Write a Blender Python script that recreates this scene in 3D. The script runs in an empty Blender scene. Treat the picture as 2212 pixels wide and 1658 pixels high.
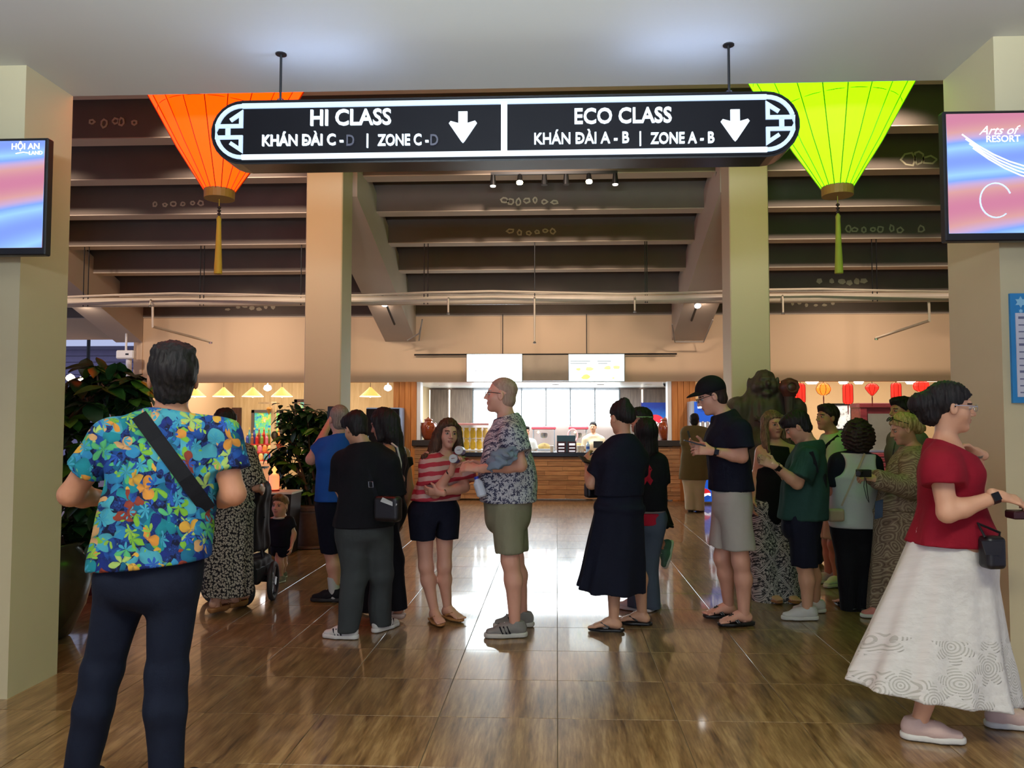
import bpy, bmesh, math, random
import numpy as np
from mathutils import Vector, Matrix
random.seed(7)
rng = np.random.default_rng(7)
S = bpy.context.scene
COL = S.collection

def lin(c):
    c = c / 255.0
    return c / 12.92 if c <= 0.04045 else ((c + 0.055) / 1.055) ** 2.4
def rgb(r, g, b):
    return (lin(r), lin(g), lin(b), 1.0)

# ------------------------------------------------------------------ camera
FPX, PCX, PCY, EYE = 1650.0, 1133.0, 829.0, 1.5
YAW, PIT = math.atan(70 / FPX), math.atan(76 / FPX)
FW = np.array([-math.sin(YAW) * math.cos(PIT), math.cos(YAW) * math.cos(PIT), math.sin(PIT)])
RT = np.array([math.cos(YAW), math.sin(YAW), 0.0])
UP = np.cross(RT, FW)
EYEP = np.array([0, 0, EYE])
def ray(px, py):
    return FW + RT * (px - PCX) / FPX - UP * (py - PCY) / FPX
def at(px, py, Y):            # point on the plane y = Y seen at a pixel of the photograph
    r = ray(px, py)
    return EYEP + r * (Y / r[1])
def onfloor(px, py, z=0.0):
    r = ray(px, py)
    return EYEP + r * ((z - EYE) / r[2])
cam = bpy.data.cameras.new('camera')
cam.sensor_width = 36.0
cam.lens = 36.0 * FPX / 2212
cam.shift_x = -(PCX - 1106) / 2212
cam.clip_start = 0.05
camo = bpy.data.objects.new('camera', cam)
COL.objects.link(camo)
M = Matrix(((RT[0], UP[0], -FW[0], 0), (RT[1], UP[1], -FW[1], 0), (RT[2], UP[2], -FW[2], EYE), (0, 0, 0, 1)))
camo.matrix_world = M
S.camera = camo

# ------------------------------------------------------------------ world, lights, exposure
S.view_settings.view_transform = 'Standard'
S.view_settings.look = 'None'
S.view_settings.gamma = 1.0
S.view_settings.use_curve_mapping = False
S.view_settings.exposure = 0.28
S.cycles.use_denoising = True
S.cycles.max_bounces = 5
S.cycles.diffuse_bounces = 3
S.cycles.glossy_bounces = 3
S.cycles.transmission_bounces = 4
S.cycles.use_adaptive_sampling = True
S.cycles.adaptive_threshold = 0.03
S.cycles.sample_clamp_indirect = 4.0
W = bpy.data.worlds.new('dusk')
S.world = W
W.use_nodes = True
bg = W.node_tree.nodes['Background']
bg.inputs[0].default_value = (0.50, 0.56, 0.84, 1)
bg.inputs[1].default_value = 0.75

def area(name, loc, size, power, col, rot=(0, 0, 0), sy=None, spread=math.pi):
    l = bpy.data.lights.new(name, 'AREA')
    l.energy = power; l.color = col; l.size = size; l.spread = spread
    if sy: l.shape = 'RECTANGLE'; l.size_y = sy
    o = bpy.data.objects.new(name, l); COL.objects.link(o)
    o.location = loc; o.rotation_euler = rot
    return o
def spot(name, loc, target, power, col, angle=70, blend=0.6, r=0.05):
    l = bpy.data.lights.new(name, 'SPOT')
    l.energy = power; l.color = col; l.spot_size = math.radians(angle); l.spot_blend = blend; l.shadow_soft_size = r
    o = bpy.data.objects.new(name, l); COL.objects.link(o)
    o.location = loc
    o.rotation_euler = (Vector(target) - Vector(loc)).to_track_quat('-Z', 'Y').to_euler()
    return o
def point(name, loc, power, col, r=0.1):
    l = bpy.data.lights.new(name, 'POINT'); l.energy = power; l.color = col; l.shadow_soft_size = r
    o = bpy.data.objects.new(name, l); COL.objects.link(o); o.location = loc
    return o
WARM = (1.0, 0.78, 0.55)
# lobby ceiling lamps behind and above the viewer, and daylight from the open entrance behind
area('lobby_lamp', (-1.9, 0.9, 3.42), 1.3, 46, (1.0, 0.93, 0.74), sy=0.5, spread=math.radians(126))
area('lobby_lamp', (1.5, 0.9, 3.42), 1.3, 46, (1.0, 0.93, 0.74), sy=0.5, spread=math.radians(126))
area('entrance_daylight', (-0.2, -5.8, 1.6), 9.0, 60, (0.78, 0.89, 1.0), rot=(math.radians(90), 0, 0), sy=2.6)
area('added_ceiling_fill', (-0.3, -0.7, 2.3), 3.0, 210, (0.74, 0.87, 1.0), rot=(math.radians(132), 0, 0), sy=0.3, spread=math.radians(100))  # added bluish fill out of view, to brighten the lobby ceiling
# added spots, hidden high under the stand, to brighten the far wall
for lx in (-7.6, -4.4, -0.3, 3.9, 7.4):
    spot('added_far_wall_fill', (lx, 7.6, 5.5), (lx, 14.3, 2.5), 620, (1.0, 0.80, 0.66), 52, 0.9, 0.15)
for lx, lw in ((-3.3, 15), (2.6, 7)):
    area('added_pillar_fill', (lx, 6.4, 6.1), 0.6, lw, (1.0, 0.68, 0.40), rot=(math.radians(48), 0, 0), sy=0.6, spread=math.radians(76))  # added warm fill for the pillar fronts, without fixtures
# added wash lights for the bulkhead foot, two of them near the girder spotlights
for lx in (-8.2, -5.5, -2.95, -0.25, 2.44, 5.1, 7.8):
    spot('added_bulkhead_wash', (lx, 12.75, 3.5), (lx, 14.3, 2.0), 30, (1.0, 0.80, 0.66), 150, 0.9, 0.1)
# the bright kiosk and the two shops
area('kiosk_lamp', (-0.25, 15.4, 2.19), 3.8, 120, (0.90, 0.96, 1.0), sy=1.0)
area('left_shop_lamp', (-6.2, 16.2, 2.9), 4.5, 130, (1.0, 0.86, 0.68), sy=2.0)
area('right_shop_lamp', (6.2, 16.2, 2.9), 5.5, 130, (1.0, 0.80, 0.62), sy=2.0)

# ------------------------------------------------------------------ materials
MATS = {}
def nodes_of(name):
    m = bpy.data.materials.new(name); m.use_nodes = True
    nt = m.node_tree; b = nt.nodes['Principled BSDF']
    return m, nt, b
def N(nt, kind, **kw):
    n = nt.nodes.new(kind)
    for k, v in kw.items():
        if k.startswith('i_'): n.inputs[k[2:]].default_value = v
        else: setattr(n, k, v)
    return n
def mixc(nt, fac, a, b, mode='MIX'):
    n = nt.nodes.new('ShaderNodeMix'); n.data_type = 'RGBA'; n.blend_type = mode
    for i, v in ((0, fac), (6, a), (7, b)):
        if hasattr(v, 'is_linked'): nt.links.new(v, n.inputs[i])
        else: n.inputs[i].default_value = v
    return n.outputs[2]
def math1(nt, op, a, b=None, c=None):
    n = nt.nodes.new('ShaderNodeMath'); n.operation = op
    for i, v in enumerate((a, b, c)):
        if v is None: continue
        if hasattr(v, 'is_linked'): nt.links.new(v, n.inputs[i])
        else: n.inputs[i].default_value = v
    return n.outputs[0]
def coord(nt, kind='Object', scale=(1, 1, 1), rot=(0, 0, 0), loc=(0, 0, 0)):
    tc = nt.nodes.new('ShaderNodeTexCoord'); mp = nt.nodes.new('ShaderNodeMapping')
    mp.inputs['Scale'].default_value = scale; mp.inputs['Rotation'].default_value = rot; mp.inputs['Location'].default_value = loc
    nt.links.new(tc.outputs[kind], mp.inputs[0])
    return mp.outputs[0]
def noise(nt, vec, scale, detail=3, rough=0.5):
    n = N(nt, 'ShaderNodeTexNoise'); n.inputs['Scale'].default_value = scale
    n.inputs['Detail'].default_value = detail; n.inputs['Roughness'].default_value = rough
    if vec is not None: nt.links.new(vec, n.inputs['Vector'])
    return n
def ramp(nt, fac, stops, interp='LINEAR'):
    r = N(nt, 'ShaderNodeValToRGB'); r.color_ramp.interpolation = interp
    el = r.color_ramp.elements
    while len(el) < len(stops): el.new(0.5)
    for e, (p, c) in zip(el, stops): e.position = p; e.color = c
    nt.links.new(fac, r.inputs[0])
    return r.outputs[0]
def bump(nt, b, height, strength=0.3, dist=0.01):
    n = N(nt, 'ShaderNodeBump'); n.inputs['Strength'].default_value = strength; n.inputs['Distance'].default_value = dist
    nt.links.new(height, n.inputs['Height']); nt.links.new(n.outputs[0], b.inputs['Normal'])
def mat(name, c, rough=0.6, metal=0.0, var=0.12, scale=6.0, bmp=0.0, bscale=40.0, spec=0.5, emit=None, es=0.0, sss=0.0, trans=0.0, alpha=1.0, coat=0.0):
    """plain procedural material: a colour with a little cloudy variation and fine relief"""
    if name in MATS: return MATS[name]
    m, nt, b = nodes_of(name)
    v = coord(nt)
    n = noise(nt, v, scale, 3)
    lo = tuple(max(0, x * (1 - var)) for x in c[:3]) + (1,)
    hi = tuple(min(1, x * (1 + var)) for x in c[:3]) + (1,)
    nt.links.new(mixc(nt, n.outputs[0], lo, hi), b.inputs['Base Color'])
    b.inputs['Roughness'].default_value = rough; b.inputs['Metallic'].default_value = metal
    b.inputs['Specular IOR Level'].default_value = spec
    if bmp: bump(nt, b, noise(nt, v, bscale, 4).outputs[0], bmp)
    if emit:
        b.inputs['Emission Color'].default_value = emit; b.inputs['Emission Strength'].default_value = es
    if sss:
        b.inputs['Subsurface Weight'].default_value = sss; b.inputs['Subsurface Radius'].default_value = (0.02, 0.008, 0.004)
    if trans: b.inputs['Transmission Weight'].default_value = trans
    if coat: b.inputs['Coat Weight'].default_value = coat; b.inputs['Coat Roughness'].default_value = 0.1
    if alpha < 1: b.inputs['Alpha'].default_value = alpha
    MATS[name] = m
    return m
def glow(name, c, s, base=(0.8, 0.8, 0.8, 1)):
    return mat(name, base, 0.5, emit=c, es=s)
def wood(name, c1, c2, axis='Z', scale=9.0, rough=0.45, coat=0.0):
    if name in MATS: return MATS[name]
    m, nt, b = nodes_of(name)
    sc = {'X': (0.6, 6, 6), 'Y': (6, 0.6, 6), 'Z': (6, 6, 0.6)}[axis]
    v = coord(nt, scale=sc)
    oi = N(nt, 'ShaderNodeObjectInfo')
    add = N(nt, 'ShaderNodeVectorMath', operation='ADD'); nt.links.new(v, add.inputs[0])
    cmb = N(nt, 'ShaderNodeCombineXYZ')
    k = math1(nt, 'MULTIPLY', oi.outputs['Random'], 37.0)
    for i in range(3): nt.links.new(k, cmb.inputs[i])
    nt.links.new(cmb.outputs[0], add.inputs[1])
    n = noise(nt, add.outputs[0], scale, 5, 0.6)
    col = ramp(nt, n.outputs[0], [(0.3, c1), (0.7, c2)])
    hs = N(nt, 'ShaderNodeHueSaturation')
    nt.links.new(math1(nt, 'MULTIPLY_ADD', oi.outputs['Random'], 0.35, 0.82), hs.inputs['Value'])
    nt.links.new(col, hs.inputs['Color'])
    nt.links.new(hs.outputs[0], b.inputs['Base Color'])
    b.inputs['Roughness'].default_value = rough
    if coat: b.inputs['Coat Weight'].default_value = coat
    bump(nt, b, n.outputs[0], 0.12)
    MATS[name] = m
    return m

# ------------------------------------------------------------------ geometry helpers
class MB:
    def __init__(s): s.v = []; s.f = []; s.mi = []
    def add(s, verts, faces, mi=0):
        o = len(s.v)
        s.v += [tuple(map(float, p)) for p in verts]
        s.f += [tuple(o + i for i in f) for f in faces]
        s.mi += [mi] * len(faces)
        return s
    def box(s, lo, hi, R=None, o=(0, 0, 0), mi=0):
        p = [(x, y, z) for z in (lo[2], hi[2]) for y in (lo[1], hi[1]) for x in (lo[0], hi[0])]
        if R is not None: p = [tuple(np.asarray(R) @ np.array(q) + np.asarray(o)) for q in p]
        return s.add(p, [(0, 2, 3, 1), (4, 5, 7, 6), (0, 1, 5, 4), (2, 6, 7, 3), (0, 4, 6, 2), (1, 3, 7, 5)], mi)
    def bbox(s, lo, hi, b=0.01, mi=0):
        """box with chamfered vertical and horizontal edges"""
        bm = bmesh.new(); bmesh.ops.create_cube(bm, size=1)
        for v in bm.verts:
            v.co = Vector([lo[i] + (hi[i] - lo[i]) * (v.co[i] + 0.5) for i in range(3)])
        bmesh.ops.bevel(bm, geom=bm.edges[:], offset=b, segments=1, affect='EDGES')
        bm.verts.index_update()
        s.add([v.co for v in bm.verts], [[v.index for v in f.verts] for f in bm.faces], mi); bm.free()
        return s
    def tube(s, pts, r, n=8, cap=True, mi=0, closed=False):
        pts = [np.array(p, float) for p in pts]
        rs = r if hasattr(r, '__len__') else [r] * len(pts)
        vs = []; fs = []
        up = None; m = len(pts)
        for i, p in enumerate(pts):
            if closed: t = pts[(i + 1) % m] - pts[i - 1]
            else: t = pts[min(i + 1, m - 1)] - pts[max(i - 1, 0)]
            t = t / (np.linalg.norm(t) + 1e-9)
            if up is None: up = np.array([0, 0, 1.0]) if abs(t[2]) < 0.9 else np.array([0, 1.0, 0])
            a = np.cross(t, up); a /= (np.linalg.norm(a) + 1e-9); b_ = np.cross(a, t); up = b_
            for k in range(n):
                th = 2 * math.pi * k / n
                vs.append(p + rs[i] * (a * math.cos(th) + b_ * math.sin(th)))
        for i in range(m if closed else m - 1):
            j = (i + 1) % m
            for k in range(n):
                fs.append((i * n + k, i * n + (k + 1) % n, j * n + (k + 1) % n, j * n + k))
        if cap and not closed:
            fs.append(tuple(range(n - 1, -1, -1))); fs.append(tuple((m - 1) * n + k for k in range(n)))
        return s.add(vs, fs, mi)
    def lathe(s, prof, c=(0, 0, 0), n=24, mi=0, sx=1, sy=1, rot=0.0, flute=0, famp=0):
        vs = []; fs = []
        for r, z in prof:
            for k in range(n):
                th = rot + 2 * math.pi * k / n
                q = r * (1 + (famp * abs(math.sin(flute * th / 2)) if flute else 0))
                vs.append((c[0] + q * math.cos(th) * sx, c[1] + q * math.sin(th) * sy, c[2] + z))
        for i in range(len(prof) - 1):
            for k in range(n):
                fs.append((i * n + k, i * n + (k + 1) % n, (i + 1) * n + (k + 1) % n, (i + 1) * n + k))
        fs.append(tuple(range(n - 1, -1, -1))); fs.append(tuple((len(prof) - 1) * n + k for k in range(n)))
        return s.add(vs, fs, mi)
    def prism(s, poly, o, ex, ey, ez, d, mi=0):
        """2D polygon (in ex, ey) extruded by d along ez from origin o"""
        o, ex, ey, ez = (np.array(q, float) for q in (o, ex, ey, ez))
        n = len(poly)
        a = [o + ex * p[0] + ey * p[1] for p in poly]; b_ = [q + ez * d for q in a]
        fs = [tuple(range(n - 1, -1, -1)), tuple(range(n, 2 * n))]
        fs += [(i, (i + 1) % n, n + (i + 1) % n, n + i) for i in range(n)]
        return s.add(a + b_, fs, mi)
    def xz(s, poly, y0, y1, mi=0):
        """polygon in the x-z plane with depth y0..y1 (front face towards -y)"""
        return s.prism(poly, (0, y1, 0), (1, 0, 0), (0, 0, 1), (0, -1, 0), y1 - y0, mi)
    def stroke(s, pts, w, y0, y1, mi=0):
        """mitred flat stroke along x-z points"""
        P = [np.array(p, float) for p in pts]; L = []; Rr = []
        for i in range(len(P)):
            d1 = P[i] - P[i - 1] if i else P[1] - P[0]
            d2 = P[i + 1] - P[i] if i < len(P) - 1 else d1
            d1 = d1 / np.linalg.norm(d1); d2 = d2 / np.linalg.norm(d2)
            n1 = np.array([-d1[1], d1[0]]); n2 = np.array([-d2[1], d2[0]])
            m = n1 + n2; m /= np.linalg.norm(m); k = 1 / max(0.35, m @ n1)
            L.append(P[i] + m * k * w / 2); Rr.append(P[i] - m * k * w / 2)
        n = len(P); vs = []
        for y in (y0, y1):
            vs += [(q[0], y, q[1]) for q in L] + [(q[0], y, q[1]) for q in Rr]
        fs = []
        for i in range(n - 1):
            fs.append((i, i + 1, n + i + 1, n + i)); fs.append((2 * n + i + 1, 2 * n + i, 3 * n + i, 3 * n + i + 1))
            fs.append((i + 1, i, 2 * n + i, 2 * n + i + 1)); fs.append((n + i, n + i + 1, 3 * n + i + 1, 3 * n + i))
        fs.append((0, n, 3 * n, 2 * n)); fs.append((n - 1, 3 * n - 1, 4 * n - 1, 2 * n - 1))
        return s.add(vs, fs, mi)
    def text(s, txt, size, o, ex=(1, 0, 0), ey=(0, 0, 1), depth=0.004, bold=0.0, align='CENTER', shear=0.0, width=None, mi=0, cap=None):
        cu = bpy.data.curves.new('t', 'FONT'); cu.body = txt; cu.size = size; cu.extrude = depth / 2; cu.offset = bold * size
        cu.align_x = align; cu.shear = shear; cu.resolution_u = 3
        ob = bpy.data.objects.new('t', cu); COL.objects.link(ob)
        dg = bpy.context.evaluated_depsgraph_get(); dg.update()
        me = ob.evaluated_get(dg).to_mesh()
        V = np.array([v.co[:] for v in me.vertices]).reshape(-1, 3)
        if width and len(V): V[:, 0] = (V[:, 0] - (V[:, 0].max() + V[:, 0].min()) / 2) * width / (V[:, 0].max() - V[:, 0].min())
        if cap:                       # scale so that a capital H is cap high
            cu.body = 'H'; dg.update(); h2 = ob.evaluated_get(dg).to_mesh(); hy = [v.co[1] for v in h2.vertices]; V[:, 1] = (V[:, 1] - min(hy)) * cap / (max(hy) - min(hy)); cu.body = txt; dg.update(); me = ob.evaluated_get(dg).to_mesh()
        ex, ey = np.array(ex, float), np.array(ey, float); ez = np.cross(ex, ey)
        P = np.array(o, float) + V[:, :1] * ex + V[:, 1:2] * ey + V[:, 2:3] * ez
        F = [tuple(p.vertices) for p in me.polygons]
        ob.evaluated_get(dg).to_mesh_clear(); bpy.data.objects.remove(ob); bpy.data.curves.remove(cu)
        return s.add(P, F, mi)

def wloc(o):
    p = np.zeros(3)
    while o is not None:
        p += np.array(o.location); o = o.parent
    return p
def tag(o, label=None, cat=None, group=None, kind=None):
    if label: o['label'] = label
    if cat: o['category'] = cat
    if group: o['group'] = group
    if kind: o['kind'] = kind
    return o
def mesh_of(name, V, F, mats, mi=None, smooth=False, o=(0, 0, 0)):
    me = bpy.data.meshes.new(name)
    V = np.asarray(V, float).reshape(-1, 3) - np.asarray(o, float)
    me.from_pydata(V.tolist(), [], [tuple(map(int, f)) for f in F]) if not isinstance(F, np.ndarray) else quads(me, V, F)
    for m in (mats if isinstance(mats, (list, tuple)) else [mats]): me.materials.append(m)
    if mi is not None: me.polygons.foreach_set('material_index', np.asarray(mi, np.int32))
    if smooth: me.polygons.foreach_set('use_smooth', np.ones(len(me.polygons), bool))
    me.update()
    return me
def quads(me, V, F):
    me.vertices.add(len(V)); me.vertices.foreach_set('co', np.ascontiguousarray(V, np.float32).ravel())
    me.loops.add(F.size); me.loops.foreach_set('vertex_index', F.astype(np.int32).ravel())
    me.polygons.add(len(F)); me.polygons.foreach_set('loop_start', np.arange(0, F.size, F.shape[1], dtype=np.int32))
    me.update(calc_edges=True)
def put(name, mb, mats, parent=None, smooth=False, origin=None):
    """link the collected geometry as ONE mesh object; vertices are world coordinates"""
    if parent is not None: o = wloc(parent)
    elif origin is not None: o = np.array(origin, float)
    else:
        A = np.array(mb.v); o = np.array([(A[:, 0].min() + A[:, 0].max()) / 2, (A[:, 1].min() + A[:, 1].max()) / 2, A[:, 2].min()])
    me = mesh_of(name, mb.v, mb.f, mats, mb.mi, smooth, o)
    ob = bpy.data.objects.new(name, me); COL.objects.link(ob)
    if parent is not None: ob.parent = parent
    else: ob.location = o
    return ob
def thing(name, label, cat, loc, group=None, kind=None):
    o = bpy.data.objects.new(name, None); COL.objects.link(o)
    o.empty_display_size = 0.1; o.location = tuple(map(float, loc))
    return tag(o, label, cat, group, kind)
def copy_tree(o, loc=None, parent=None):
    c = o.copy(); COL.objects.link(c)
    if parent is not None: c.parent = parent
    if loc is not None: c.location = tuple(map(float, loc))
    for ch in list(o.children): copy_tree(ch, None, c)
    return c
# ================================================================== THE SETTING
def floor_material():
    m, nt, b = nodes_of('wood_look_tile')
    g = N(nt, 'ShaderNodeNewGeometry')
    mp = nt.nodes.new('ShaderNodeMapping'); mp.inputs['Scale'].default_value = (9, 0.9, 1)
    nt.links.new(g.outputs['Position'], mp.inputs[0])
    oi = N(nt, 'ShaderNodeObjectInfo')
    cmb = N(nt, 'ShaderNodeCombineXYZ'); nt.links.new(math1(nt, 'MULTIPLY', oi.outputs['Random'], 40.0), cmb.inputs[1])
    add = N(nt, 'ShaderNodeVectorMath', operation='ADD'); nt.links.new(mp.outputs[0], add.inputs[0]); nt.links.new(cmb.outputs[0], add.inputs[1])
    n1 = noise(nt, add.outputs[0], 2.2, 6, 0.62)
    n2 = noise(nt, add.outputs[0], 9.0, 3, 0.5)
    f = math1(nt, 'MULTIPLY_ADD', n2.outputs[0], 0.35, math1(nt, 'MULTIPLY', n1.outputs[0], 0.75))
    col = ramp(nt, f, [(0.36, rgb(66, 46, 24)), (0.47, rgb(112, 84, 48)), (0.56, rgb(136, 106, 66)), (0.68, rgb(166, 136, 92))])
    kn = noise(nt, mp.outputs[0], 1.6, 2)
    knot = ramp(nt, kn.outputs[0], [(0.66, (0, 0, 0, 1)), (0.76, (1, 1, 1, 1))])
    nt.links.new(mixc(nt, math1(nt, 'MULTIPLY', knot, 0.4), col, rgb(66, 46, 26)), b.inputs['Base Color'])
    nt.links.new(math1(nt, 'MULTIPLY_ADD', n2.outputs[0], 0.10, 0.27), b.inputs['Roughness'])
    b.inputs['Coat Weight'].default_value = 0.75; b.inputs['Coat Roughness'].default_value = 0.06; b.inputs['Coat IOR'].default_value = 1.5
    b.inputs['Specular IOR Level'].default_value = 0.8
    bump(nt, b, n2.outputs[0], 0.05, 0.004)
    return m
FLOORM = floor_material()
grout = mat('grey_grout', rgb(96, 84, 64), 0.6)
paint_cream = mat('cream_wall_paint', rgb(205, 192, 152), 0.75, var=0.05, scale=2.0, bmp=0.05, bscale=30)
paint_pillar = mat('pillar_paint', rgb(214, 200, 168), 0.7, var=0.05, scale=1.5, bmp=0.05)
paint_white = mat('white_ceiling_paint', rgb(204, 202, 192), 0.55, var=0.03, scale=1.2, bmp=0.04)
concrete = mat('brown_grey_concrete', rgb(116, 104, 94), 0.85, var=0.14, scale=2.5, bmp=0.15, bscale=18)
concrete_lt = mat('pale_concrete_lit_soffit', rgb(196, 180, 162), 0.8, var=0.08, scale=2.0, bmp=0.08)
far_paint = mat('warm_bulkhead_paint', rgb(214, 184, 150), 0.8, var=0.04, scale=1.0)
white_mat = mat('white_lacquer', rgb(236, 238, 238), 0.35, var=0.02)
black = mat('black_plastic', rgb(20, 20, 23), 0.4, var=0.1)
blackm = mat('black_metal', rgb(30, 29, 30), 0.45, metal=0.4)
steel = mat('brushed_steel', rgb(170, 172, 175), 0.3, metal=0.9)

# floor: grout bed with the tiles on it
fb = MB().box((-12, -6, -0.12), (12, 21, -0.004))
floor = tag(put('floor', fb, grout, origin=(0, 0, 0)), kind='structure')
TX, TY, GAP = 0.6, 0.56, 0.004
tile_me = mesh_of('floor_tile', *(lambda m: (m.v, m.f))(MB().bbox((GAP / 2, GAP / 2, -0.03), (TX - GAP / 2, TY - GAP / 2, 0.0), 0.0012)), FLOORM)
cells = []
for j in range(-16, 31):
    for i in range(-19, 20):
        x0, y0 = i * TX, 3.91 + j * TY
        if y0 < -5.5 or y0 > 20: continue
        c = np.array([x0 + TX / 2, y0 + TY / 2, 0]) - EYEP
        z = c @ FW; inview = False
        if z > 1.5:
            px, py = PCX + FPX * (c @ RT) / z, PCY - FPX * (c @ UP) / z
            inview = -220 < px < 2430 and 900 < py < 1800
        cells.append((0 if inview else 1, y0, x0))
cells.sort()
rest = MB()
for k, (out, y0, x0) in enumerate(cells):
    if k < 300 and not out:
        t = bpy.data.objects.new('floor_tile', tile_me); COL.objects.link(t); t.parent = floor; t.location = (x0, y0, 0)
    else:
        rest.box((x0 + GAP / 2, y0 + GAP / 2, -0.03), (x0 + TX - GAP / 2, y0 + TY - GAP / 2, 0.0))
tag(put('floor_tile_field', rest, FLOORM, floor), kind='stuff')

# lobby: ceiling slab, jambs of the wide opening and the wall faces beside them
JL, JR, YF, YN, ZC = -2.95, 2.25, 4.46, 4.05, 3.47
tag(put('ceiling', MB().box((-9, -6, ZC), (9, YF, ZC + 0.35)), paint_white), kind='structure')
tag(put('wall_left', MB().box((-9, YN, 0), (JL, YF, ZC)), paint_cream), kind='structure')
tag(put('wall_right', MB().box((JR, 3.95, 0), (9, YF, ZC)), paint_cream), kind='structure')
tag(put('wall_above_opening', MB().box((-12, YF - 0.12, ZC + 0.35), (12, YF, 8.0)), concrete), kind='structure')
tag(put('baseboard_right', MB().box((JR + 0.001, 3.938, 0), (9, 3.95, 0.09)), mat('brown_skirting', rgb(92, 68, 46), 0.4)), kind='structure')

# underside of the grandstand: stepped beams and treads
stand = tag(thing('ceiling', None, None, (0, 11.0, 3.4)), kind='structure')
BY0, BW, BZ0, BR = 14.26, 0.8, 3.45, 0.279
BEAMS = []
for k in range(0, 9):
    y = BY0 - k * BW; z = BZ0 + k * BR
    mb = MB().box((-12, y, z), (12, y + 0.25, z + 0.62))
    BEAMS.append((put('step_beam', mb, concrete_lt if False else concrete, stand), y, z))
    put('tread_slab', MB().box((-12, y - BW + 0.02, z + 0.50), (12, y, z + 0.62)), concrete, stand)
    put('lit_soffit_strip', MB().box((-12, y - 0.004, z - 0.012), (12, y + 0.254, z)), concrete_lt, BEAMS[-1][0])  # paler strip puts light from below into the underside colour
tag(put('roof_slab', MB().box((-12, YF, 6.3), (12, BY0 - 8 * BW + 0.1, 6.5)), concrete), kind='structure')
# sloping girders under the stand
def girder(x0, x1):
    s_ = BR / BW
    y1, y0 = 14.26, 9.97
    zf = lambda y: 2.97 + (14.26 - y) * s_
    mb = MB().prism([(y1, zf(y1)), (y1, zf(y1) + 0.75), (y0, zf(y0) + 0.75), (y0, zf(y0)), ], (x0, 0, 0), (0, 1, 0), (0, 0, 1), (1, 0, 0), x1 - x0)
    g = tag(put('girder', mb, concrete_lt), kind='structure')
    put('corbel', MB().prism([(14.26, 2.55), (14.26, 2.97), (13.6, zf(13.6)), (13.9, 2.93)], (x0, 0, 0), (0, 1, 0), (0, 0, 1), (1, 0, 0), x1 - x0), concrete_lt, g) if False else None
    return g
GIRD = [girder(-3.24, -2.66), girder(2.14, 2.74), girder(-8.45, -7.93), girder(7.5, 8.05)]
# the two square pillars in the hall
for x0, x1 in ((-3.19, -2.72), (2.15, 2.63)):
    p = tag(put('pillar', MB().bbox((x0, 9.5, 0), (x1, 9.97, 6.3), 0.012), paint_pillar), kind='structure')
# far wall above the shops (bulkhead) and shop enclosures
BHZ = 2.2
tag(put('wall_far', MB().box((-7.95, 14.275, BHZ), (12, 14.5, 4.2)), far_paint), kind='structure')
tag(put('wall_far', MB().box((-12, 14.275, 3.05), (-7.95, 14.5, 4.2)), far_paint), kind='structure')
tag(put('wall_side', MB().box((-8.10, 14.26, 0), (-7.93, 18.6, BHZ + 0.9)), far_paint), kind='structure')
light_wood = wood('pale_wood_panel', rgb(206, 178, 130), rgb(228, 204, 160), 'Z', 3)
tag(put('wall_back', MB().box((-7.95, 18.4, 0), (-2.9, 18.6, 3.2)), light_wood), kind='structure')
tag(put('wall_back', MB().box((2.6, 18.4, 0), (12, 18.6, 3.2)), mat('cream_shop_wall', rgb(236, 212, 168), 0.7, var=0.04)), kind='structure')
grey_panel = wood('grey_brown_panel', rgb(112, 98, 88), rgb(150, 134, 120), 'Z', 4)
tag(put('wall_back', MB().box((-2.9, 17.2, 0), (2.6, 17.4, 2.4)), mat('taupe_kiosk_wall', rgb(168, 150, 142), 0.6, var=0.04)), kind='structure')
tag(put('ceiling', MB().box((-2.9, 14.5, BHZ + 0.005), (2.6, 17.4, BHZ + 0.14)), white_mat), kind='structure')
tag(put('ceiling', MB().box((-7.95, 14.5, 3.0), (-2.9, 18.6, 3.14)), white_mat), kind='structure')
tag(put('ceiling', MB().box((2.6, 14.5, 3.0), (12, 18.6, 3.14)), white_mat), kind='structure')
for x in (-2.92, 2.58):
    tag(put('wall_partition', MB().box((x, 14.6, 0), (x + 0.05, 18.4, 3.0)), light_wood), kind='structure')
tag(put('wall_hall_right', MB().box((11.8, 4.46, 0), (12.0, 18.6, 6.4)), far_paint), kind='structure')
# orange wood posts that frame the kiosk, with white inner frames
orange_wood = wood('orange_wood_panel', rgb(176, 102, 38), rgb(214, 140, 66), 'Z', 2.5, 0.4)
for k, (x0, x1, xi) in enumerate(((-3.07, -2.63, -2.56), (2.12, 2.56, 2.05))):
    t = tag(thing('kiosk_post', None, None, (x0, 14.3, 0)), kind='structure')
    n = 4
    for q in range(n):
        a, b_ = x0 + (x1 - x0) * q / n, x0 + (x1 - x0) * (q + 1) / n
        put('panel', MB().bbox((a + 0.002, 14.22 + 0.004 * (q % 2), 0), (b_ - 0.002, 14.5, BHZ), 0.004), orange_wood, t)
    put('white_frame', MB().box((min(xi, x1 if k == 0 else x0), 14.25, 0), (max(xi, x1 if k == 0 else x0), 14.5, BHZ)), white_mat, t)
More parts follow.
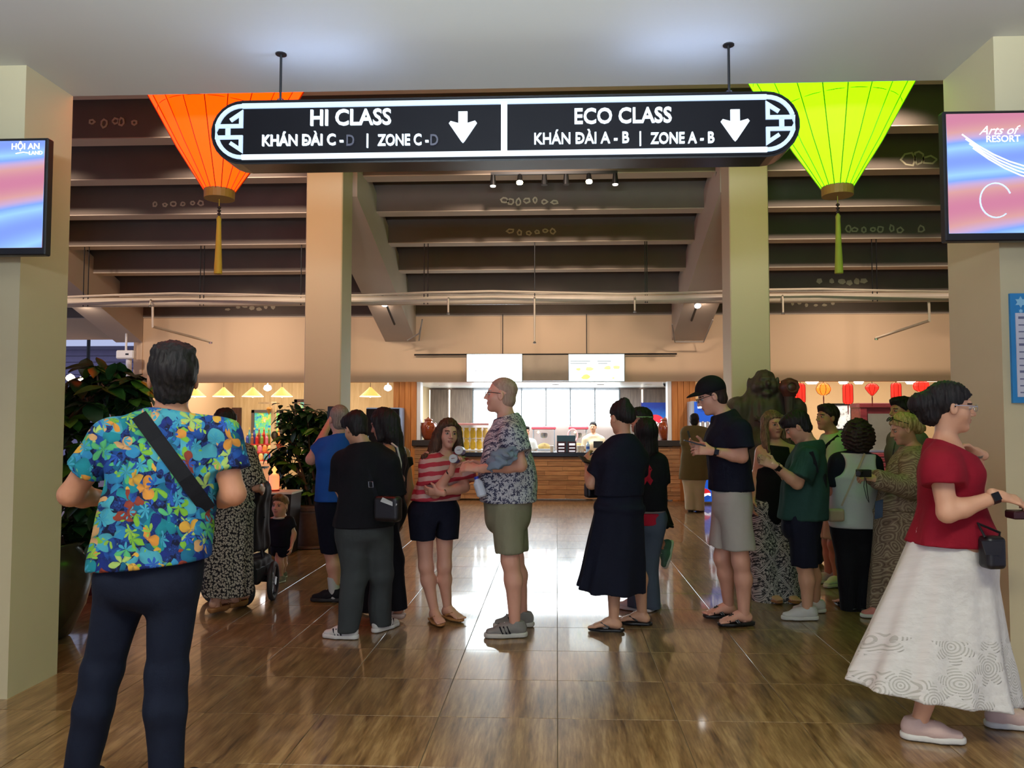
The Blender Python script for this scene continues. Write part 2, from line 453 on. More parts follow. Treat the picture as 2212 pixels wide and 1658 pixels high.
# outside, seen past the end of the far wall: a long low building at dusk
bo = thing('distant_building', 'lavender grey long low building seen outside at dusk past the far left wall', 'building', (-16.5, 23.5, 0))
put('facade', MB().box((-26, 24, 0), (-9, 26, 3.72)), mat('violet_grey_facade', rgb(126, 118, 140), 0.8), bo)
for k in range(5):
    put('cladding_board', MB().box((-26, 23.96, 2.75 + k * 0.2), (-9, 24.0, 2.75 + k * 0.2 + 0.17)), mat('violet_grey_board', rgb(112, 104, 128), 0.7), bo)
put('eaves', MB().box((-26.2, 23.7, 3.72), (-9, 26.2, 3.83)), mat('dark_eaves', rgb(80, 74, 92), 0.7), bo)
lp = at(190, 800, 20)
pole = thing('mast', 'thin dark mast standing outside past the far left wall', 'mast', (lp[0], 20, 0))
put('shaft', MB().tube([(lp[0], 20, 0), (lp[0], 20, 5.0)], 0.045, 8), blackm, pole)
put('base_plate', MB().box((lp[0] - 0.15, 19.85, 0), (lp[0] + 0.15, 20.15, 0.04)), blackm, pole)

# pale plaster scars on the step beams (little irregular flakes in rows)
flake_m = mat('pale_plaster_flake', rgb(205, 192, 165), 0.9, var=0.2)
def flake_row(pxs, py, kbeam, size, hgt, fill=True):
    ob, y, z = BEAMS[kbeam]
    for q, px in enumerate(pxs):
        p = at(px, py + random.uniform(-3, 3), y - 0.003)
        n = random.randint(5, 7); rx, rz = size * random.uniform(.6, 1.1), hgt * random.uniform(.6, 1.15)
        ph = random.uniform(0, 6)
        poly = [(p[0] + rx * random.uniform(.75, 1.1) * math.cos(ph + 2 * math.pi * i / n), p[2] + rz * random.uniform(.75, 1.1) * math.sin(ph + 2 * math.pi * i / n)) for i in range(n)]
        mb = MB()
        if fill: mb.xz(poly, y - 0.006, y + 0.002)
        else: mb.stroke(poly + [poly[0]], 0.022, y - 0.006, y + 0.002)
        put('plaster_flake', mb, flake_m, ob)
flake_row([198, 225, 250, 262, 290], 264, 6, .05, .05, False)
flake_row([335, 356, 375, 395, 416, 434], 440, 4, .05, .04, False)
flake_row([1090, 1103, 1120, 1138, 1156, 1176, 1198], 434, 4, .05, .05, False)
flake_row([1102, 1122, 1142, 1160, 1178, 1194], 501, 3, .055, .05, False)
flake_row([492, 514, 529, 544, 559, 574, 590], 665, 0, .06, .045)
flake_row([1963, 1985, 2008], 343, 5, .09, .09, False)
flake_row([1833, 1846, 1866, 1886, 1902, 1926, 1944, 1990], 496, 3, .055, .05, False)
flake_row([1770, 1797, 1818, 1835, 1851, 1866], 608, 1, .07, .06)
flake_row([1712, 1727, 1742, 1762, 1781, 1799], 657, 0, .05, .045)
# ================================================================== implicit modelling of organic shapes
def V3(*a): return np.array(a, np.float64)
def unit(v):
    v = np.asarray(v, float); return v / (np.linalg.norm(v) + 1e-12)
def bb(pts, r):
    P = np.array(pts, float); return P.min(0) - r, P.max(0) + r
def cone(a, b, ra, rb):
    a, b = np.asarray(a, float), np.asarray(b, float); ab = b - a; L = ab @ ab + 1e-12
    def f(p):
        q = p - a; t = np.clip(q @ ab / L, 0, 1)
        return np.sqrt(((q - t[:, None] * ab) ** 2).sum(1)) - (ra + t * (rb - ra))
    return (f,) + bb([a, b], max(ra, rb))
def ecap(a, b, A, B, side, e=2.0, flat=False, pleat=None):
    """elliptical tube from a to b: half widths A=(w,d) at a, B=(w,d) at b; w runs along side"""
    a, b = np.asarray(a, float), np.asarray(b, float); ab = b - a; Ln = np.linalg.norm(ab) + 1e-9; ax = ab / Ln
    s = np.asarray(side, float); s = unit(s - ax * (s @ ax)); fr = np.cross(ax, s)
    def f(p):
        q = p - a; w = q @ ax; t = np.clip(w / Ln, 0, 1)
        c = q - (t * Ln)[:, None] * ax
        u = c @ s; v = c @ fr
        W = A[0] + t * (B[0] - A[0]); D = A[1] + t * (B[1] - A[1]); m = np.minimum(W, D)
        if pleat is not None:
            th = np.arctan2(v / D, u / W); k = 1 + pleat[1] * t * np.sin(pleat[0] * th + pleat[2] + 1.3 * np.sin(2 * th)); W = W * k; D = D * k
        if flat:
            rad = ((np.abs(u / W) ** e + np.abs(v / D) ** e) ** (1 / e) - 1) * m
            return np.maximum(rad, np.maximum(-w, w - Ln))
        ov = w - t * Ln
        return ((np.abs(u / W) ** e + np.abs(v / D) ** e + np.abs(ov / m) ** e) ** (1 / e) - 1) * m
    R = max(A[0], A[1], B[0], B[1]) * (1.15 if pleat is not None else 1)
    return (f,) + bb([a, b], R)
def ell(c, r, R=None):
    c = np.asarray(c, float); r = np.asarray(r, float); m = r.min()
    def f(p):
        q = p - c
        if R is not None: q = q @ R
        k0 = np.sqrt(((q / r) ** 2).sum(1)); k1 = np.sqrt(((q / (r * r)) ** 2).sum(1)) + 1e-9
        return k0 * (k0 - 1) / k1
    return (f,) + bb([c], r.max())
def rbox(c, h, R=None, r=0.01):
    c = np.asarray(c, float); h = np.asarray(h, float) - r
    def f(p):
        q = p - c
        if R is not None: q = q @ R
        q = np.abs(q) - h
        return np.sqrt((np.maximum(q, 0) ** 2).sum(1)) + np.minimum(q.max(1), 0) - r
    return (f,) + bb([c], np.linalg.norm(h) + r)
def cut(pr, pt, n):
    f0, lo, hi = pr; pt = np.asarray(pt, float); n = unit(n)
    return (lambda p: np.maximum(f0(p), (p - pt) @ n)), lo, hi
def frame(pr_fn, R, o, s=1.0):
    """place a list of primitives made in a local frame (columns of R are the axes)"""
    f0, lo, hi = pr_fn; R = np.asarray(R, float); o = np.asarray(o, float)
    C = np.array([[x, y, z] for x in (lo[0], hi[0]) for y in (lo[1], hi[1]) for z in (lo[2], hi[2])]) * s @ R.T + o
    return (lambda p: f0((p - o) @ R / s) * s), C.min(0), C.max(0)
class Field:
    def __init__(s): s.P = []; s.disp = None; s.cuts = []
    def u(s, pr, k=0.02): s.P.append(('u', k) + pr); return s
    def sub(s, pr, k=0.01): s.P.append(('s', k) + pr); return s
    def ev(s, p):
        p = np.atleast_2d(np.asarray(p, float)); D = np.full(len(p), 9.0)
        for op, k, f, lo, hi in s.P: D = s._mix(op, k, D, f(p))
        for pt, n in s.cuts: D = np.maximum(D, (p - pt) @ n)
        return D
    def cut(s, pt, n): s.cuts.append((np.asarray(pt, float), unit(n))); return s
    @staticmethod
    def _mix(op, k, D, d):
        if op == 'u':
            h = np.maximum(k - np.abs(D - d), 0) / k
            return np.minimum(D, d) - h * h * k * 0.25
        d = -d; h = np.maximum(k - np.abs(D - d), 0) / k
        return np.maximum(D, d) + h * h * k * 0.25
    def mesh(s, h):
        lo = np.min([q[3] for q in s.P if q[0] == 'u'], 0) - 3 * h; hi = np.max([q[4] for q in s.P if q[0] == 'u'], 0) + 3 * h
        n = np.ceil((hi - lo) / h).astype(int) + 1
        ax = [lo[i] + h * np.arange(n[i]) for i in range(3)]
        D = np.full(n, 9.0)
        for op, k, f, plo, phi in s.P:
            m = k + 3 * h
            a = np.clip(np.floor((plo - m - lo) / h).astype(int), 0, n - 1); b = np.clip(np.ceil((phi + m - lo) / h).astype(int) + 1, 1, n)
            if (b <= a).any(): continue
            G = np.stack(np.meshgrid(ax[0][a[0]:b[0]], ax[1][a[1]:b[1]], ax[2][a[2]:b[2]], indexing='ij'), -1)
            sl = tuple(slice(a[i], b[i]) for i in range(3))
            d = f(G.reshape(-1, 3)).reshape(G.shape[:3])
            D[sl] = s._mix(op, k, D[sl], d)
        if s.disp is not None or s.cuts:
            band = np.abs(D) < 0.12
            I = np.argwhere(band); P = lo + I * h
            d = D[band]
            if s.disp is not None: d = d + s.disp(P)
            for pt, nn in s.cuts: d = np.maximum(d, (P - pt) @ nn)
            D[band] = d
            if s.cuts:
                deep = D <= -0.12; I = np.argwhere(deep); P = lo + I * h; d = D[deep]
                for pt, nn in s.cuts: d = np.maximum(d, (P - pt) @ nn)
                D[deep] = d
        D[0] = D[-1] = 1; D[:, 0] = D[:, -1] = 1; D[:, :, 0] = D[:, :, -1] = 1
        return snets(D, lo, h)
def snets(D, lo, h):
    ins = D < 0; n = np.array(D.shape) - 1
    cnt = np.zeros(n, np.int8)
    for dx in (0, 1):
        for dy in (0, 1):
            for dz in (0, 1): cnt += ins[dx:dx + n[0], dy:dy + n[1], dz:dz + n[2]]
    act = (cnt > 0) & (cnt < 8); I = np.argwhere(act)
    idx = np.full(n, -1, np.int64); idx[act] = np.arange(len(I))
    acc = np.zeros((len(I), 3)); num = np.zeros(len(I))
    cs = [(x, y, z) for x in (0, 1) for y in (0, 1) for z in (0, 1)]
    for a in cs:
        for axn in range(3):
            if a[axn]: continue
            b = list(a); b[axn] = 1
            da = D[I[:, 0] + a[0], I[:, 1] + a[1], I[:, 2] + a[2]]; db = D[I[:, 0] + b[0], I[:, 1] + b[1], I[:, 2] + b[2]]
            x = (da < 0) != (db < 0)
            t = np.where(x, da / np.where(x, da - db, 1), 0)
            p = np.array(a, float)[None].repeat(len(I), 0); p[:, axn] += t
            acc += p * x[:, None]; num += x
    V = lo + h * (I + acc / num[:, None])
    F = []
    for axn in range(3):
        o1, o2 = (axn + 1) % 3, (axn + 2) % 3
        A = np.moveaxis(ins, axn, 0)[:-1]; B = np.moveaxis(ins, axn, 0)[1:]
        x = np.argwhere(np.moveaxis((A != B), 0, axn))
        x = x[(x[:, o1] > 0) & (x[:, o2] > 0)]
        def cell(d1, d2):
            q = x.copy(); q[:, o1] -= d1; q[:, o2] -= d2; return idx[q[:, 0], q[:, 1], q[:, 2]]
        q = np.stack([cell(1, 1), cell(0, 1), cell(0, 0), cell(1, 0)], 1)
        fl = ~ins[x[:, 0], x[:, 1], x[:, 2]]
        q[fl] = q[fl][:, ::-1]
        F.append(q)
    return V, np.concatenate(F)
def wrinkle(amp, freq, seed=0, squash=(1, 1, 0.55)):
    r = np.random.default_rng(seed); K = r.normal(size=(5, 3)) * freq * np.array(squash); ph = r.uniform(0, 6.28, 5)
    def f(p):
        w = p + 0.012 * np.sin(p[:, [1, 2, 0]] * 21 + 1.7)
        return amp * sum(np.sin(w @ K[i] + ph[i]) for i in range(5)) / 2.2
    return f
def surf(fd, px, py, y0, y1, off=0.004):
    """first point of a field met by the line of sight through a pixel, between two depths"""
    r = ray(px, py); ts = np.linspace(y0, y1, 240) / r[1]
    P = EYEP + ts[:, None] * r; d = fd.ev(P); k = np.argmax(d < off)
    return P[k] if d[k] < off else None
def put_sdf(name, parts, mats, parent, mi_fn=None):
    """parts: list of (V, F[, material index]) joined as ONE mesh under parent (world coordinates)"""
    Vs, Fs, Ms, o = [], [], [], 0
    for q in parts:
        V, F = q[0], q[1]; Vs.append(V); Fs.append(F + o); o += len(V)
        m = q[2] if len(q) > 2 else 0
        Ms.append(m if hasattr(m, '__len__') else np.full(len(F), m, np.int32))
    V = np.concatenate(Vs); F = np.concatenate(Fs); mi = np.concatenate(Ms)
    me = mesh_of(name, V, F, mats, mi, True, wloc(parent) if parent is not None else (0, 0, 0))
    ob = bpy.data.objects.new(name, me); COL.objects.link(ob)
    if parent is not None: ob.parent = parent
    return ob
# ================================================================== HANGING SIGN
SY0, SY1 = 3.90, 4.06
SCX, SCZ, SHL, SHH = -0.29, 3.015, 1.54, 0.172
def stadium(cx, cz, hl, hh, n=14):
    p = []
    for a in np.linspace(-90, 90, n): p.append((cx + hl - hh + hh * math.cos(math.radians(a)), cz + hh * math.sin(math.radians(a))))
    for a in np.linspace(90, 270, n): p.append((cx - hl + hh + hh * math.cos(math.radians(a)), cz + hh * math.sin(math.radians(a))))
    return p
sign = thing('hanging_sign', 'long black rounded overhead sign with glowing white class and zone lettering', 'sign', (SCX, 3.98, SCZ - SHH))
put('casing', MB().xz(stadium(SCX, SCZ, SHL, SHH), SY0 + .01, SY1), mat('black_gloss_casing', rgb(14, 15, 19), .25, spec=.4), sign)
put('face_panel', MB().xz(stadium(SCX, SCZ, SHL - .012, SHH - .012), SY0 + .004, SY0 + .012), mat('black_sign_face', rgb(7, 6, 12), .5, spec=.15), sign)
LED = glow('white_led_acrylic', (0.74, 0.88, 1.0, 1), 1.05, (.2, .2, .2, 1))
LEDB = glow('blue_white_led_acrylic', (0.50, 0.70, 1.0, 1), 0.85, (.2, .2, .2, 1))
yL0, yL1 = SY0 - .006, SY0 + .004
bo_, bi = SHH - .022, .026
hz = bo_ - bi / 2
xl, xr = SCX - SHL + SHH, SCX + SHL - SHH
put('top_light_strip', MB().box((xl, yL0, SCZ + hz - bi / 2), (xr, yL1, SCZ + hz + bi / 2)), LEDB, sign)
put('bottom_light_strip', MB().box((xl, yL0, SCZ - hz - bi / 2), (xr, yL1, SCZ - hz + bi / 2)), LED, sign)
for sx, xc in ((-1, xl), (1, xr)):
    for sz in (1, -1):
        arc = [(xc + sx * hz * math.sin(math.radians(a)), SCZ + sz * hz * math.cos(math.radians(a))) for a in np.linspace(0, 82, 9)]
        x_in = xc - sx * .005
        pts = arc + [(xc + sx * hz * .98, SCZ + sz * .030), (x_in + sx * .01, SCZ + sz * .030), (x_in + sx * .01, SCZ + sz * .098), (xc + sx * .062, SCZ + sz * .060), (xc + sx * .03, SCZ + sz * .052)]
        put('fret_emblem', MB().stroke(pts[:9] + pts[9:12] + [pts[12]], .019 if False else .020, yL0, yL1), LEDB, sign)
    put('fret_link', MB().box((xc + sx * .075 - .012, yL0, SCZ - .028), (xc + sx * .075 + .012, yL1, SCZ + .028)), LEDB, sign)
dv = at(1089, 270, SY0)[0]
put('divider', MB().box((dv - .016, yL0, SCZ - hz), (dv + .016, yL1, SCZ + hz)), LED, sign)
def sign_text(name, txt, px0, px1, pyb, pyt, m=None, bold=.018):
    a, b_, t = at(px0, pyb, SY0), at(px1, pyb, SY0), at(px0, pyt, SY0)
    capz = t[2] - a[2]
    put(name, MB().text(txt, capz / .69, ((a[0] + b_[0]) / 2, SY0 - .003, a[2]), depth=.012, bold=bold, width=b_[0] - a[0], cap=capz), m or LED, sign)
sign_text('lettering_hi_class', 'HI CLASS', 671, 845, 272, 238)
sign_text('lettering_eco_class', 'ECO CLASS', 1241, 1451, 268, 235)
sign_text('lettering_stand_cd', 'KHÁN DÀI C -', 567, 742, 316, 292)
sign_text('lettering_zone_cd', 'ZONE C -', 816, 926, 315, 291)
sign_text('lettering_stand_ab', 'KHÁN DÀI A - B', 1154, 1359, 312, 288)
sign_text('lettering_zone_ab', 'ZONE A - B', 1405, 1543, 311, 287)
for px, py in ((660, 304), (1249, 300)):
    q = at(px, py, SY0); put('letter_bar', MB().box((q[0] - .014, SY0 - .012, q[2] - .0045), (q[0] + .010, SY0 + .002, q[2] + .0045)), LED, sign)
DIM = mat('unlit_grey_acrylic', rgb(66, 66, 78), .4)
sign_text('unlit_letter', 'D', 749, 766, 316, 292, DIM); sign_text('unlit_letter', 'D', 930, 947, 315, 291, DIM)
def seg(px, py0, py1, w):
    a, b_ = at(px, py0, SY0), at(px, py1, SY0)
    put('lit_bar', MB().box((a[0] - w, yL0, b_[2]), (a[0] + w, yL1, a[2])), LED, sign)
seg(794, 289, 319, .004); seg(1383, 284, 315, .004)
for px, py in ((1000, 272), (1588, 268)):
    c = at(px, py, SY0); k = 1 / 1650 * SY0 * 1.0
    P = [(-10, 32), (10, 32), (10, 6), (27, 11), (31, 6), (4, -34), (0, -38), (-4, -34), (-31, 6), (-27, 11), (-10, 6)]
    put('arrow', MB().xz([(c[0] + x * k, c[2] + z * k) for x, z in reversed(P)], yL0, yL1), LED, sign)
for px, py in ((606, 150), (1575, 138)):
    x = at(px, 200, 3.98)[0]
    put('hanging_rod', MB().tube([(x, 3.98, SCZ + SHH - .01), (x, 3.98, ZC)], .007, 8), blackm, sign)
    put('bracket', MB().tube([(x - .03, 3.98, SCZ + SHH), (x - .012, 3.98, SCZ + SHH + .035), (x + .012, 3.98, SCZ + SHH + .035), (x + .03, 3.98, SCZ + SHH)], .004, 6), blackm, sign)
    put('ceiling_flange', MB().tube([(x, 3.98, ZC - .006), (x, 3.98, ZC)], .03, 12), blackm, sign)
    # light leaking from the lamp slot in the top of the casing
    put('lamp_slot', MB().box((max(xl + .04, x - .5), 3.955, SCZ + SHH - .001), (min(xr - .04, x + .5), 3.975, SCZ + SHH + .004)), glow('blue_slot_light', (0.40, 0.55, 1.0, 1), 26.0), sign)

# ================================================================== BIG LANTERNS
def silk(name, c, s):
    m, nt, b = nodes_of(name); v = coord(nt, scale=(1, 1, .15)); n = noise(nt, v, 40, 3)
    nt.links.new(mixc(nt, n.outputs[0], tuple(x * .9 for x in c[:3]) + (1,), c), b.inputs['Emission Color'])
    b.inputs['Base Color'].default_value = (.4 * min(1, c[0]), .4 * min(1, c[1]), .4 * min(1, c[2]), 1); b.inputs['Emission Strength'].default_value = s; b.inputs['Roughness'].default_value = .7
    return m
def big_lantern(label, px, pyb, Y, k, m, rib_m, tas_m, pxl):
    b0 = at(px, pyb, Y); x, z0 = b0[0], b0[2]
    t = thing('silk_lantern', label, 'lantern', (x, Y, z0), 'large silk lanterns')
    prof = [(.105, .02), (.30, .33), (.44, .585), (.56, .80), (.68, 1.03), (.76, 1.25), (.74, 1.45), (.60, 1.62), (.36, 1.78), (.16, 1.86)]
    prof = [(r * k, z * k) for r, z in prof]; n = 18
    put('silk_cover', MB().lathe(prof, (x, Y, z0), n), m, t)
    for q in range(n):
        a = 2 * math.pi * (q + 0.0) / n
        put('rib', MB().tube([(x + (r + .003) * math.cos(a), Y + (r + .003) * math.sin(a), z0 + z) for r, z in prof], .0035, 4), rib_m, t)
    for (r, z) in ((.44, .585), (.585, .85)):
        put('thread_ring', MB().tube([(x + (r * k + .003) * math.cos(a) * math.cos(math.pi / n), Y + (r * k + .003) * math.sin(a) * math.cos(math.pi / n), z0 + z * k + .02 * math.sin(9 * a) * 0) for a in np.linspace(0, 2 * math.pi, 37)[:-1]], .0025, 4, closed=True), rib_m, t)
    put('neck_ring', MB().lathe([(.102 * k, -.035), (.110 * k, -.035), (.112 * k, .04), (.104 * k, .04)], (x, Y, z0), 24), mat('ochre_wood_ring_' + rib_m.name, rgb(150, 110, 40), .6), t)
    put('mouth', MB().lathe([(.02, -.02), (.10 * k, -.03)], (x, Y, z0), 20), m, t)
    put('top_ring', MB().lathe([(.15 * k, 1.84 * k), (.17 * k, 1.84 * k), (.17 * k, 1.93 * k), (.15 * k, 1.93 * k)], (x, Y, z0), 20), rib_m, t)
    put('hanging_cord', MB().tube([(x, Y, z0 + 1.86 * k), (x, Y, 6.32)], .008, 6), rib_m, t)
    put('tassel_cord', MB().tube([(x, Y, z0), (x, Y, z0 - .16)], .003, 5), tas_m, t)
    for q, dz in enumerate((.10, .125, .15)): put('bead', MB().lathe([(.004, -.012), (.014, -.004), (.014, .004), (.004, .012)], (x, Y, z0 - dz), 10), mat('dark_bead', rgb(46, 30, 24), .4), t)
    put('tassel', MB().lathe([(.008, -.165), (.018, -.185), (.016, -.21), (.022, -.40), (.030, -.60), (.028, -.605)][::-1], (x, Y, z0), 14), tas_m, t)
    return t
big_lantern('large glowing orange silk lantern hanging behind the sign', 474, 420, 5.6, 1.0, silk('orange_silk', (4.2, .13, .0, 1), 1.0), mat('dark_orange_thread', rgb(150, 50, 10), .7), mat('golden_tassel_thread', rgb(196, 150, 40), .8), 0)
big_lantern('large glowing lime green silk lantern hanging behind the sign', 1809, 413, 5.6, 1.0, silk('lime_silk', (.52, 3.2, .003, 1), 1.0), mat('olive_thread', rgb(110, 130, 10), .7), mat('lime_tassel_thread', rgb(150, 156, 40), .8), 0)

# ================================================================== TELEVISIONS AND NOTICE ON THE NEAR WALLS
def screen_mat(name, seed, s=1.0):
    m, nt, b = nodes_of(name); v = coord(nt, 'Generated', loc=(seed, 0, 0), rot=(0, .5, 0))
    w = N(nt, 'ShaderNodeTexWave'); w.wave_profile = 'SIN'; w.bands_direction = 'Z'; w.inputs['Scale'].default_value = .42; w.inputs['Distortion'].default_value = 7.0; w.inputs['Detail'].default_value = 0.6; w.inputs['Detail Scale'].default_value = 1.1
    nt.links.new(v, w.inputs['Vector'])
    col = ramp(nt, w.outputs[0], [(0.0, rgb(196, 120, 150)), (.25, rgb(206, 150, 150)), (.45, rgb(190, 160, 200)), (.62, rgb(120, 160, 240)), (.8, rgb(150, 200, 250)), (1.0, rgb(120, 150, 235))])
    b.inputs['Base Color'].default_value = (.02, .02, .02, 1); nt.links.new(col, b.inputs['Emission Color']); b.inputs['Emission Strength'].default_value = s; b.inputs['Roughness'].default_value = .2
    return m
WHT = glow('screen_white', (.9, .92, 1, 1), .95)
def tv(label, x0, x1, y, z0, z1, seed, writing, arm_y):
    t = thing('television', label, 'television', ((x0 + x1) / 2, y, z0))
    put('bezel', MB().bbox((x0, y, z0), (x1, y + .05, z1), .006), black, t)
    sc = put('screen', MB().box((x0 + .016, y - .003, z0 + .038), (x1 - .016, y + .002, z1 - .016)), screen_mat('screen_art_%d' % seed, seed * .37), t)
    for nm, txt, size, ox, oz, kw in writing: put(nm, MB().text(txt, size, (ox, y - .005, oz), depth=.002, **kw), WHT, sc)
    put('brand_mark', MB().lathe([(.001, -.003), (.012, -.003), (.012, .003), (.001, .003)], ((x0 + x1) / 2 + .12, y - .004, z0 + .018), 10, sy=.3), mat('pale_grey_mark', rgb(190, 190, 196), .4), t)
    put('wall_bracket', MB().box(((x0 + x1) / 2 - .15, y + .05, (z0 + z1) / 2 - .1), ((x0 + x1) / 2 + .15, arm_y - .002, (z0 + z1) / 2 + .1)), blackm, t)
    return sc
a = at(98, 297, 3.85); b_ = at(103, 550, 3.85)
sx1 = (a[0] + b_[0]) / 2
sc1 = tv('wall television with a pink and blue wave picture beside the left pillar', sx1 - 1.12, sx1, 3.85, b_[2], a[2], 1,
   [('caption', 'HỘI AN', .045, sx1 - .118, a[2] - .062, dict(bold=.012)), ('caption', 'LAND', .028, sx1 - .062, a[2] - .092, dict(bold=.012))], YN)
put('caption_rule', MB().stroke([(sx1 - .17, a[2] - .085), (sx1 - .13, a[2] - .078), (sx1 - .1, a[2] - .083)], .004, 3.843, 3.847), WHT, sc1)
a = at(2036, 240, 3.78); b_ = at(2040, 521, 3.78); c_ = at(2165, 295, 3.78)
sc2 = tv('wall television with a pink and blue wave picture beside the crimson-bloused woman', a[0], a[0] + 1.12, 3.78, b_[2], a[2], 3,
   [('caption', 'Arts of', .062, at(2155, 290, 3.775)[0], at(2155, 290, 3.775)[2], dict(shear=.45)), ('caption', 'RESORT', .046, at(2167, 306, 3.775)[0], at(2167, 306, 3.775)[2], dict(bold=.006))], 3.95)
cc = at(2152, 432, 3.772)
put('picture_swirl', MB().stroke([(cc[0] + .075 * math.cos(q), cc[2] + .085 * math.sin(q)) for q in np.linspace(.4, 5.4, 22)], .006, 3.773, 3.777), glow('swirl_blue', (.25, .42, .85, 1), 1.0), sc2)
for k in range(4):
    put('picture_line', MB().stroke([(at(2078 + 34 * q + 8 * k, 290 + 10 * k + 26 * q - 2.2 * q * q, 3.775)[0], at(2078 + 34 * q, 290 + 10 * k + 26 * q - 2.2 * q * q, 3.775)[2]) for q in range(5)], .005, 3.773, 3.777), WHT, sc2)
n0, n1 = at(2186, 870, 3.945), at(2196, 634, 3.945)
nb = thing('notice_board', 'blue-bordered printed notice on the wall at the far right', 'notice', (n0[0] + .35, 3.94, n0[2]))
put('board', MB().box((n0[0], 3.935, n0[2]), (n0[0] + .7, 3.95, n1[2])), mat('bright_blue_print', rgb(36, 130, 190), .5), nb)
put('sheet', MB().box((n0[0] + .022, 3.931, n0[2] + .03), (n0[0] + .66, 3.936, n1[2] - .10)), mat('pale_paper', rgb(214, 214, 222), .7), nb)
for k, (dx, dz, r) in enumerate(((.05, .045, .03), (.10, .07, .018), (.12, .03, .022), (.05, .09, .012))):
    put('blossom_print', MB().lathe([(r, 0), (r * .2, .002)], (0, 0, 0), 10) if False else MB().xz([(n0[0] + dx + r * (1 if q % 2 else .55) * math.cos(q * math.pi / 6), n1[2] - dz + r * (1 if q % 2 else .55) * math.sin(q * math.pi / 6)) for q in range(12)], 3.932, 3.936), mat('pale_blue_print', rgb(150, 205, 230), .6), nb)
for k in range(12):
    z = n1[2] - .13 - k * .034
    put('text_line', MB().box((n0[0] + .035, 3.9295, z), (n0[0] + (.5 if k % 3 else .3), 3.932, z + (.012 if k in (0, 4, 8) else .006))), mat('grey_print', rgb(110, 112, 140), .7), nb)

# ================================================================== SERVICES UNDER THE STAND
pipe_m = mat('beige_painted_pipe', rgb(206, 190, 168), .45)
pz = at(1150, 647, 11.95)[2]
sp = thing('sprinkler_pipe', 'thick beige sprinkler pipe running across the hall below the stepped ceiling', 'pipe', (0, 11.95, pz))
put('pipe', MB().tube([(-11.5, 11.95, pz), (11.5, 11.95, pz)], .075, 14), pipe_m, sp)
for px in (180, 190, 432, 440, 650, 916, 924, 1155, 1394, 1398, 1885, 1895):
    x = at(px, 640, 11.9)[0]; put('hanger_rod', MB().tube([(x, 11.9, pz - .07), (x, 11.9, 4.32)], .008, 6), blackm, sp)
for px, py1, hook in ((970, 676, 1), (1155, 738, 0), (1370, 672, 1), (1688, 676, 1), (330, 660, 1)):
    x = at(px, 650, 11.9)[0]; zb = at(px, py1, 11.9)[2]
    put('sprinkler_drop', MB().tube([(x, 11.9, pz), (x, 11.84, pz + .02), (x, 11.82, pz - .05), (x, 11.82, zb)], .014, 6), pipe_m, sp)
    put('sprinkler_head', MB().lathe([(.008, 0), (.02, -.01), (.028, -.03), (.006, -.035)][::-1], (x, 11.82, zb), 8), steel, sp)
for k, (pa, pb, pc) in enumerate((((330, 650), (330, 705), (455, 738)), ((2006, 645), (2008, 692), (1893, 730)))):
    br = thing('pipe_branch', ('bent thin sprinkler branch with a long arm on the orange lantern side', 'bent thin sprinkler branch with a long arm on the green lantern side')[k], 'pipe', at(*pb, 11.9))
    put('branch_pipe', MB().tube([at(*pa, 11.95), at(*pb, 11.95), at(*pc, 13.2)], .022, 8), pipe_m, br); put('sprinkler_head', MB().tube([at(*pc, 13.2), at(pc[0], pc[1] + 4, 13.2)], .03, 8), steel, br)
cz = at(1150, 632, 11.7)[2]
cd = thing('conduit', 'thin cable conduit strung just above the sprinkler pipe', 'conduit', (0, 11.7, cz))
put('conduit_tube', MB().tube([(-11, 11.7, cz)] + [(x, 11.7, cz - .03 * math.sin(x * 1.3)) for x in np.linspace(-8, 8, 17)] + [(11, 11.7, cz)], .018, 6), pipe_m, cd)
for k, (pts, lab) in enumerate((([(1548, 372), (1545, 420), (1515, 560), (1488, 622), (1500, 632), (1530, 632)], 'thin conduit running down the girder beside the green-lit pillar'), ([(880, 735), (905, 720), (912, 690), (905, 735)], 'thin conduit looped around the foot of the girder beside the orange-lit pillar'), ([(1452, 700), (1458, 738), (1520, 738), (1540, 690)], 'thin conduit looped around the foot of the girder beside the green-lit pillar'))):
    ys = np.interp([q[1] for q in pts], [360, 640, 740], [10.1, 12.9, 14.0]) - .05
    c = thing('conduit', lab, 'conduit', at(*pts[-1], ys[-1])); put('conduit_tube', MB().tube([at(q[0], q[1], y) for q, y in zip(pts, ys)], .014, 6), mat('grey_conduit', rgb(150, 140, 128), .5), c)
# track with six lamps under the second beam
ty, tz = 10.2, at(1195, 374, 10.2)[2]
xs = [at(px, 385, ty)[0] for px in (1065, 1123, 1176, 1223, 1272, 1329)]
tr = thing('light_track', 'black light track with six small spotlights under a stepped beam', 'light', ((xs[0] + xs[-1]) / 2, ty, tz))
put('rail', MB().box((xs[0] - .03, ty - .02, tz - .015), (xs[-1] + .03, ty + .02, tz + .02)), blackm, tr)
LAMPW = glow('warm_lamp_glass', (1, .86, .45, 1), 40); LAMPD = glow('soft_lamp_glass', (1, .95, .85, 1), 1.6)
for k, x in enumerate(xs):
    lit = k in (1, 4); tilt = .05 if lit else 0.0
    h = put('spot_head', MB().tube([(x, ty, tz - .02), (x, ty - tilt, tz - .16)], [.030, .045], 12), blackm, tr)
    if k in (0, 5): put('lens', MB().tube([(x, ty, tz - .15), (x, ty, tz - .175)], [.042, .036], 12), LAMPD, h)
    if lit: put('lens', MB().lathe([(.008, .03), (.038, .02), (.045, 0), (.038, -.02), (.008, -.03)][::-1], (x, ty - .055, tz - .14), 12), LAMPW, h)
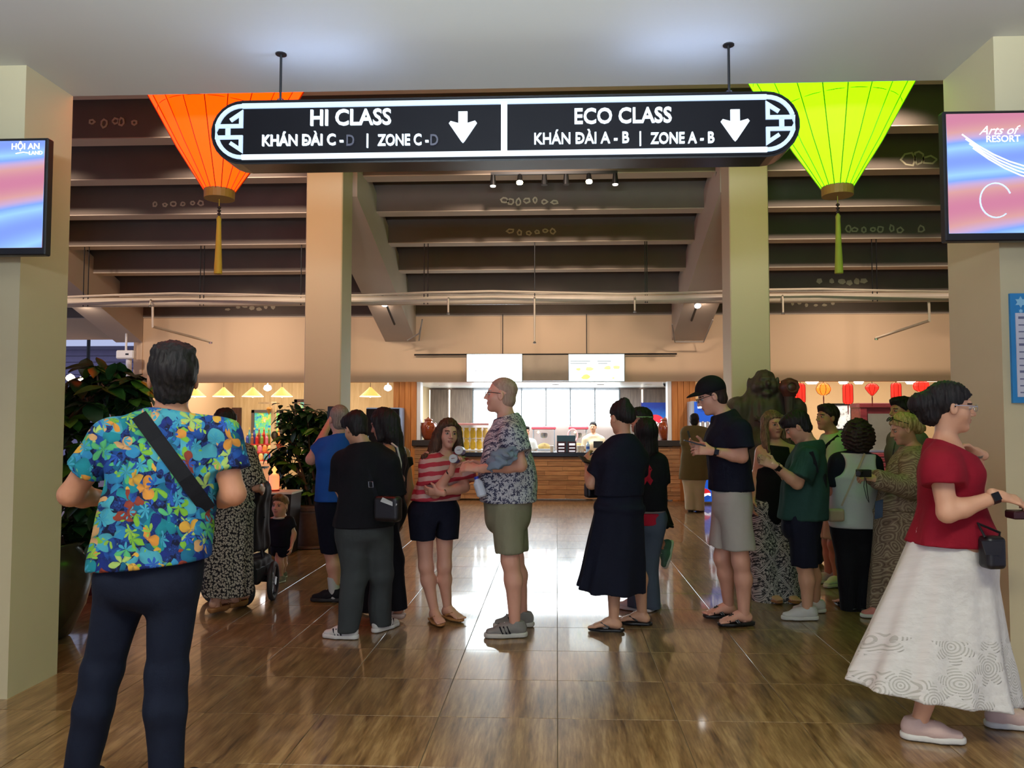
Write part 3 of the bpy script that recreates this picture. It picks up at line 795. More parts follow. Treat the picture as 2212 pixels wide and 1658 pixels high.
spot('track_spot', (xs[1], ty - .1, tz - .2), (xs[1], 9.6, 0), 90, (1, .85, .55), 80); spot('track_spot', (xs[4], ty - .1, tz - .2), (xs[4], 9.6, 0), 90, (1, .85, .55), 80)
for k, (px, py, px2, py2) in enumerate(((832, 652, 852, 700), (1506, 655, 1494, 692))):
    a = at(px, py, 12.6); b_ = at(px2, py2, 13.5)
    g = thing('girder_spotlight', ('small spotlight on a short black rail under the girder beside the orange-lit pillar', 'small spotlight on a short black rail under the girder beside the green-lit pillar')[k], 'light', a)
    put('rail', MB().tube([at(px - 6 + 12 * k, py - 15, 12.4), b_], .02, 6), blackm, g); put('spot_head', MB().tube([a, a + V3(0, -.05, -.05)], [.05, .06], 12), white_mat, g); put('lens', MB().tube([a + V3(0, -.05, -.05), a + V3(0, -.056, -.058)], [.052, .045], 12), glow('cool_lamp_glass', (1, .95, .9, 1), 6), g)
eb = at(272, 768, 13.9)
el_ = thing('exit_lamp_box', 'small white emergency lamp box under the end of the far-left girder', 'lamp', eb); put('housing', MB().bbox(tuple(eb + V3(-.17, -.05, -.06)), tuple(eb + V3(.17, .05, .1)), .02), white_mat, el_); put('indicator', MB().box(tuple(eb + V3(.02, -.056, .01)), tuple(eb + V3(.08, -.05, .04))), black, el_); put('stem', MB().tube([eb + V3(0, 0, .1), eb + V3(0, 0, .45)], .02, 8), white_mat, el_); put('downpipe', MB().tube([eb + V3(.03, .05, -.06), eb + V3(.03, .05, -.5)], .05, 10), white_mat, el_)
# ================================================================== PLANTS
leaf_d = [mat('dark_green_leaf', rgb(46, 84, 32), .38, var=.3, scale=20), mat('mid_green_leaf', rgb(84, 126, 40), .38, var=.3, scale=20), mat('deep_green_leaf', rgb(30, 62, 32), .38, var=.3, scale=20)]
def leaf_mesh(m):
    n = 6; v = []; f = []
    for i in range(n + 1):
        t = i / n; w = .30 * math.sin(math.pi * min(1, t ** .8 * 1.0)) ** .9 if 0 < t < 1 else 0.0; z = .10 * t - .30 * t * t
        v += [(-w, t, z + .10 * w), (0, t, z - .04), (w, t, z + .10 * w)]
    for i in range(n):
        a = 3 * i; f += [(a, a + 1, a + 4, a + 3), (a + 1, a + 2, a + 5, a + 4)]
    me = mesh_of('leaf', v, f, m, None, True); return me
LEAF = [leaf_mesh(m) for m in leaf_d]
def add_leaf(parent, p, yaw, pitch, size, k):
    o = bpy.data.objects.new('leaf', LEAF[k]); COL.objects.link(o); o.parent = parent
    o.location = tuple(np.asarray(p) - wloc(parent)); o.rotation_euler = (pitch, random.uniform(-.4, .4), yaw); o.scale = (size, size, size)
def plant(label, name, root, stems, clusters, size, nleaf, trunk_r, trunk_m, Y, mats=(0, 1, 2), fill=None):
    t = thing(name, label, 'plant', root); rt = V3(*root)
    tops = []
    for s_ in stems: put('stem', MB().tube(s_, [trunk_r * (1 - .6 * i / (len(s_) - 1)) for i in range(len(s_))], 7), trunk_m, t); tops += [np.array(q) for q in s_[1:]]
    for (px, py, dy) in clusters:
        c = at(px, py, Y + dy)
        b = min(tops, key=lambda q: np.linalg.norm(q - c) + (2 if q[2] > c[2] + .05 else 0))
        put('twig', MB().tube([b, (b + c) / 2 + V3(0, 0, .03), c], [.009, .006, .004], 5), trunk_m, t)
        n = random.randint(nleaf[0], nleaf[1]); y0 = random.uniform(0, 6)
        for i in range(n): add_leaf(t, c, y0 + 2 * math.pi * i / n + random.uniform(-.3, .3), random.uniform(-.75, .25), size * random.uniform(.7, 1.15), random.choice(mats))
    if fill:
        V = []; Fc = []; base = np.array([v.co[:] for v in LEAF[0].vertices]); fb_ = [tuple(q.vertices) for q in LEAF[0].polygons]
        for _ in range(fill[0]):
            c0 = clusters[random.randrange(len(clusters))]; c = at(c0[0] + random.uniform(-fill[1], fill[1]), c0[1] + random.uniform(-fill[1], fill[1] * 1.3), Y + random.uniform(-.05, .35))
            e = Matrix.Rotation(random.uniform(0, 6.28), 3, 'Z') @ Matrix.Rotation(random.uniform(-1.2, .3), 3, 'X'); R_ = np.array(e); o_ = len(V) * len(base)
            V.append(base * size * random.uniform(.6, 1.05) @ R_.T + c); Fc += [tuple(o_ + i for i in q) for q in fb_]
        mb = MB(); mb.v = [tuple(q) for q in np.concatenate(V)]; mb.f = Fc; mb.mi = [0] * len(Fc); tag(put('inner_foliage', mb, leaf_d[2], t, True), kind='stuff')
    return t
bark = mat('brown_bark', rgb(84, 66, 46), .8, bmp=.3)
# tall plant behind the left wall edge
YP = 5.15; r0 = onfloor(133, 1400); px_ = at(150, 1300, YP)[0]
pot1 = thing('round_pot', 'dark glazed round-bellied floor pot at the foot of the left wall edge', 'pot', (px_ - .22, YP, 0))
put('pot_body', MB().lathe([(.16, 0), (.2, .02), (.29, .22), (.33, .40), (.31, .54), (.25, .62), (.28, .65), (.25, .66), (.23, .60)], (px_ - .22, YP, 0), 30), mat('dark_olive_glaze', rgb(58, 50, 34), .25), pot1, True); put('soil', MB().lathe([(.24, .60), (.05, .62)], (px_ - .22, YP, 0), 20), mat('dark_soil', rgb(40, 28, 20), .9), pot1)
tx = px_ - .22
cl = [(205, 790, 0), (245, 800, .1), (180, 830, .1), (225, 835, -.1), (260, 825, 0), (285, 820, -.05), (150, 860, .1), (190, 870, -.1), (230, 880, .1), (270, 865, .1), (150, 905, -.1), (180, 915, .1), (215, 920, 0), (140, 940, -.05), (165, 960, .1), (195, 965, 0), (240, 930, .2), (140, 1000, 0), (170, 1020, .15), (145, 1050, .1), (165, 1085, 0), (190, 1060, .2), (140, 1120, .1), (170, 1140, .15), (200, 1110, .25), (150, 1180, .15), (180, 1190, .2), (205, 1160, .3), (160, 1225, .2), (290, 860, .05), (300, 835, 0)]
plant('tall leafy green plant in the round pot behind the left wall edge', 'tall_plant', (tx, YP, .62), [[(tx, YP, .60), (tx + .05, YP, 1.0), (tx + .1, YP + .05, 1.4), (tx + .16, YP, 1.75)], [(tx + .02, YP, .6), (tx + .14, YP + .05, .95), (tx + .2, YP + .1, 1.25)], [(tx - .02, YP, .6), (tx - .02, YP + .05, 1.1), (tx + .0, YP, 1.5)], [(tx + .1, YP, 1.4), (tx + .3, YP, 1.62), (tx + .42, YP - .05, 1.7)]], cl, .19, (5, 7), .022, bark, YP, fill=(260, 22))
rp = at(205, 1255, 6.6); t = thing('red_planter', 'dark red planter with pink plants behind the nearest man', 'planter', (rp[0], 6.6, 0)); put('tub', MB().lathe([(.2, 0), (.26, .25), (.28, .3), (.25, .3)], (rp[0], 6.6, 0), 20), mat('dark_red_glaze', rgb(86, 20, 30), .4), t)
for q in range(7): a = q * .9; put('pink_leaf', MB().tube([(rp[0], 6.6, .28), (rp[0] + .08 * math.cos(a), 6.6 + .08 * math.sin(a), .55), (rp[0] + .16 * math.cos(a), 6.6 + .16 * math.sin(a), .8)], [.012, .03, .004], 5), mat('crimson_leaf', rgb(150, 26, 60), .5), t)
# plant in front of the orange-lit pillar
Y2 = 9.05; q0 = at(680, 1160, Y2); x2 = q0[0]
pot2 = thing('stone_pot', 'mottled brown square-shouldered pot in front of the orange-lit pillar', 'pot', (x2, Y2, 0)); put('pot_body', MB().lathe([(.22, 0), (.235, .02), (.25, .30), (.27, .40), (.275, .46), (.25, .46), (.24, .40)], (x2, Y2, 0), 28), mat('mottled_brown_stone', rgb(96, 72, 58), .4, var=.4, scale=22), pot2, True); put('rim', MB().lathe([(.262, .43), (.29, .44), (.29, .475), (.262, .48)], (x2, Y2, 0), 28), mat('mottled_brown_stone', rgb(96, 72, 58)), pot2); put('saucer', MB().lathe([(.27, 0), (.31, .01), (.31, .03), (.27, .03)], (x2, Y2, 0), 28), mat('mottled_brown_stone', rgb(96, 72, 58)), pot2); put('soil', MB().lathe([(.25, .41), (.05, .43)], (x2, Y2, 0), 20), mat('dark_soil', rgb(40, 28, 20)), pot2)
cl2 = [(655, 888, 0), (670, 895, .1), (690, 900, .1), (640, 905, .05), (622, 915, -.05), (705, 905, 0), (655, 920, 0), (680, 925, -.1), (630, 940, .1), (612, 945, 0), (660, 945, .1), (695, 940, .1), (640, 965, -.1), (615, 975, .05), (665, 970, 0), (690, 975, .15), (625, 1000, 0), (650, 1000, .1), (605, 1005, .1), (680, 1005, 0), (635, 1030, -.1), (660, 1035, .1), (615, 1035, .05), (690, 1040, .1), (645, 1060, 0), (625, 1070, .1), (675, 1065, -.05), (655, 1090, .1), (635, 1095, 0), (685, 1095, .1), (665, 1115, 0), (645, 1120, .1), (720, 915, .1), (735, 900, .15), (700, 1120, .05), (600, 985, 0), (620, 890, .1)]
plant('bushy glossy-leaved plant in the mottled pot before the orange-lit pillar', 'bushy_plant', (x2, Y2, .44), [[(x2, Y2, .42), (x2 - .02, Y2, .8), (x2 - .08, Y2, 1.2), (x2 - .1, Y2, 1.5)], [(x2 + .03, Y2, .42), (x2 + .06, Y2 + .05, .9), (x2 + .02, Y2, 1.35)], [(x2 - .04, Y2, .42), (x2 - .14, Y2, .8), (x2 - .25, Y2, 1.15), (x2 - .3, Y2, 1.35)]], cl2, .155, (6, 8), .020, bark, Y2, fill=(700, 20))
# black tapered stand with a little red lantern
Y3 = 8.4; b0, b1 = at(577, 1066, Y3), at(632, 1066, Y3); bz = b0[2]
bn = thing('black_planter_stand', 'tall black tapered stand with a pale rim behind the toddler', 'stand', ((b0[0] + b1[0]) / 2, Y3, 0)); put('box', MB().prism([(b0[0] + .04, 0), (b1[0] - .04, 0), (b1[0], bz), (b0[0], bz)], (0, Y3 + .3, 0), (1, 0, 0), (0, 0, 1), (0, -1, 0), .34), black, bn); put('rim', MB().box((b0[0] - .01, Y3 - .05, bz), (b1[0] + .01, Y3 + .31, bz + .02)), white_mat, bn)
rx_ = at(592, 1060, Y3 + .1)[0]; t = thing('red_table_lantern', 'small glowing red table lantern standing on the black stand', 'lantern', (rx_, Y3 + .1, bz + .02)); put('shade', MB().lathe([(.05, .04), (.055, .05), (.055, .19), (.03, .21)], (rx_, Y3 + .1, bz), 16), glow('red_orange_shade', (1.8, .18, .05, 1), 1.2), t); put('foot', MB().lathe([(.06, .02), (.06, .03), (.045, .04)], (rx_, Y3 + .1, bz), 16), mat('dark_red_thread', rgb(110, 10, 10)), t); put('finial', MB().lathe([(.03, .21), (.012, .23), (.03, .26), (.004, .30)], (rx_, Y3 + .1, bz), 12), glow('yellow_finial', (1.6, .5, .1, 1), 1.0), t)

# ================================================================== STROLLER
YS = 6.35; sx = at(552, 1200, YS)[0]
sr = thing('stroller', 'black folding stroller with large wheels pushed by the leopard-dress woman', 'stroller', (sx, YS, 0)); sf_ = cloth('black_stroller_fabric', rgb(18, 20, 30)) if 'cloth' in globals() else mat('black_stroller_fabric', rgb(18, 20, 30), .7, bmp=.2)
def wheel(c, r, w, ax, name='wheel'):
    ax = unit(ax); u = unit(np.cross(ax, (0, 0, 1))); v = np.cross(ax, u); c = np.array(c, float)
    o = put(name, MB().tube([c + r * .9 * (u * math.cos(a) + v * math.sin(a)) for a in np.linspace(0, 2 * math.pi, 25)[:-1]], w, 8, closed=True), mat('grey_black_tyre', rgb(46, 46, 46), .7), sr, True)
    put('hub', MB().tube([c - ax * w, c + ax * w], r * .22, 14), mat('grey_hub', rgb(150, 150, 148), .4), o)
    for a in np.linspace(0, 2 * math.pi, 7)[:-1]: put('spoke', MB().tube([c + (u * math.cos(a) + v * math.sin(a)) * r * .15, c + (u * math.cos(a) + v * math.sin(a)) * r * .88], w * .45, 5), mat('grey_hub', rgb(150, 150, 148)), o)
wr_ = at(590, 1258, YS); r_ = .155
wheel((wr_[0], YS, r_), r_, .022, (1, .15, 0)); wheel((wr_[0] - .50, YS + .08, r_), r_, .022, (1, .15, 0)); fw_ = at(520, 1300, YS - .25); wheel((fw_[0], YS - .22, .12), .12, .02, (.35, 1, 0), 'front_wheel'); wheel((fw_[0] - .3, YS - .1, .12), .12, .02, (.35, 1, 0), 'front_wheel')
put('axle', MB().tube([(wr_[0], YS, r_), (wr_[0] - .5, YS + .08, r_)], .014, 8), blackm, sr)
hx = at(565, 1045, YS); put('handle_frame', MB().tube([(wr_[0] - .06, YS, r_ + .05), at(566, 1190, YS), at(570, 1060, YS), at(562, 1038, YS - .05), at(545, 1042, YS - .2)], .014, 8), blackm, sr); put('handle_frame', MB().tube([(wr_[0] - .42, YS + .05, r_ + .05), at(490, 1190, YS + .1), at(500, 1060, YS + .05), at(505, 1040, YS), at(540, 1042, YS - .2)], .014, 8), blackm, sr)
F = Field(); F.u(rbox(at(548, 1120, YS), (.085, .17, .27), None, .04), .03); F.u(rbox(at(545, 1230, YS - .03), (.10, .2, .10), None, .03), .05); F.u(ell(at(552, 1062, YS - .02), (.10, .20, .10)), .05); F.disp = wrinkle(.008, 22, 8); put_sdf('seat_fabric', [F.mesh(.012)], [sf_], sr)
put('basket', MB().bbox((at(520, 1260, YS)[0], YS - .22, .16), (at(575, 1260, YS)[0], YS + .2, .30), .02), sf_, sr); put('brake_bar', MB().tube([(wr_[0] - .25, YS, .2), (wr_[0], YS - .02, .2)], .018, 8), blackm, sr); put('strap', MB().tube([at(567, 1060, YS - .03), at(569, 1090, YS - .03), at(566, 1110, YS - .03), at(572, 1118, YS - .03)], .006, 5), blackm, sr)
# ================================================================== KIOSK
plank_m = wood('striped_counter_plank', rgb(150, 98, 58), rgb(196, 146, 96), 'X', 5, .45)
stone = mat('black_counter_stone', rgb(28, 30, 40), .2)
def planked(t, x0, x1, y, z0, z1, rows, ln):
    h = (z1 - z0) / rows
    for r in range(rows):
        x = x0 - (0 if r % 2 else ln * .45); q = 0
        while x < x1 - .01:
            a, b_ = max(x0, x), min(x1, x + ln * (.9 + .2 * ((r * 7 + q * 3) % 5) / 5))
            if b_ - a > .03: put('plank', MB().box((a + .002, y - .006 * ((r * 5 + q * 3) % 3), z0 + r * h + .003), (b_ - .002, y + .03, z0 + (r + 1) * h - .003)), plank_m, t)
            x += ln * (.9 + .2 * ((r * 7 + q * 3) % 5) / 5); q += 1
ct = thing('counter', 'long wood-plank service counter with a dark stone top under the menu screens', 'counter', (-.15, 14.3, 0))
put('carcass', MB().box((-2.0, 14.30, .04), (1.78, 14.85, .80)), mat('dark_carcass', rgb(70, 50, 36), .6), ct)
planked(ct, -2.0, 1.78, 14.27, .02, .80, 9, .62)
put('worktop', MB().bbox((-2.0, 14.18, .805), (1.78, 14.95, .885), .01), stone, ct)
for x0, x1, lab in ((-2.66, -2.0, 'tall wood-plank end unit with a black top beneath the jar nearer the long-haired women'), (1.78, 2.26, 'tall wood-plank end unit with a black top beneath the jar nearer the drinks fridge')):
    e = thing('counter_end', lab, 'counter', ((x0 + x1) / 2, 14.25, 0))
    put('carcass', MB().box((x0 + .01, 14.25, .03), (x1 - .01, 14.85, 1.0)), mat('dark_carcass', rgb(70, 50, 36), .6), e); planked(e, x0, x1, 14.215, .02, .99, 13, .5)
    put('cap', MB().bbox((x0 - .04, 14.14, 1.0), (x1 + .04, 14.9, 1.11), .01), mat('dark_brown_top', rgb(48, 40, 36), .35), e)
# backlit wall: dark wood panels at the sides, glowing panes in the middle
KY = 17.12
def px_x(px, Y): return at(px, 880, Y)[0]
bw_ = thing('backlit_wall', 'brightly glowing white pane wall behind the service counter', 'light wall', (-.2, KY, 1.4))
z0, z1 = at(1180, 917, KY)[2], at(1180, 843, KY)[2]
PANE = glow('glowing_white_pane', (.80, .94, 1, 1), 7.0)
xs = np.linspace(px_x(1022, KY), px_x(1338, KY), 7)
for k in range(6): put('pane', MB().box((xs[k] + .012, KY, z0), (xs[k + 1] - .012, KY + .03, z1)), PANE, bw_)
for k in range(7): put('mullion', MB().box((xs[k] - .014, KY - .03, z0 - .02), (xs[k] + .014, KY + .04, z1 + .06)), mat('grey_mullion', rgb(120, 128, 132), .5), bw_)
put('head_rail', MB().box((xs[0], KY - .02, z1), (xs[6], KY + .04, z1 + .06)), steel, bw_)
for x in xs: pass
pw = thing('wall_panelling', 'grey-brown wood panelling with light slots beside the glowing panes', 'panelling', (-.2, KY, .8))
for a, b_ in ((908, 925), (930, 968), (973, 1021), (1339, 1385), (1390, 1440)):
    put('panel', MB().bbox((px_x(a, KY), KY - .01, .9), (px_x(b_, KY), KY + .05, 2.17), .006), grey_panel, pw)
for a in (927.5, 970.5, 1387.5): put('light_slot', MB().box((px_x(a - 1.2, KY), KY, .95), (px_x(a + 1.2, KY), KY + .02, 2.16)), glow('slot_light', (1, .93, .8, 1), 3), pw)
bc = thing('back_counter', 'low back counter along the kiosk wall', 'counter', (-.2, 16.4, 0)); put('body', MB().box((-2.5, 16.05, 0), (2.4, 17.1, .78)), white_mat, bc); put('worktop', MB().bbox((-2.5, 16.0, .78), (2.4, 17.1, .82), .008), steel, bc)
# ceiling downlights of the kiosk
for k, px in enumerate((955, 1200, 1400, 1297)):
    p = at(px, 832, 15.6); d = thing('downlight', ('recessed round downlight above the left jar', 'recessed round downlight above the menu stand', 'recessed round downlight above the soda poster', 'recessed round downlight beside the soda poster')[k], 'light', (p[0], 15.6, BHZ - .01), 'kiosk downlights')
    put('trim', MB().lathe([(.05, 0), (.075, 0), (.075, .012), (.05, .012)], (p[0], 15.6, BHZ - .008), 16), white_mat, d); put('lens', MB().lathe([(.001, .004), (.05, .004), (.05, .008), (.001, .008)], (p[0], 15.6, BHZ - .008), 16), glow('downlight_glass', (1, .98, .95, 1), 12), d)
# dome camera
dc = at(1437, 830, 14.6); d = thing('dome_camera', 'small dome security camera under the kiosk lintel', 'camera', dc); put('base', MB().lathe([(.05, .02), (.05, .05)], tuple(dc), 14), white_mat, d); put('dome', MB().lathe([(.006, -.04), (.03, -.03), (.045, 0), (.045, .02)], tuple(dc), 14), black, d)
# menu screens on a rail
rl = at(895, 766, 14.2); rr = at(1462, 764, 14.2)
ra = thing('screen_rail', 'thin dark rail above the kiosk carrying the menu screens', 'rail', ((rl[0] + rr[0]) / 2, 14.2, rl[2])); put('bar', MB().tube([rl, rr], .016, 8), blackm, ra)
for px in (1086, 1267): x = at(px, 700, 14.2)[0]; put('drop_rod', MB().tube([(x, 14.2, rl[2]), (x, 14.2, 3.46)], .008, 6), blackm, ra)
SCW = glow('blown_white_screen', (.80, .95, 1, 1), 9.0); SCM = glow('menu_screen', (.84, .97, 1, 1), 1.15)
def menu(label, pxa, pxb, m):
    a, b_ = at(pxa, 823, 14.15), at(pxb, 765, 14.15)
    t = thing('menu_screen', label, 'screen', ((a[0] + b_[0]) / 2, 14.15, a[2])); put('bezel', MB().bbox((a[0] - .01, 14.15, a[2] - .01), (b_[0] + .01, 14.2, b_[2] + .01), .005), mat('silver_bezel', rgb(170, 190, 200), .4), t)
    return put('display', MB().box((a[0], 14.146, a[2]), (b_[0], 14.152, b_[2])), m, t), t
d1, t1 = menu('blank glowing white menu screen above the bald man', 1009, 1127, SCW)
for px in (1028, 1043): q = at(px, 800, 14.14); put('printed_mark', MB().xz([(q[0] + .035 * math.cos(a), q[2] + .01 * math.sin(a)) for a in np.linspace(0, 6.28, 9)[:-1]], 14.142, 14.146), mat('brown_print', rgb(150, 110, 110), .6), d1)
d2, t2 = menu('bright menu screen with yellow food pictures and a heading', 1229, 1348, SCM)
q = at(1288, 774, 14.14); put('heading', MB().text('SNACK MENU', .045, (q[0], 14.143, q[2]), depth=.002), mat('teal_grey_print', rgb(110, 140, 150), .6), d2)
for k, (pa, pb, py) in enumerate(((1232, 1275, 779), (1290, 1320, 779), (1232, 1268, 784), (1292, 1312, 784))): put('text_line', MB().box(tuple(at(pa, py + 1.2, 14.146)), tuple(at(pb, py, 14.142))), mat('teal_grey_print', rgb(110, 140, 150), .6), d2)
for px, py, rx, c in ((1249, 797, .06, 0), (1273, 796, .085, 1), (1313, 794, .075, 1), (1332, 793, .07, 1), (1265, 814, .09, 2), (1325, 816, .03, 2)):
    q = at(px, py, 14.14); rp = [(q[0] + rx * random.uniform(.6, 1.1) * math.cos(a), q[2] + rx * .6 * random.uniform(.5, 1.1) * math.sin(a)) for a in np.linspace(0, 6.28, 12)[:-1]]
    put('food_picture', MB().xz(rp, 14.142, 14.146), glow(('lime_food', 'yellow_food', 'amber_food')[c], ((.6, .8, .05, 1), (.95, .75, .1, 1), (1, .7, .05, 1))[c], 1.0), d2)
a, b_ = at(1128, 822, 14.2), at(1229, 766, 14.2)
bp = thing('blank_board', 'plain taupe board hanging between the two menu screens', 'board', ((a[0] + b_[0]) / 2, 14.2, a[2])); put('board', MB().bbox((a[0] + .01, 14.19, a[2]), (b_[0] - .01, 14.21, b_[2]), .004), mat('taupe_board', rgb(176, 160, 138), .7), bp); put('edge_trim', MB().box((a[0], 14.185, a[2] - .01), (b_[0], 14.2, a[2])), steel, bp)
# glazed jars on the end units
def jar(label, px, Y, k=1.0):
    p = at(px, 949, Y); c = (p[0], Y, 1.11); t = thing('glazed_jar', label, 'jar', c)
    g = mat('brown_crackle_glaze', rgb(140, 62, 26), .12, var=.35, scale=30, coat=.6)
    put('jar_body', MB().lathe([(.075, 0), (.10, .04), (.15, .16), (.165, .24), (.14, .30), (.075, .335), (.07, .365), (.088, .38), (.075, .39), (.03, .405), (.012, .43)], c, 28), g, t, True)
    for q in range(4):
        a = math.pi / 4 + q * math.pi / 2; put('ear', MB().tube([(c[0] + r * math.cos(a), c[1] + r * math.sin(a), c[2] + z) for r, z in ((.15, .22), (.19, .26), (.175, .31), (.12, .315))], .013, 6), g, t, True)
jar('brown glazed jar on the counter end beside the striped girl', 925, 14.45); jar('brown glazed jar on the counter end in front of the soda poster', 1437, 14.45)
# popcorn machines
def popcorn(label, px0, px1):
    a, b_ = at(px0, 975, 16.3), at(px1, 921, 16.3); x0, x1, z0, z1 = a[0], b_[0], .82, b_[2]; y0, y1 = 16.1, 16.45
    t = thing('popcorn_machine', label, 'popcorn machine', ((x0 + x1) / 2, 16.27, .82)); rd = mat('rose_red_enamel', rgb(190, 70, 80), .35)
    put('base_tray', MB().bbox((x0, y0, z0), (x1, y1, z0 + .06), .008), steel, t); put('roof', MB().bbox((x0 - .02, y0 - .02, z1 - .06), (x1 + .02, y1 + .02, z1), .015), rd, t)
    for x in (x0 + .012, x1 - .012):
        for y in (y0 + .012, y1 - .012): put('post', MB().box((x - .01, y - .01, z0 + .06), (x + .01, y + .01, z1 - .06)), steel, t)
    put('kettle', MB().lathe([(.05, 0), (.075, .03), (.075, .1), (.06, .11)], ((x0 + x1) / 2, 16.28, z1 - .24), 16), steel, t); put('popcorn_heap', MB().lathe([(.17, 0), (.15, .05), (.08, .10), (.01, .12)], ((x0 + x1) / 2, 16.28, z0 + .06), 16), mat('popcorn_yellow', rgb(236, 200, 120), .8, bmp=.6, bscale=60), t); put('lamp', MB().lathe([(.01, 0), (.03, .02), (.01, .05)], (x0 + .12, 16.2, z1 - .14), 10), glow('machine_bulb', (1, .6, .2, 1), 6), t)
    put('glass_front', MB().box((x0 + .02, y0 + .004, z0 + .06), (x1 - .02, y0 + .008, z1 - .06)), mat('clear_glass', (1, 1, 1, 1), .05, trans=1.0), t)
popcorn('popcorn machine with a lit bulb behind the bald man on the back counter', 1151, 1199); popcorn('popcorn machine behind the menu stand on the back counter', 1230, 1268)
# snack display of yellow bags
a, b_ = at(988, 970, 15.2), at(1052, 925, 15.2)
dcase = thing('display_case', 'glass snack display case on the counter between the striped girl and bald man', 'display case', ((a[0] + b_[0]) / 2, 15.2, .82))
put('shelf', MB().box((a[0] - .05, 14.97, .80), (b_[0] + .1, 15.45, .9)), white_mat, dcase); put('roof', MB().box((a[0], 15.0, 1.38), (b_[0] + .05, 15.4, 1.42)), mat('pink_trim', rgb(210, 150, 150), .5), dcase); put('glass_front', MB().box((a[0], 15.0, .9), (b_[0] + .05, 15.006, 1.38)), mat('clear_glass', (1, 1, 1, 1), .05, trans=1.0), dcase)
put('frame_post', MB().box((a[0], 15.0, .9), (a[0] + .015, 15.4, 1.38)), steel, dcase); put('back_support', MB().box((a[0] - .04, 15.1, 0), (b_[0] + .05, 15.4, .80)), white_mat, dcase)
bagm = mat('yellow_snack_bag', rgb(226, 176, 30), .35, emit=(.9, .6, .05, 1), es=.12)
for k in range(5):
    x = a[0] + .06 + k * .125
    for r in range(2):
        z = .9 + r * .22; t = thing('snack_bag', 'yellow snack bag, %s along the %s row of the display case' % (('first', 'second', 'third', 'fourth', 'fifth')[k], ('lower', 'upper')[r]), 'snack bag', (x, 15.2, z), 'yellow snack bags in the display case')
        put('pouch', MB().lathe([(.035, 0), (.055, .03), (.055, .14), (.03, .19)], (x, 15.2, z), 10, sy=.6), bagm, t); put('top_seal', MB().box((x - .045, 15.196, z + .185), (x + .045, 15.204, z + .21)), bagm, t)
# menu stand with two plum cards, laptop, cups, bottle on the counter
m0, m1 = at(1203, 978, 14.4), at(1243, 940, 14.4)
ms = thing('card_stand', 'dark teal stand with two plum menu cards in white writing on the counter', 'menu stand', ((m0[0] + m1[0]) / 2, 14.4, .885)); put('back_board', MB().bbox((m0[0], 14.4, .885), (m1[0], 14.43, m1[2]), .004), mat('dark_teal_board', rgb(44, 84, 104), .5), ms)
for k, (pa, pb) in enumerate(((1203, 1223), (1226, 1245))):
    q0, q1 = at(pa, 977, 14.37), at(pb, 953, 14.37); c = put('card', MB().box((q0[0], 14.37, .886), (q1[0], 14.385, q1[2])), mat('plum_card', rgb(66, 40, 54), .6), ms)
    for r in range(4): z = .905 + r * .045; put('writing', MB().stroke([(q0[0] + .03 + .022 * j, z + .012 * ((j * 3 + r) % 3)) for j in range(6)], .015, 14.366, 14.37), WHT, c)
bt = at(1270, 975, 14.6); t = thing('small_water_bottle', 'clear water bottle with a blue label on the counter', 'bottle', (bt[0], 14.6, .885)); put('bottle', MB().lathe([(.032, 0), (.034, .01), (.034, .13), (.014, .17), (.014, .19)], (bt[0], 14.6, .885), 14), mat('pale_blue_plastic', rgb(170, 200, 226), .2), t); put('label', MB().lathe([(.0345, .05), (.0345, .10)], (bt[0], 14.6, .885), 14), mat('blue_bottle_label', rgb(40, 90, 180), .5), t)
for k, px in enumerate((1192, 1250, 1258)):
    q = at(px, 975, 14.55); t = thing('paper_cup', ('clear cup standing left of the menu cards', 'clear cup standing just right of the menu cards', 'clear cup standing near the water bottle')[k], 'cup', (q[0], 14.55, .885), 'cups on the counter'); put('cup', MB().lathe([(.028, 0), (.038, .11), (.036, .11), (.026, .004)], (q[0], 14.55, .885), 14), mat('frosted_cup', rgb(226, 214, 196), .3), t); put('rim', MB().lathe([(.038, .108), (.041, .111), (.038, .114)], (q[0], 14.55, .885), 14), white_mat, t)
q = at(1292, 965, 14.75); t = thing('payment_terminal', 'dark payment screen standing before the cream-bloused kiosk worker', 'terminal', (q[0], 14.75, .885)); put('screen', MB().box((q[0] - .09, 14.72, .95), (q[0] + .09, 14.74, 1.08)), black, t); put('foot', MB().box((q[0] - .03, 14.72, .885), (q[0] + .03, 14.80, .96)), steel, t)
# round globe of the coin press
gl = at(1237, 940, 16.0); t = thing('ring_stand', 'rose ring-shaped handle on the back counter beside the popcorn machine', 'ring', (gl[0], 15.95, .82)); put('ring', MB().tube([(gl[0] + .10 * math.cos(a), 15.95, gl[2] + .13 * math.sin(a)) for a in np.linspace(0, 6.28, 19)[:-1]], .015, 6, closed=True), mat('rose_enamel', rgb(214, 150, 150), .4), t); put('stem', MB().tube([(gl[0], 15.95, .82), (gl[0], 15.95, gl[2] - .13)], .02, 8), steel, t)
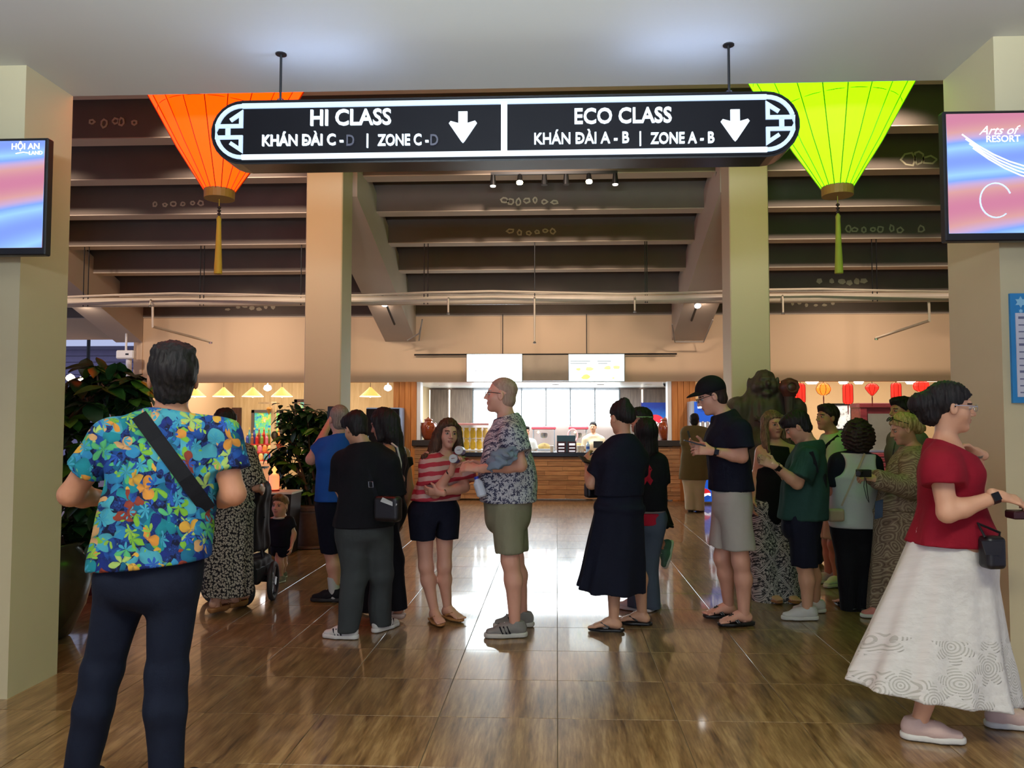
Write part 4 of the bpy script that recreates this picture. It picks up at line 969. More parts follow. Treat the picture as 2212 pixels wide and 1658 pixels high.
# soda poster (blue gradient with a red disc)
def soda_mat():
    m, nt, b = nodes_of('blue_gradient_poster'); v = coord(nt, 'Generated'); sp = N(nt, 'ShaderNodeSeparateXYZ'); nt.links.new(v, sp.inputs[0]); n = noise(nt, v, 5, 4)
    f = math1(nt, 'MULTIPLY_ADD', n.outputs[0], .35, sp.outputs[2]); col = ramp(nt, f, [(.2, rgb(40, 150, 210)), (.6, rgb(30, 110, 200)), (1.0, rgb(18, 50, 140))])
    nt.links.new(col, b.inputs['Base Color']); nt.links.new(col, b.inputs['Emission Color']); b.inputs['Emission Strength'].default_value = .25; return m
a, b_ = at(1386, 925, 16.6), at(1443, 869, 16.6); so = thing('soda_poster', 'lit blue poster with a red disc behind the brown jar', 'poster', ((a[0] + b_[0]) / 2, 16.6, a[2])); put('panel', MB().box((a[0], 16.6, a[2]), (b_[0], 16.64, b_[2])), soda_mat(), so); put('stand', MB().box((a[0] + .1, 16.61, .82), (b_[0] - .1, 16.63, a[2])), steel, so)
q = at(1416, 915, 16.59); put('red_disc', MB().xz([(q[0] + .2 * math.cos(t), max(a[2], q[2] + .2 * math.sin(t))) for t in np.linspace(0, 6.28, 25)[:-1]], 16.592, 16.6), glow('poster_red', (.7, .03, .06, 1), .5, (.5, .02, .04, 1)), so)
put('white_wave', MB().stroke([(q[0] - .19, q[2] + .02), (q[0] - .06, q[2] + .06), (q[0] + .06, q[2] - .01), (q[0] + .19, q[2] + .04)], .05, 16.588, 16.592), WHT, so)
put('dark_edge', MB().box((a[0] - .01, 16.59, a[2]), (a[0], 16.65, b_[2] + .01)), mat('purple_edge', rgb(70, 40, 110), .5), so)
# drinks fridges
def globe(t, c, r, y):
    def arcp(f0, f1): return [(c[0] + r * math.cos(a), c[2] + r * math.sin(a)) for a in np.linspace(f0, f1, 14)]
    put('logo_disc', MB().xz(arcp(0, 2 * math.pi)[:-1], y - .004, y), WHT, t)
    put('logo_red', MB().xz(arcp(.25, math.pi - .05) + [(c[0] - .4 * r, c[2] + .10 * r), (c[0] + .2 * r, c[2] + .22 * r), (c[0] + .6 * r, c[2] + .30 * r)], y - .007, y - .003), glow('logo_red_print', (.75, .02, .03, 1), .6, (.5, .02, .03, 1)), t)
    put('logo_blue', MB().xz(arcp(math.pi + .35, 2 * math.pi - .25) + [(c[0] + .5 * r, c[2] - .05 * r), (c[0] + .0 * r, c[2] - .28 * r), (c[0] - .5 * r, c[2] - .32 * r)], y - .007, y - .003), glow('logo_blue_print', (.01, .08, .45, 1), .6, (.01, .06, .35, 1)), t)
fx0, fy = at(1497, 1090, 13.7)[0], 13.7; fz = at(1497, 866, 13.7)[2]; fx1 = fx0 + .72
fr = thing('drinks_fridge', 'tall blue soda fridge with a round logo beside the man in the olive shirt', 'fridge', ((fx0 + fx1) / 2, 14.0, 0)); blu = glow('fridge_blue', (.01, .09, .50, 1), .8, (.01, .06, .35, 1))
put('cabinet', MB().bbox((fx0, fy + .03, .03), (fx1, fy + .62, fz), .01), mat('white_fridge_side', rgb(206, 220, 232), .35), fr)
hd = put('header', MB().box((fx0 + .01, fy, fz - .36), (fx1 - .01, fy + .03, fz - .01)), blu, fr); c = at(1518, 878, fy); globe(hd, c, .095, fy - .002); put('logo_letters', MB().text('pepsi', .2, (c[0] + .12, fy - .006, c[2] - .06), depth=.006, align='LEFT', bold=.01), WHT, hd)
ft = put('footer', MB().box((fx0 + .01, fy, .05), (fx1 - .01, fy + .03, .52)), blu, fr); c = at(1522, 1068, fy); globe(ft, c, .11, fy - .002); put('logo_letters', MB().text('pepsi', .2, (c[0] + .15, fy - .006, c[2] - .06), depth=.006, align='LEFT', bold=.01), WHT, ft)
put('interior', MB().box((fx0 + .05, fy + .028, .54), (fx1 - .05, fy + .032, fz - .38)), glow('fridge_light', (.8, .92, 1, 1), .7), fr)
for s_ in range(4):
    z = .58 + s_ * .24; put('shelf', MB().box((fx0 + .05, fy - .0, z - .02), (fx1 - .05, fy + .03, z)), white_mat, fr)
    for q in range(7):
        x = fx0 + .10 + q * .085; t = thing('soda_can', '%s can from the left on the %s fridge shelf' % (('first', 'second', 'third', 'fourth', 'fifth', 'sixth', 'seventh')[q], ('bottom', 'second lowest', 'second highest', 'top')[s_]), 'can', (x, fy, z), 'cans in the drinks fridge')
        put('can_body', MB().lathe([(.024, 0), (.03, .01), (.03, .14), (.022, .155)], (x, fy - .005, z), 10), mat(('red_can', 'blue_can_shiny', 'red_can', 'white_can')[s_], ((.6, .03, .03, 1), (.05, .12, .5, 1), (.6, .03, .03, 1), (.7, .7, .72, 1))[s_], .3), t); put('can_top', MB().lathe([(.022, .155), (.02, .16), (.001, .16)], (x, fy - .005, z), 10), steel, t)
put('door_frame', MB().box((fx0, fy - .04, .03), (fx0 + .03, fy + .03, fz)), mat('white_fridge_side', rgb(206, 220, 232), .35), fr)
lx1 = at(862, 1075, 13.75)[0]; lx0 = lx1 - .62; lz = at(862, 880, 13.75)[2]
fl_ = thing('drinks_fridge', 'dark-fronted fridge with a pale blue side half hidden behind the long-haired woman', 'fridge', ((lx0 + lx1) / 2, 14.0, 0))
put('cabinet', MB().bbox((lx0, 13.78, .03), (lx1, 14.2, lz), .01), mat('pale_blue_fridge_side', rgb(150, 176, 214), .35), fl_); put('door', MB().box((lx0 + .01, 13.74, .06), (lx1 - .01, 13.78, lz - .02)), mat('dark_fridge_glass', rgb(16, 18, 26), .12), fl_); put('lit_label', MB().box((lx1 - .16, 13.735, 1.2), (lx1 - .05, 13.74, 1.5)), WHT, fl_); put('handle', MB().tube([(lx0 + .06, 13.72, .8), (lx0 + .06, 13.72, 1.2)], .012, 8), steel, fl_)

# ================================================================== LEFT SHOP
def pendant(label, px):
    p = at(px, 856, 15.0); t = thing('pendant_lamp', label, 'pendant lamp', (p[0], 15.0, p[2]), 'cone pendant lamps')
    put('shade', MB().lathe([(.205, 0), (.20, .012), (.05, .15), (.02, .185), (.012, .185)], (p[0], 15.0, p[2]), 24, flute=24, famp=.012), glow('amber_woven_shade', (1, .52, .12, 1), 1.1, rgb(200, 140, 60)), t); put('bulb', MB().lathe([(.005, -.02), (.04, .0), (.04, .05), (.01, .09)], (p[0], 15.0, p[2]), 14), glow('pendant_bulb', (1, .85, .6, 1), 10), t); put('cord', MB().tube([(p[0], 15.0, p[2] + .18), (p[0], 15.0, 3.0)], .005, 5), black, t); put('rim', MB().lathe([(.205, -.006), (.21, 0), (.205, .006)], (p[0], 15.0, p[2]), 24), glow('lit_rim', (1, .9, .7, 1), 2.5), t)
for px, lb in ((421, 'amber cone pendant lamp partly hidden by the nearest man'), (483, 'amber cone pendant lamp above the leopard-dress woman'), (546, 'amber cone pendant lamp above the framed garden painting'), (609, 'amber cone pendant lamp nearest the orange-lit pillar'), (800, 'amber cone pendant lamp between the pillar and the orange wood post')): pendant(lb, px)
for px, lb in ((578, 'bright round ceiling spotlight between two pendant lamps'), (838, 'bright round ceiling spotlight beside the orange wood post')):
    p = at(px, 838, 15.3); t = thing('ceiling_spotlight', lb, 'light', (p[0], 15.3, p[2])); put('bulb', MB().lathe([(.01, -.06), (.07, -.03), (.08, 0), (.06, .05), (.01, .07)], (p[0], 15.3, p[2]), 14), glow('white_spot_glass', (.95, .95, 1, 1), 9), t); put('stem', MB().tube([(p[0], 15.3, p[2] + .06), (p[0], 15.3, 3.0)], .015, 6), white_mat, t)
dkw = wood('dark_walnut', rgb(48, 28, 24), rgb(84, 54, 44), 'Z', 4)
for k, (pa, pb) in enumerate(((434, 474), (478, 519))):
    a, b_ = at(pa, 880, 18.3), at(pb, 880, 18.3); d = tag(thing('door_%d' % (k + 1), None, None, ((a[0] + b_[0]) / 2, 18.3, 0)), kind='structure'); put('leaf', MB().box((a[0], 18.34, 0), (b_[0], 18.39, a[2])), dkw, d)
    for r in range(3): put('raised_panel', MB().bbox((a[0] + .08, 18.325, .1 + r * .55), (b_[0] - .08, 18.345, .55 + r * .55), .01), dkw, d)
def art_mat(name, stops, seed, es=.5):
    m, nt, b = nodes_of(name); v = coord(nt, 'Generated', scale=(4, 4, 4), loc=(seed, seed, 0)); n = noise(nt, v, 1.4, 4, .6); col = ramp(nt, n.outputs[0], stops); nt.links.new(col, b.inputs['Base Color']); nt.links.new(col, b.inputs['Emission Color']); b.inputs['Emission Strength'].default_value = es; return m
def picture(label, pxa, pxb, pya, pyb, Y, fm, am, mount=None, w=.07):
    a, b_ = at(pxa, pyb, Y), at(pxb, pya, Y); t = thing('framed_picture', label, 'picture', ((a[0] + b_[0]) / 2, Y, a[2]))
    for nm, lo, hi in (('frame_rail', (a[0], a[2]), (b_[0], a[2] + w)), ('frame_rail', (a[0], b_[2] - w), (b_[0], b_[2])), ('frame_stile', (a[0], a[2]), (a[0] + w, b_[2])), ('frame_stile', (b_[0] - w, a[2]), (b_[0], b_[2]))): put(nm, MB().box((lo[0], Y - .03, lo[1]), (hi[0], Y + .03, hi[1])), fm, t)
    put('canvas', MB().box((a[0] + w, Y, a[2] + w), (b_[0] - w, Y + .02, b_[2] - w)), am, t); return t
grf = mat('grey_frame', rgb(96, 90, 92), .5)
picture('framed green and blue garden painting above the snack shelves', 543, 611, 885, 950, 18.36, grf, art_mat('garden_art', [(.3, rgb(30, 110, 190)), (.42, rgb(90, 190, 160)), (.52, rgb(120, 200, 90)), (.62, rgb(230, 190, 90)), (.72, rgb(200, 210, 230))], 1))
picture('tall framed pink and blue painting at the edge of the orange-lit pillar', 635, 668, 862, 960, 18.36, dkw, art_mat('pink_blue_art', [(.3, rgb(90, 120, 220)), (.5, rgb(120, 190, 120)), (.65, rgb(230, 110, 110)), (.8, rgb(220, 220, 240))], 3))
# goods stand
gx0, gx1 = at(515, 1000, 16.2)[0], at(600, 1000, 16.2)[0]
gs = thing('goods_stand', 'peach stepped goods stand with a leaf decal in the shop beyond the plant', 'stand', ((gx0 + gx1) / 2, 16.2, 0)); pch = mat('peach_laminate', rgb(226, 176, 134), .5)
put('base', MB().bbox((gx0, 16.0, 0), (gx1, 16.6, .60), .01), pch, gs)
for r in range(3): put('tier', MB().box((gx0, 16.1 + r * .16, .60 + r * .17), (gx1, 16.6, .62 + r * .17)), mat('red_shelf_edge', rgb(190, 60, 50), .5), gs); put('riser', MB().box((gx0, 16.24 + r * .16, .45 + r * .17), (gx1, 16.6, .60 + r * .17)), pch, gs)
lq = at(566, 1008, 15.99)
for a in np.linspace(-1.2, 1.2, 7): put('leaf_decal', MB().stroke([(lq[0], lq[2]), (lq[0] + .16 * math.sin(a), lq[2] + .03 - .12 * math.cos(a) * .6)], .022, 15.99, 15.998), mat('slate_leaf_print', rgb(70, 96, 110), .6), gs)
gc = [rgb(200, 40, 40), rgb(226, 140, 60), rgb(60, 80, 170), rgb(120, 160, 60), rgb(230, 200, 120), rgb(150, 90, 60), rgb(214, 120, 140), rgb(90, 170, 180)]
ordn = ('first', 'second', 'third', 'fourth', 'fifth', 'sixth', 'seventh', 'eighth')
for r in range(4):
    for q in range(7):
        x = gx0 + .07 + q * (gx1 - gx0 - .1) / 7 + .02 * (r % 2); y = 16.16 + r * .16; z = (.62, .79, .96, .96)[r]
        if r == 3: y = 16.54
        m_ = mat('goods_colour_%d' % ((q * 3 + r * 5) % 8), gc[(q * 3 + r * 5) % 8], .4)
        if r < 2:
            t = thing('gift_pouch', '%s colourful pouch along the %s tier of the goods stand' % (ordn[q], ('lowest', 'second')[r]), 'pouch', (x, y, z), 'pouches on the goods stand'); put('pouch', MB().lathe([(.035, 0), (.05, .04), (.045, .11), (.025, .15)], (x, y, z), 8, sy=.6), m_, t); put('tie', MB().lathe([(.026, .135), (.03, .142), (.026, .15)], (x, y, z), 8, sy=.6), gc and mat('goods_colour_4', gc[4], .4), t)
        else:
            t = thing('gift_bottle', '%s slim bottle along the %s row of the goods stand' % (ordn[q], ('third', 'top')[r - 2]), 'bottle', (x, y, z), 'bottles on the goods stand'); hh = .22 if r == 2 else .34; put('bottle', MB().lathe([(.03, 0), (.034, .02), (.034, hh * .6), (.014, hh * .78), (.014, hh)], (x, y, z), 10), m_, t); put('cap', MB().lathe([(.016, hh - .03), (.017, hh + .01), (.002, hh + .012)], (x, y, z), 10), mat('goods_colour_4', gc[4], .4), t)
pp = at(589, 1052, 15.6); t = thing('display_post', 'pale wooden display post with a hanging gourd ornament in the shop', 'post', (pp[0], 15.6, 0)); put('post', MB().bbox((pp[0] - .045, 15.56, 0), (pp[0] + .045, 15.64, at(589, 868, 15.6)[2]), .006), light_wood, t); put('cross_arm', MB().box((pp[0] - .32, 15.58, at(589, 872, 15.6)[2]), (pp[0], 15.62, at(589, 868, 15.6)[2])), light_wood, t); gq = at(581, 885, 15.52); put('gourd', MB().lathe([(.004, -.1), (.03, -.03), (.055, .02), (.04, .05), (.01, .06)], tuple(gq), 14), mat('amber_gourd', rgb(206, 140, 50), .4), t)
# lit orange hut wall seen behind the nearest man
hw = at(245, 940, 15.4); t = thing('bamboo_screen', 'orange-lit bamboo screen behind the nearest man and the big plant', 'screen', (at(285, 940, 15.4)[0], 15.4, 0))
for k in range(9): x = at(243 + k * 9.5, 900, 15.4)[0]; put('bamboo_cane', MB().tube([(x, 15.4, 0), (x, 15.4, 2.05)], .042, 8), wood('orange_bamboo', rgb(214, 130, 60), rgb(240, 170, 96), 'Z', 3), t)
put('tie_rail', MB().box((at(240, 900, 15.4)[0], 15.34, 1.5), (at(325, 900, 15.4)[0], 15.37, 1.55)), wood('orange_bamboo', rgb(214, 130, 60), rgb(240, 170, 96)), t)
for k, (px, py, s_) in enumerate(((152, 816, .09), (174, 818, .05))):
    p = at(px, py, 16.5 + k); t = thing('outdoor_lamp', ('larger warm outdoor lamp glowing beside the left wall edge', 'smaller warm outdoor lamp glowing behind the big plant')[k], 'lamp', (p[0], p[1], 0)); put('globe', MB().lathe([(.01, -s_), (s_ * .8, -s_ * .5), (s_, 0), (s_ * .8, s_ * .5), (.01, s_)], tuple(p), 14), glow('warm_globe', (1, .75, .4, 1), 30), t); put('post', MB().tube([(p[0], p[1], 0), (p[0], p[1], p[2] - s_)], .03, 8), blackm, t)

# ================================================================== RIGHT SHOP
RL = glow('red_lantern_silk', (1.6, .035, .02, 1), 1.0, rgb(200, 20, 16)); RLY = glow('yellow_lit_lantern_silk', (1.6, .30, .03, 1), 1.0, rgb(220, 120, 30))
def small_lantern(label, px, pyt, pyb, w, kind, m):
    a, b_ = at(px, pyb, 14.9), at(px, pyt, 14.9); x, z0, z1 = a[0], a[2], b_[2]; r = w / 2 / 1650 * 14.9; h = z1 - z0; t = thing('red_lantern', label, 'lantern', (x, 14.9, z0), 'red lanterns along the shop front')
    prof = {'cyl': [(r * .6, 0), (r * .95, h * .08), (r, h * .2), (r, h * .8), (r * .95, h * .92), (r * .6, h)], 'ball': [(r * .3, 0), (r * .75, h * .15), (r, h * .42), (r, h * .58), (r * .75, h * .85), (r * .3, h)], 'top': [(r * .1, 0), (r * .55, h * .25), (r * .95, h * .55), (r, h * .7), (r * .7, h * .9), (r * .3, h)], 'pumpkin': [(r * .4, 0), (r * .9, h * .2), (r, h * .5), (r * .9, h * .8), (r * .4, h)]}[kind]
    put('silk', MB().lathe(prof, (x, 14.9, z0), 16, flute=16 if kind != 'pumpkin' else 10, famp=.05), m, t)
    for q in range(8): aa = q * math.pi / 4; put('rib', MB().tube([(x + (rr + .004) * math.cos(aa), 14.9 + (rr + .004) * math.sin(aa), z0 + z) for rr, z in prof], .005, 4), mat('dark_red_thread', rgb(110, 10, 10), .6), t)
    put('hanger', MB().tube([(x, 14.9, z1), (x, 14.9, 3.0)], .006, 5), black, t); put('tassel', MB().tube([(x, 14.9, z0), (x, 14.9, z0 - .05), (x, 14.9, z0 - .2)], [.006, .012, .008], 6), mat('dark_red_thread', rgb(110, 10, 10), .6), t)
for a in (('small red lantern beside the statue head', 1683, 826, 840, 16, 'ball', RL), ('cylindrical red lantern beside the statue staff', 1729, 828, 871, 21, 'cyl', RL), ('round red lantern glowing yellow at its left', 1779, 827, 853, 30, 'ball', RLY), ('cylindrical red lantern above the picture with a white mount', 1832, 829, 872, 21, 'cyl', RL), ('top-shaped red lantern with a tassel above the maroon cabinet', 1884, 828, 854, 28, 'top', RL), ('cylindrical red lantern above the half-hidden man', 1936, 827, 862, 21, 'cyl', RL), ('pumpkin-shaped red lantern nearest the right pillar wall', 1990, 822, 845, 31, 'pumpkin', RL)): small_lantern(*a)
for k, (px, s_) in enumerate(((1754, .08), (1822, .06), (1855, .06), (1967, .06))):
    p = at(px, 827, 16.0); t = thing('ceiling_downlight', ('wide ceiling downlight beside the first cylindrical lantern', 'ceiling downlight left of the second cylindrical lantern', 'ceiling downlight right of the second cylindrical lantern', 'ceiling downlight beside the pumpkin lantern')[k], 'light', (p[0], 16, p[2]), 'shop downlights'); put('lens', MB().lathe([(s_ * 1.1, -.02), (s_ * 1.6, .02), (s_ * 1.6, .05)], (p[0], 16, p[2]), 14), glow('shop_downlight_glass', (1, .9, .7, 1), 8), t); put('stem', MB().tube([(p[0], 16, p[2] + .05), (p[0], 16, 3.0)], .02, 6), white_mat, t)
lg = glow('cove_white', (1, .92, .84, 1), 2.0); p = at(1990, 822, 17); t = thing('cove_light', 'white cove light strip under the shop ceiling', 'light', (p[0], 17, p[2])); put('strip', MB().box((p[0] - .5, 16.98, p[2] - .02), (p[0] + .9, 17.04, p[2] + .04)), lg, t); put('bracket', MB().box((p[0], 17.0, p[2]), (p[0] + .05, 17.03, 3.0)), white_mat, t)
picture('blue framed picture behind the statue staff', 1690, 1737, 840, 890, 18.36, black, art_mat('blue_art', [(.3, rgb(60, 130, 210)), (.6, rgb(170, 200, 230)), (.8, rgb(90, 140, 190))], 5), w=.05)
picture('framed picture with a broad white mount behind the man in mint', 1798, 1841, 871, 930, 18.36, black, art_mat('white_mount_art', [(.35, rgb(150, 150, 150)), (.5, rgb(220, 228, 228)), (.7, rgb(236, 238, 240))], 7), w=.05)
a, b_ = at(1862, 1090, 16.6), at(1975, 872, 16.6); mw = wood('maroon_wood', rgb(84, 26, 34), rgb(124, 52, 58), 'X', 3, .35)
cb = thing('maroon_cabinet', 'tall maroon wooden cabinet with a grey glass pane and slatted lower front', 'cabinet', ((a[0] + b_[0]) / 2, 16.7, 0))
put('carcass', MB().box((a[0], 16.64, 0), (b_[0], 17.1, b_[2])), mw, cb)
for q, (x0, x1) in enumerate(((a[0], a[0] + .14), (b_[0] - .14, b_[0]))): put('stile', MB().bbox((x0, 16.58, 0), (x1, 16.66, b_[2]), .008), mw, cb)
put('cornice', MB().bbox((a[0] - .03, 16.55, b_[2] - .08), (b_[0] + .03, 17.1, b_[2] + .02), .01), mw, cb); zg0, zg1 = at(1900, 972, 16.6)[2], at(1900, 893, 16.6)[2]
put('pane', MB().box((a[0] + .17, 16.62, zg0), (b_[0] - .17, 16.64, zg1)), mat('grey_green_glass', rgb(120, 128, 122), .25), cb); put('pane_frame', MB().box((a[0] + .14, 16.60, zg0 - .04), (b_[0] - .14, 16.645, zg0)), steel, cb)
for k in range(7): z = zg0 - .14 - k * .105; put('slat', MB().bbox((a[0] + .15, 16.59, z), (b_[0] - .15, 16.64, z + .085), .008), mw, cb)

# ================================================================== STATUE
by = 8.55; bp_ = at(1655, 1000, by); bx = bp_[0]
st_m = mat('dark_carved_wood', rgb(70, 58, 48), .6, var=.3, scale=9, bmp=.3, bscale=24)
stt = thing('statue', 'dark carved laughing monk statue holding a knobbed staff in front of the green-lit pillar', 'statue', (bx, by, 0))
k_ = by / 1650
F = Field(); hc = at(1650, 828, by)
F.u(ell(hc + V3(0, 0, .02), (.125, .14, .135)), .02); F.u(ell(hc + V3(0, -.05, -.055), (.14, .11, .09)), .05)
for sg in (-1, 1):
    F.u(ell(hc + V3(sg * .155, .02, -.01), (.03, .03, .085)), .03); F.u(ell(hc + V3(sg * .165, .0, -.10), (.022, .03, .05)), .03); F.u(ell(hc + V3(sg * .065, -.13, -.035), (.05, .04, .04)), .03); F.sub(ell(hc + V3(sg * .05, -.165, .022), (.035, .03, .010)), .012); F.u(cone(hc + V3(sg * .02, -.135, .055), hc + V3(sg * .08, -.12, .045), .012, .010), .02)
F.u(ell(hc + V3(0, -.165, -.01), (.028, .03, .028)), .02); F.sub(ell(hc + V3(0, -.165, -.072), (.06, .03, .012)), .012); F.u(ell(hc + V3(0, -.12, -.12), (.06, .05, .03)), .03)
cz_ = hc[2]
F.u(ecap((bx, by, cz_ - .28), (bx, by, cz_ - .95), (.24, .17), (.34, .27), (1, 0, 0)), .06); F.u(ell((bx, by - .06, cz_ - .75), (.31, .28, .30)), .08)
for sg in (-1, 1):
    F.u(cone((bx + sg * .12, by, cz_ - .19), (bx + sg * .31, by, cz_ - .28), .09, .12), .06); F.u(cone((bx + sg * .31, by, cz_ - .28), (bx + sg * .36, by - .1, cz_ - .62), .12, .09), .05)
F.u(cone((bx - .36, by - .1, cz_ - .62), (bx - .10, by - .27, cz_ - .66), .09, .06), .04); F.u(cone((bx + .36, by - .1, cz_ - .62), (bx + .27, by - .25, cz_ - .42), .085, .06), .04); F.u(ell((bx + .27, by - .25, cz_ - .36), (.06, .06, .06)), .03); F.u(ell((bx - .08, by - .28, cz_ - .66), (.07, .06, .06)), .03)
F.u(ecap((bx, by - .02, cz_ - .95), (bx, by, .35), (.34, .27), (.42, .34), (1, 0, 0), pleat=(9, .05, 0)), .08)
F.disp = wrinkle(.006, 26, 3); put_sdf('figure', [F.mesh(.013)], [st_m], stt)
for q in range(9): a = -2.4 + q * .2; put('bead', MB().lathe([(.004, -.03), (.026, -.015), (.03, 0), (.026, .015), (.004, .03)], (bx + .22 * math.sin(a + 1.6), by - .20 - .04 * math.cos(a + 1.6), cz_ - .30 - .12 * math.cos((a + 1.6))), 8), st_m, stt)
kq = at(1705, 836, by - .22); put('staff', MB().tube([(kq[0] - .06, by - .25, .5), (kq[0] - .01, by - .24, cz_ - .4), tuple(kq + V3(0, 0, -.08))], [.03, .035, .06], 10), st_m, stt); put('staff_knob', MB().lathe([(.02, -.12), (.07, -.095), (.07, -.08), (.085, -.06), (.11, 0), (.085, .07), (.02, .1)], tuple(kq), 20), mat('red_brown_wood', rgb(92, 52, 40), .4), stt, True); put('knob_ring', MB().tube([tuple(kq + V3(.055 * math.cos(a), -.105, .055 * math.sin(a))) for a in np.linspace(0, 6.28, 17)[:-1]], .012, 6, closed=True), mat('red_brown_wood', rgb(92, 52, 40), .4), stt)
put('plinth', MB().bbox((bx - .48, by - .42, 0), (bx + .48, by + .42, .36), .03), mat('dark_plinth', rgb(46, 34, 28), .4), stt)
# ================================================================== PEOPLE
def skin_mat(name, c):
    if name in MATS: return MATS[name]
    m, nt, b = nodes_of(name); v = coord(nt)
    n = noise(nt, v, 9, 3); n2 = noise(nt, v, 160, 2)
    lo = (c[0] * .88, c[1] * .80, c[2] * .78, 1); hi = (min(1, c[0] * 1.08), c[1] * 1.06, c[2] * 1.05, 1)
    nt.links.new(mixc(nt, n.outputs[0], lo, hi), b.inputs['Base Color'])
    b.inputs['Roughness'].default_value = 0.48; b.inputs['Subsurface Weight'].default_value = 0.0
    b.inputs['Subsurface Radius'].default_value = (0.012, 0.005, 0.003)
    bump(nt, b, n2.outputs[0], 0.06, 0.002)
    MATS[name] = m; return m
SK = {'fair': skin_mat('fair_skin', rgb(222, 168, 142)), 'light': skin_mat('light_skin', rgb(214, 165, 132)), 'tan': skin_mat('tan_skin', rgb(190, 136, 104)), 'deep': skin_mat('deep_skin', rgb(160, 108, 82))}
LIP = mat('lip_skin', rgb(186, 118, 104), 0.45)
def hair_mat(name, c1, c2):
    if name in MATS: return MATS[name]
    m, nt, b = nodes_of(name); v = coord(nt, scale=(60, 60, 9))
    n = noise(nt, v, 2.0, 4, 0.6)
    nt.links.new(ramp(nt, n.outputs[0], [(0.35, c1), (0.7, c2)]), b.inputs['Base Color'])
    b.inputs['Roughness'].default_value = 0.62; b.inputs['Specular IOR Level'].default_value = 0.3; bump(nt, b, n.outputs[0], 0.5, 0.006)
    MATS[name] = m; return m
HA = {'bald': hair_mat('shaved_grey_stubble', rgb(150, 118, 100), rgb(176, 146, 126)), 'black': hair_mat('black_hair', rgb(14, 12, 13), rgb(38, 32, 32)), 'brown': hair_mat('brown_hair', rgb(48, 32, 24), rgb(98, 68, 48)), 'grey': hair_mat('cropped_grey_hair', rgb(120, 108, 96), rgb(168, 156, 142)),
      'blonde': hair_mat('blonde_hair', rgb(150, 122, 74), rgb(214, 186, 128)), 'lbrown': hair_mat('light_brown_hair', rgb(70, 50, 36), rgb(150, 118, 82)), 'fairbrown': hair_mat('fine_fair_brown_hair', rgb(110, 76, 48), rgb(160, 120, 80)), 'dbrown': hair_mat('dark_brown_hair', rgb(26, 18, 15), rgb(60, 40, 32))}
def cloth(name, c, var=0.12, rough=0.85, weave=260):
    if name in MATS: return MATS[name]
    m, nt, b = nodes_of(name); v = coord(nt)
    n = noise(nt, v, 5, 3)
    nt.links.new(mixc(nt, n.outputs[0], tuple(x * (1 - var) for x in c[:3]) + (1,), tuple(min(1, x * (1 + var)) for x in c[:3]) + (1,)), b.inputs['Base Color'])
    b.inputs['Roughness'].default_value = rough; b.inputs['Sheen Weight'].default_value = 0.0
    b.inputs['Specular IOR Level'].default_value = 0.25
    k = math1(nt, 'MULTIPLY_ADD', noise(nt, v, 26, 3).outputs[0], 1.0, math1(nt, 'MULTIPLY', noise(nt, v, weave, 2).outputs[0], 0.12))
    bump(nt, b, k, 0.25, 0.012)
    MATS[name] = m; return m
def uv_xz(nt, kx=1.0, kz=1.0, shear=0.0):
    """fabric coordinates: across (x with a little y) and up, in metres of the garment"""
    tc = nt.nodes.new('ShaderNodeTexCoord'); sp = N(nt, 'ShaderNodeSeparateXYZ'); nt.links.new(tc.outputs['Object'], sp.inputs[0])
    u = math1(nt, 'MULTIPLY_ADD', sp.outputs[1], 0.7, sp.outputs[0])
    c = N(nt, 'ShaderNodeCombineXYZ')
    nt.links.new(math1(nt, 'MULTIPLY', u, kx), c.inputs[0]); nt.links.new(math1(nt, 'MULTIPLY', math1(nt, 'MULTIPLY_ADD', sp.outputs[1], 0.35, sp.outputs[2]), kz), c.inputs[1])
    return c.outputs[0], u, sp.outputs[2]
def petals(nt, vec, scale, k, size, seed, soft=0.06, inner=0.35):
    """scattered leaf or flower shapes: (mask, colour random 0-1, distance along the leaf)"""
    mp = nt.nodes.new('ShaderNodeMapping'); mp.inputs['Location'].default_value = (seed * 3.7, seed * 1.9, 0); nt.links.new(vec, mp.inputs[0])
    vo = N(nt, 'ShaderNodeTexVoronoi'); vo.voronoi_dimensions = '2D'; vo.inputs['Scale'].default_value = scale; vo.inputs['Randomness'].default_value = 0.85
    nt.links.new(mp.outputs[0], vo.inputs['Vector'])
    sb = N(nt, 'ShaderNodeVectorMath', operation='SUBTRACT'); nt.links.new(mp.outputs[0], sb.inputs[0]); nt.links.new(vo.outputs['Position'], sb.inputs[1])
    sp = N(nt, 'ShaderNodeSeparateXYZ'); nt.links.new(sb.outputs[0], sp.inputs[0])
    sc = N(nt, 'ShaderNodeSeparateColor'); nt.links.new(vo.outputs['Color'], sc.inputs[0])
    th = math1(nt, 'ARCTAN2', sp.outputs[1], sp.outputs[0])
    th = math1(nt, 'ADD', th, math1(nt, 'MULTIPLY', sc.outputs[1], 6.28))
    r = math1(nt, 'MULTIPLY', vo.outputs['Distance'], 1.0)
    pet = math1(nt, 'ABSOLUTE', math1(nt, 'COSINE', math1(nt, 'MULTIPLY', th, k / 2)))
    lim = math1(nt, 'MULTIPLY', math1(nt, 'MULTIPLY_ADD', pet, 1 - inner, inner), size)
    d = math1(nt, 'SUBTRACT', lim, r)
    mask = math1(nt, 'MULTIPLY_ADD', d, 1 / soft, 0.0); mask = N_clamp(nt, mask)
    return mask, sc.outputs[0], pet, r
def N_clamp(nt, s):
    n = N(nt, 'ShaderNodeClamp'); nt.links.new(s, n.inputs[0]); return n.outputs[0]
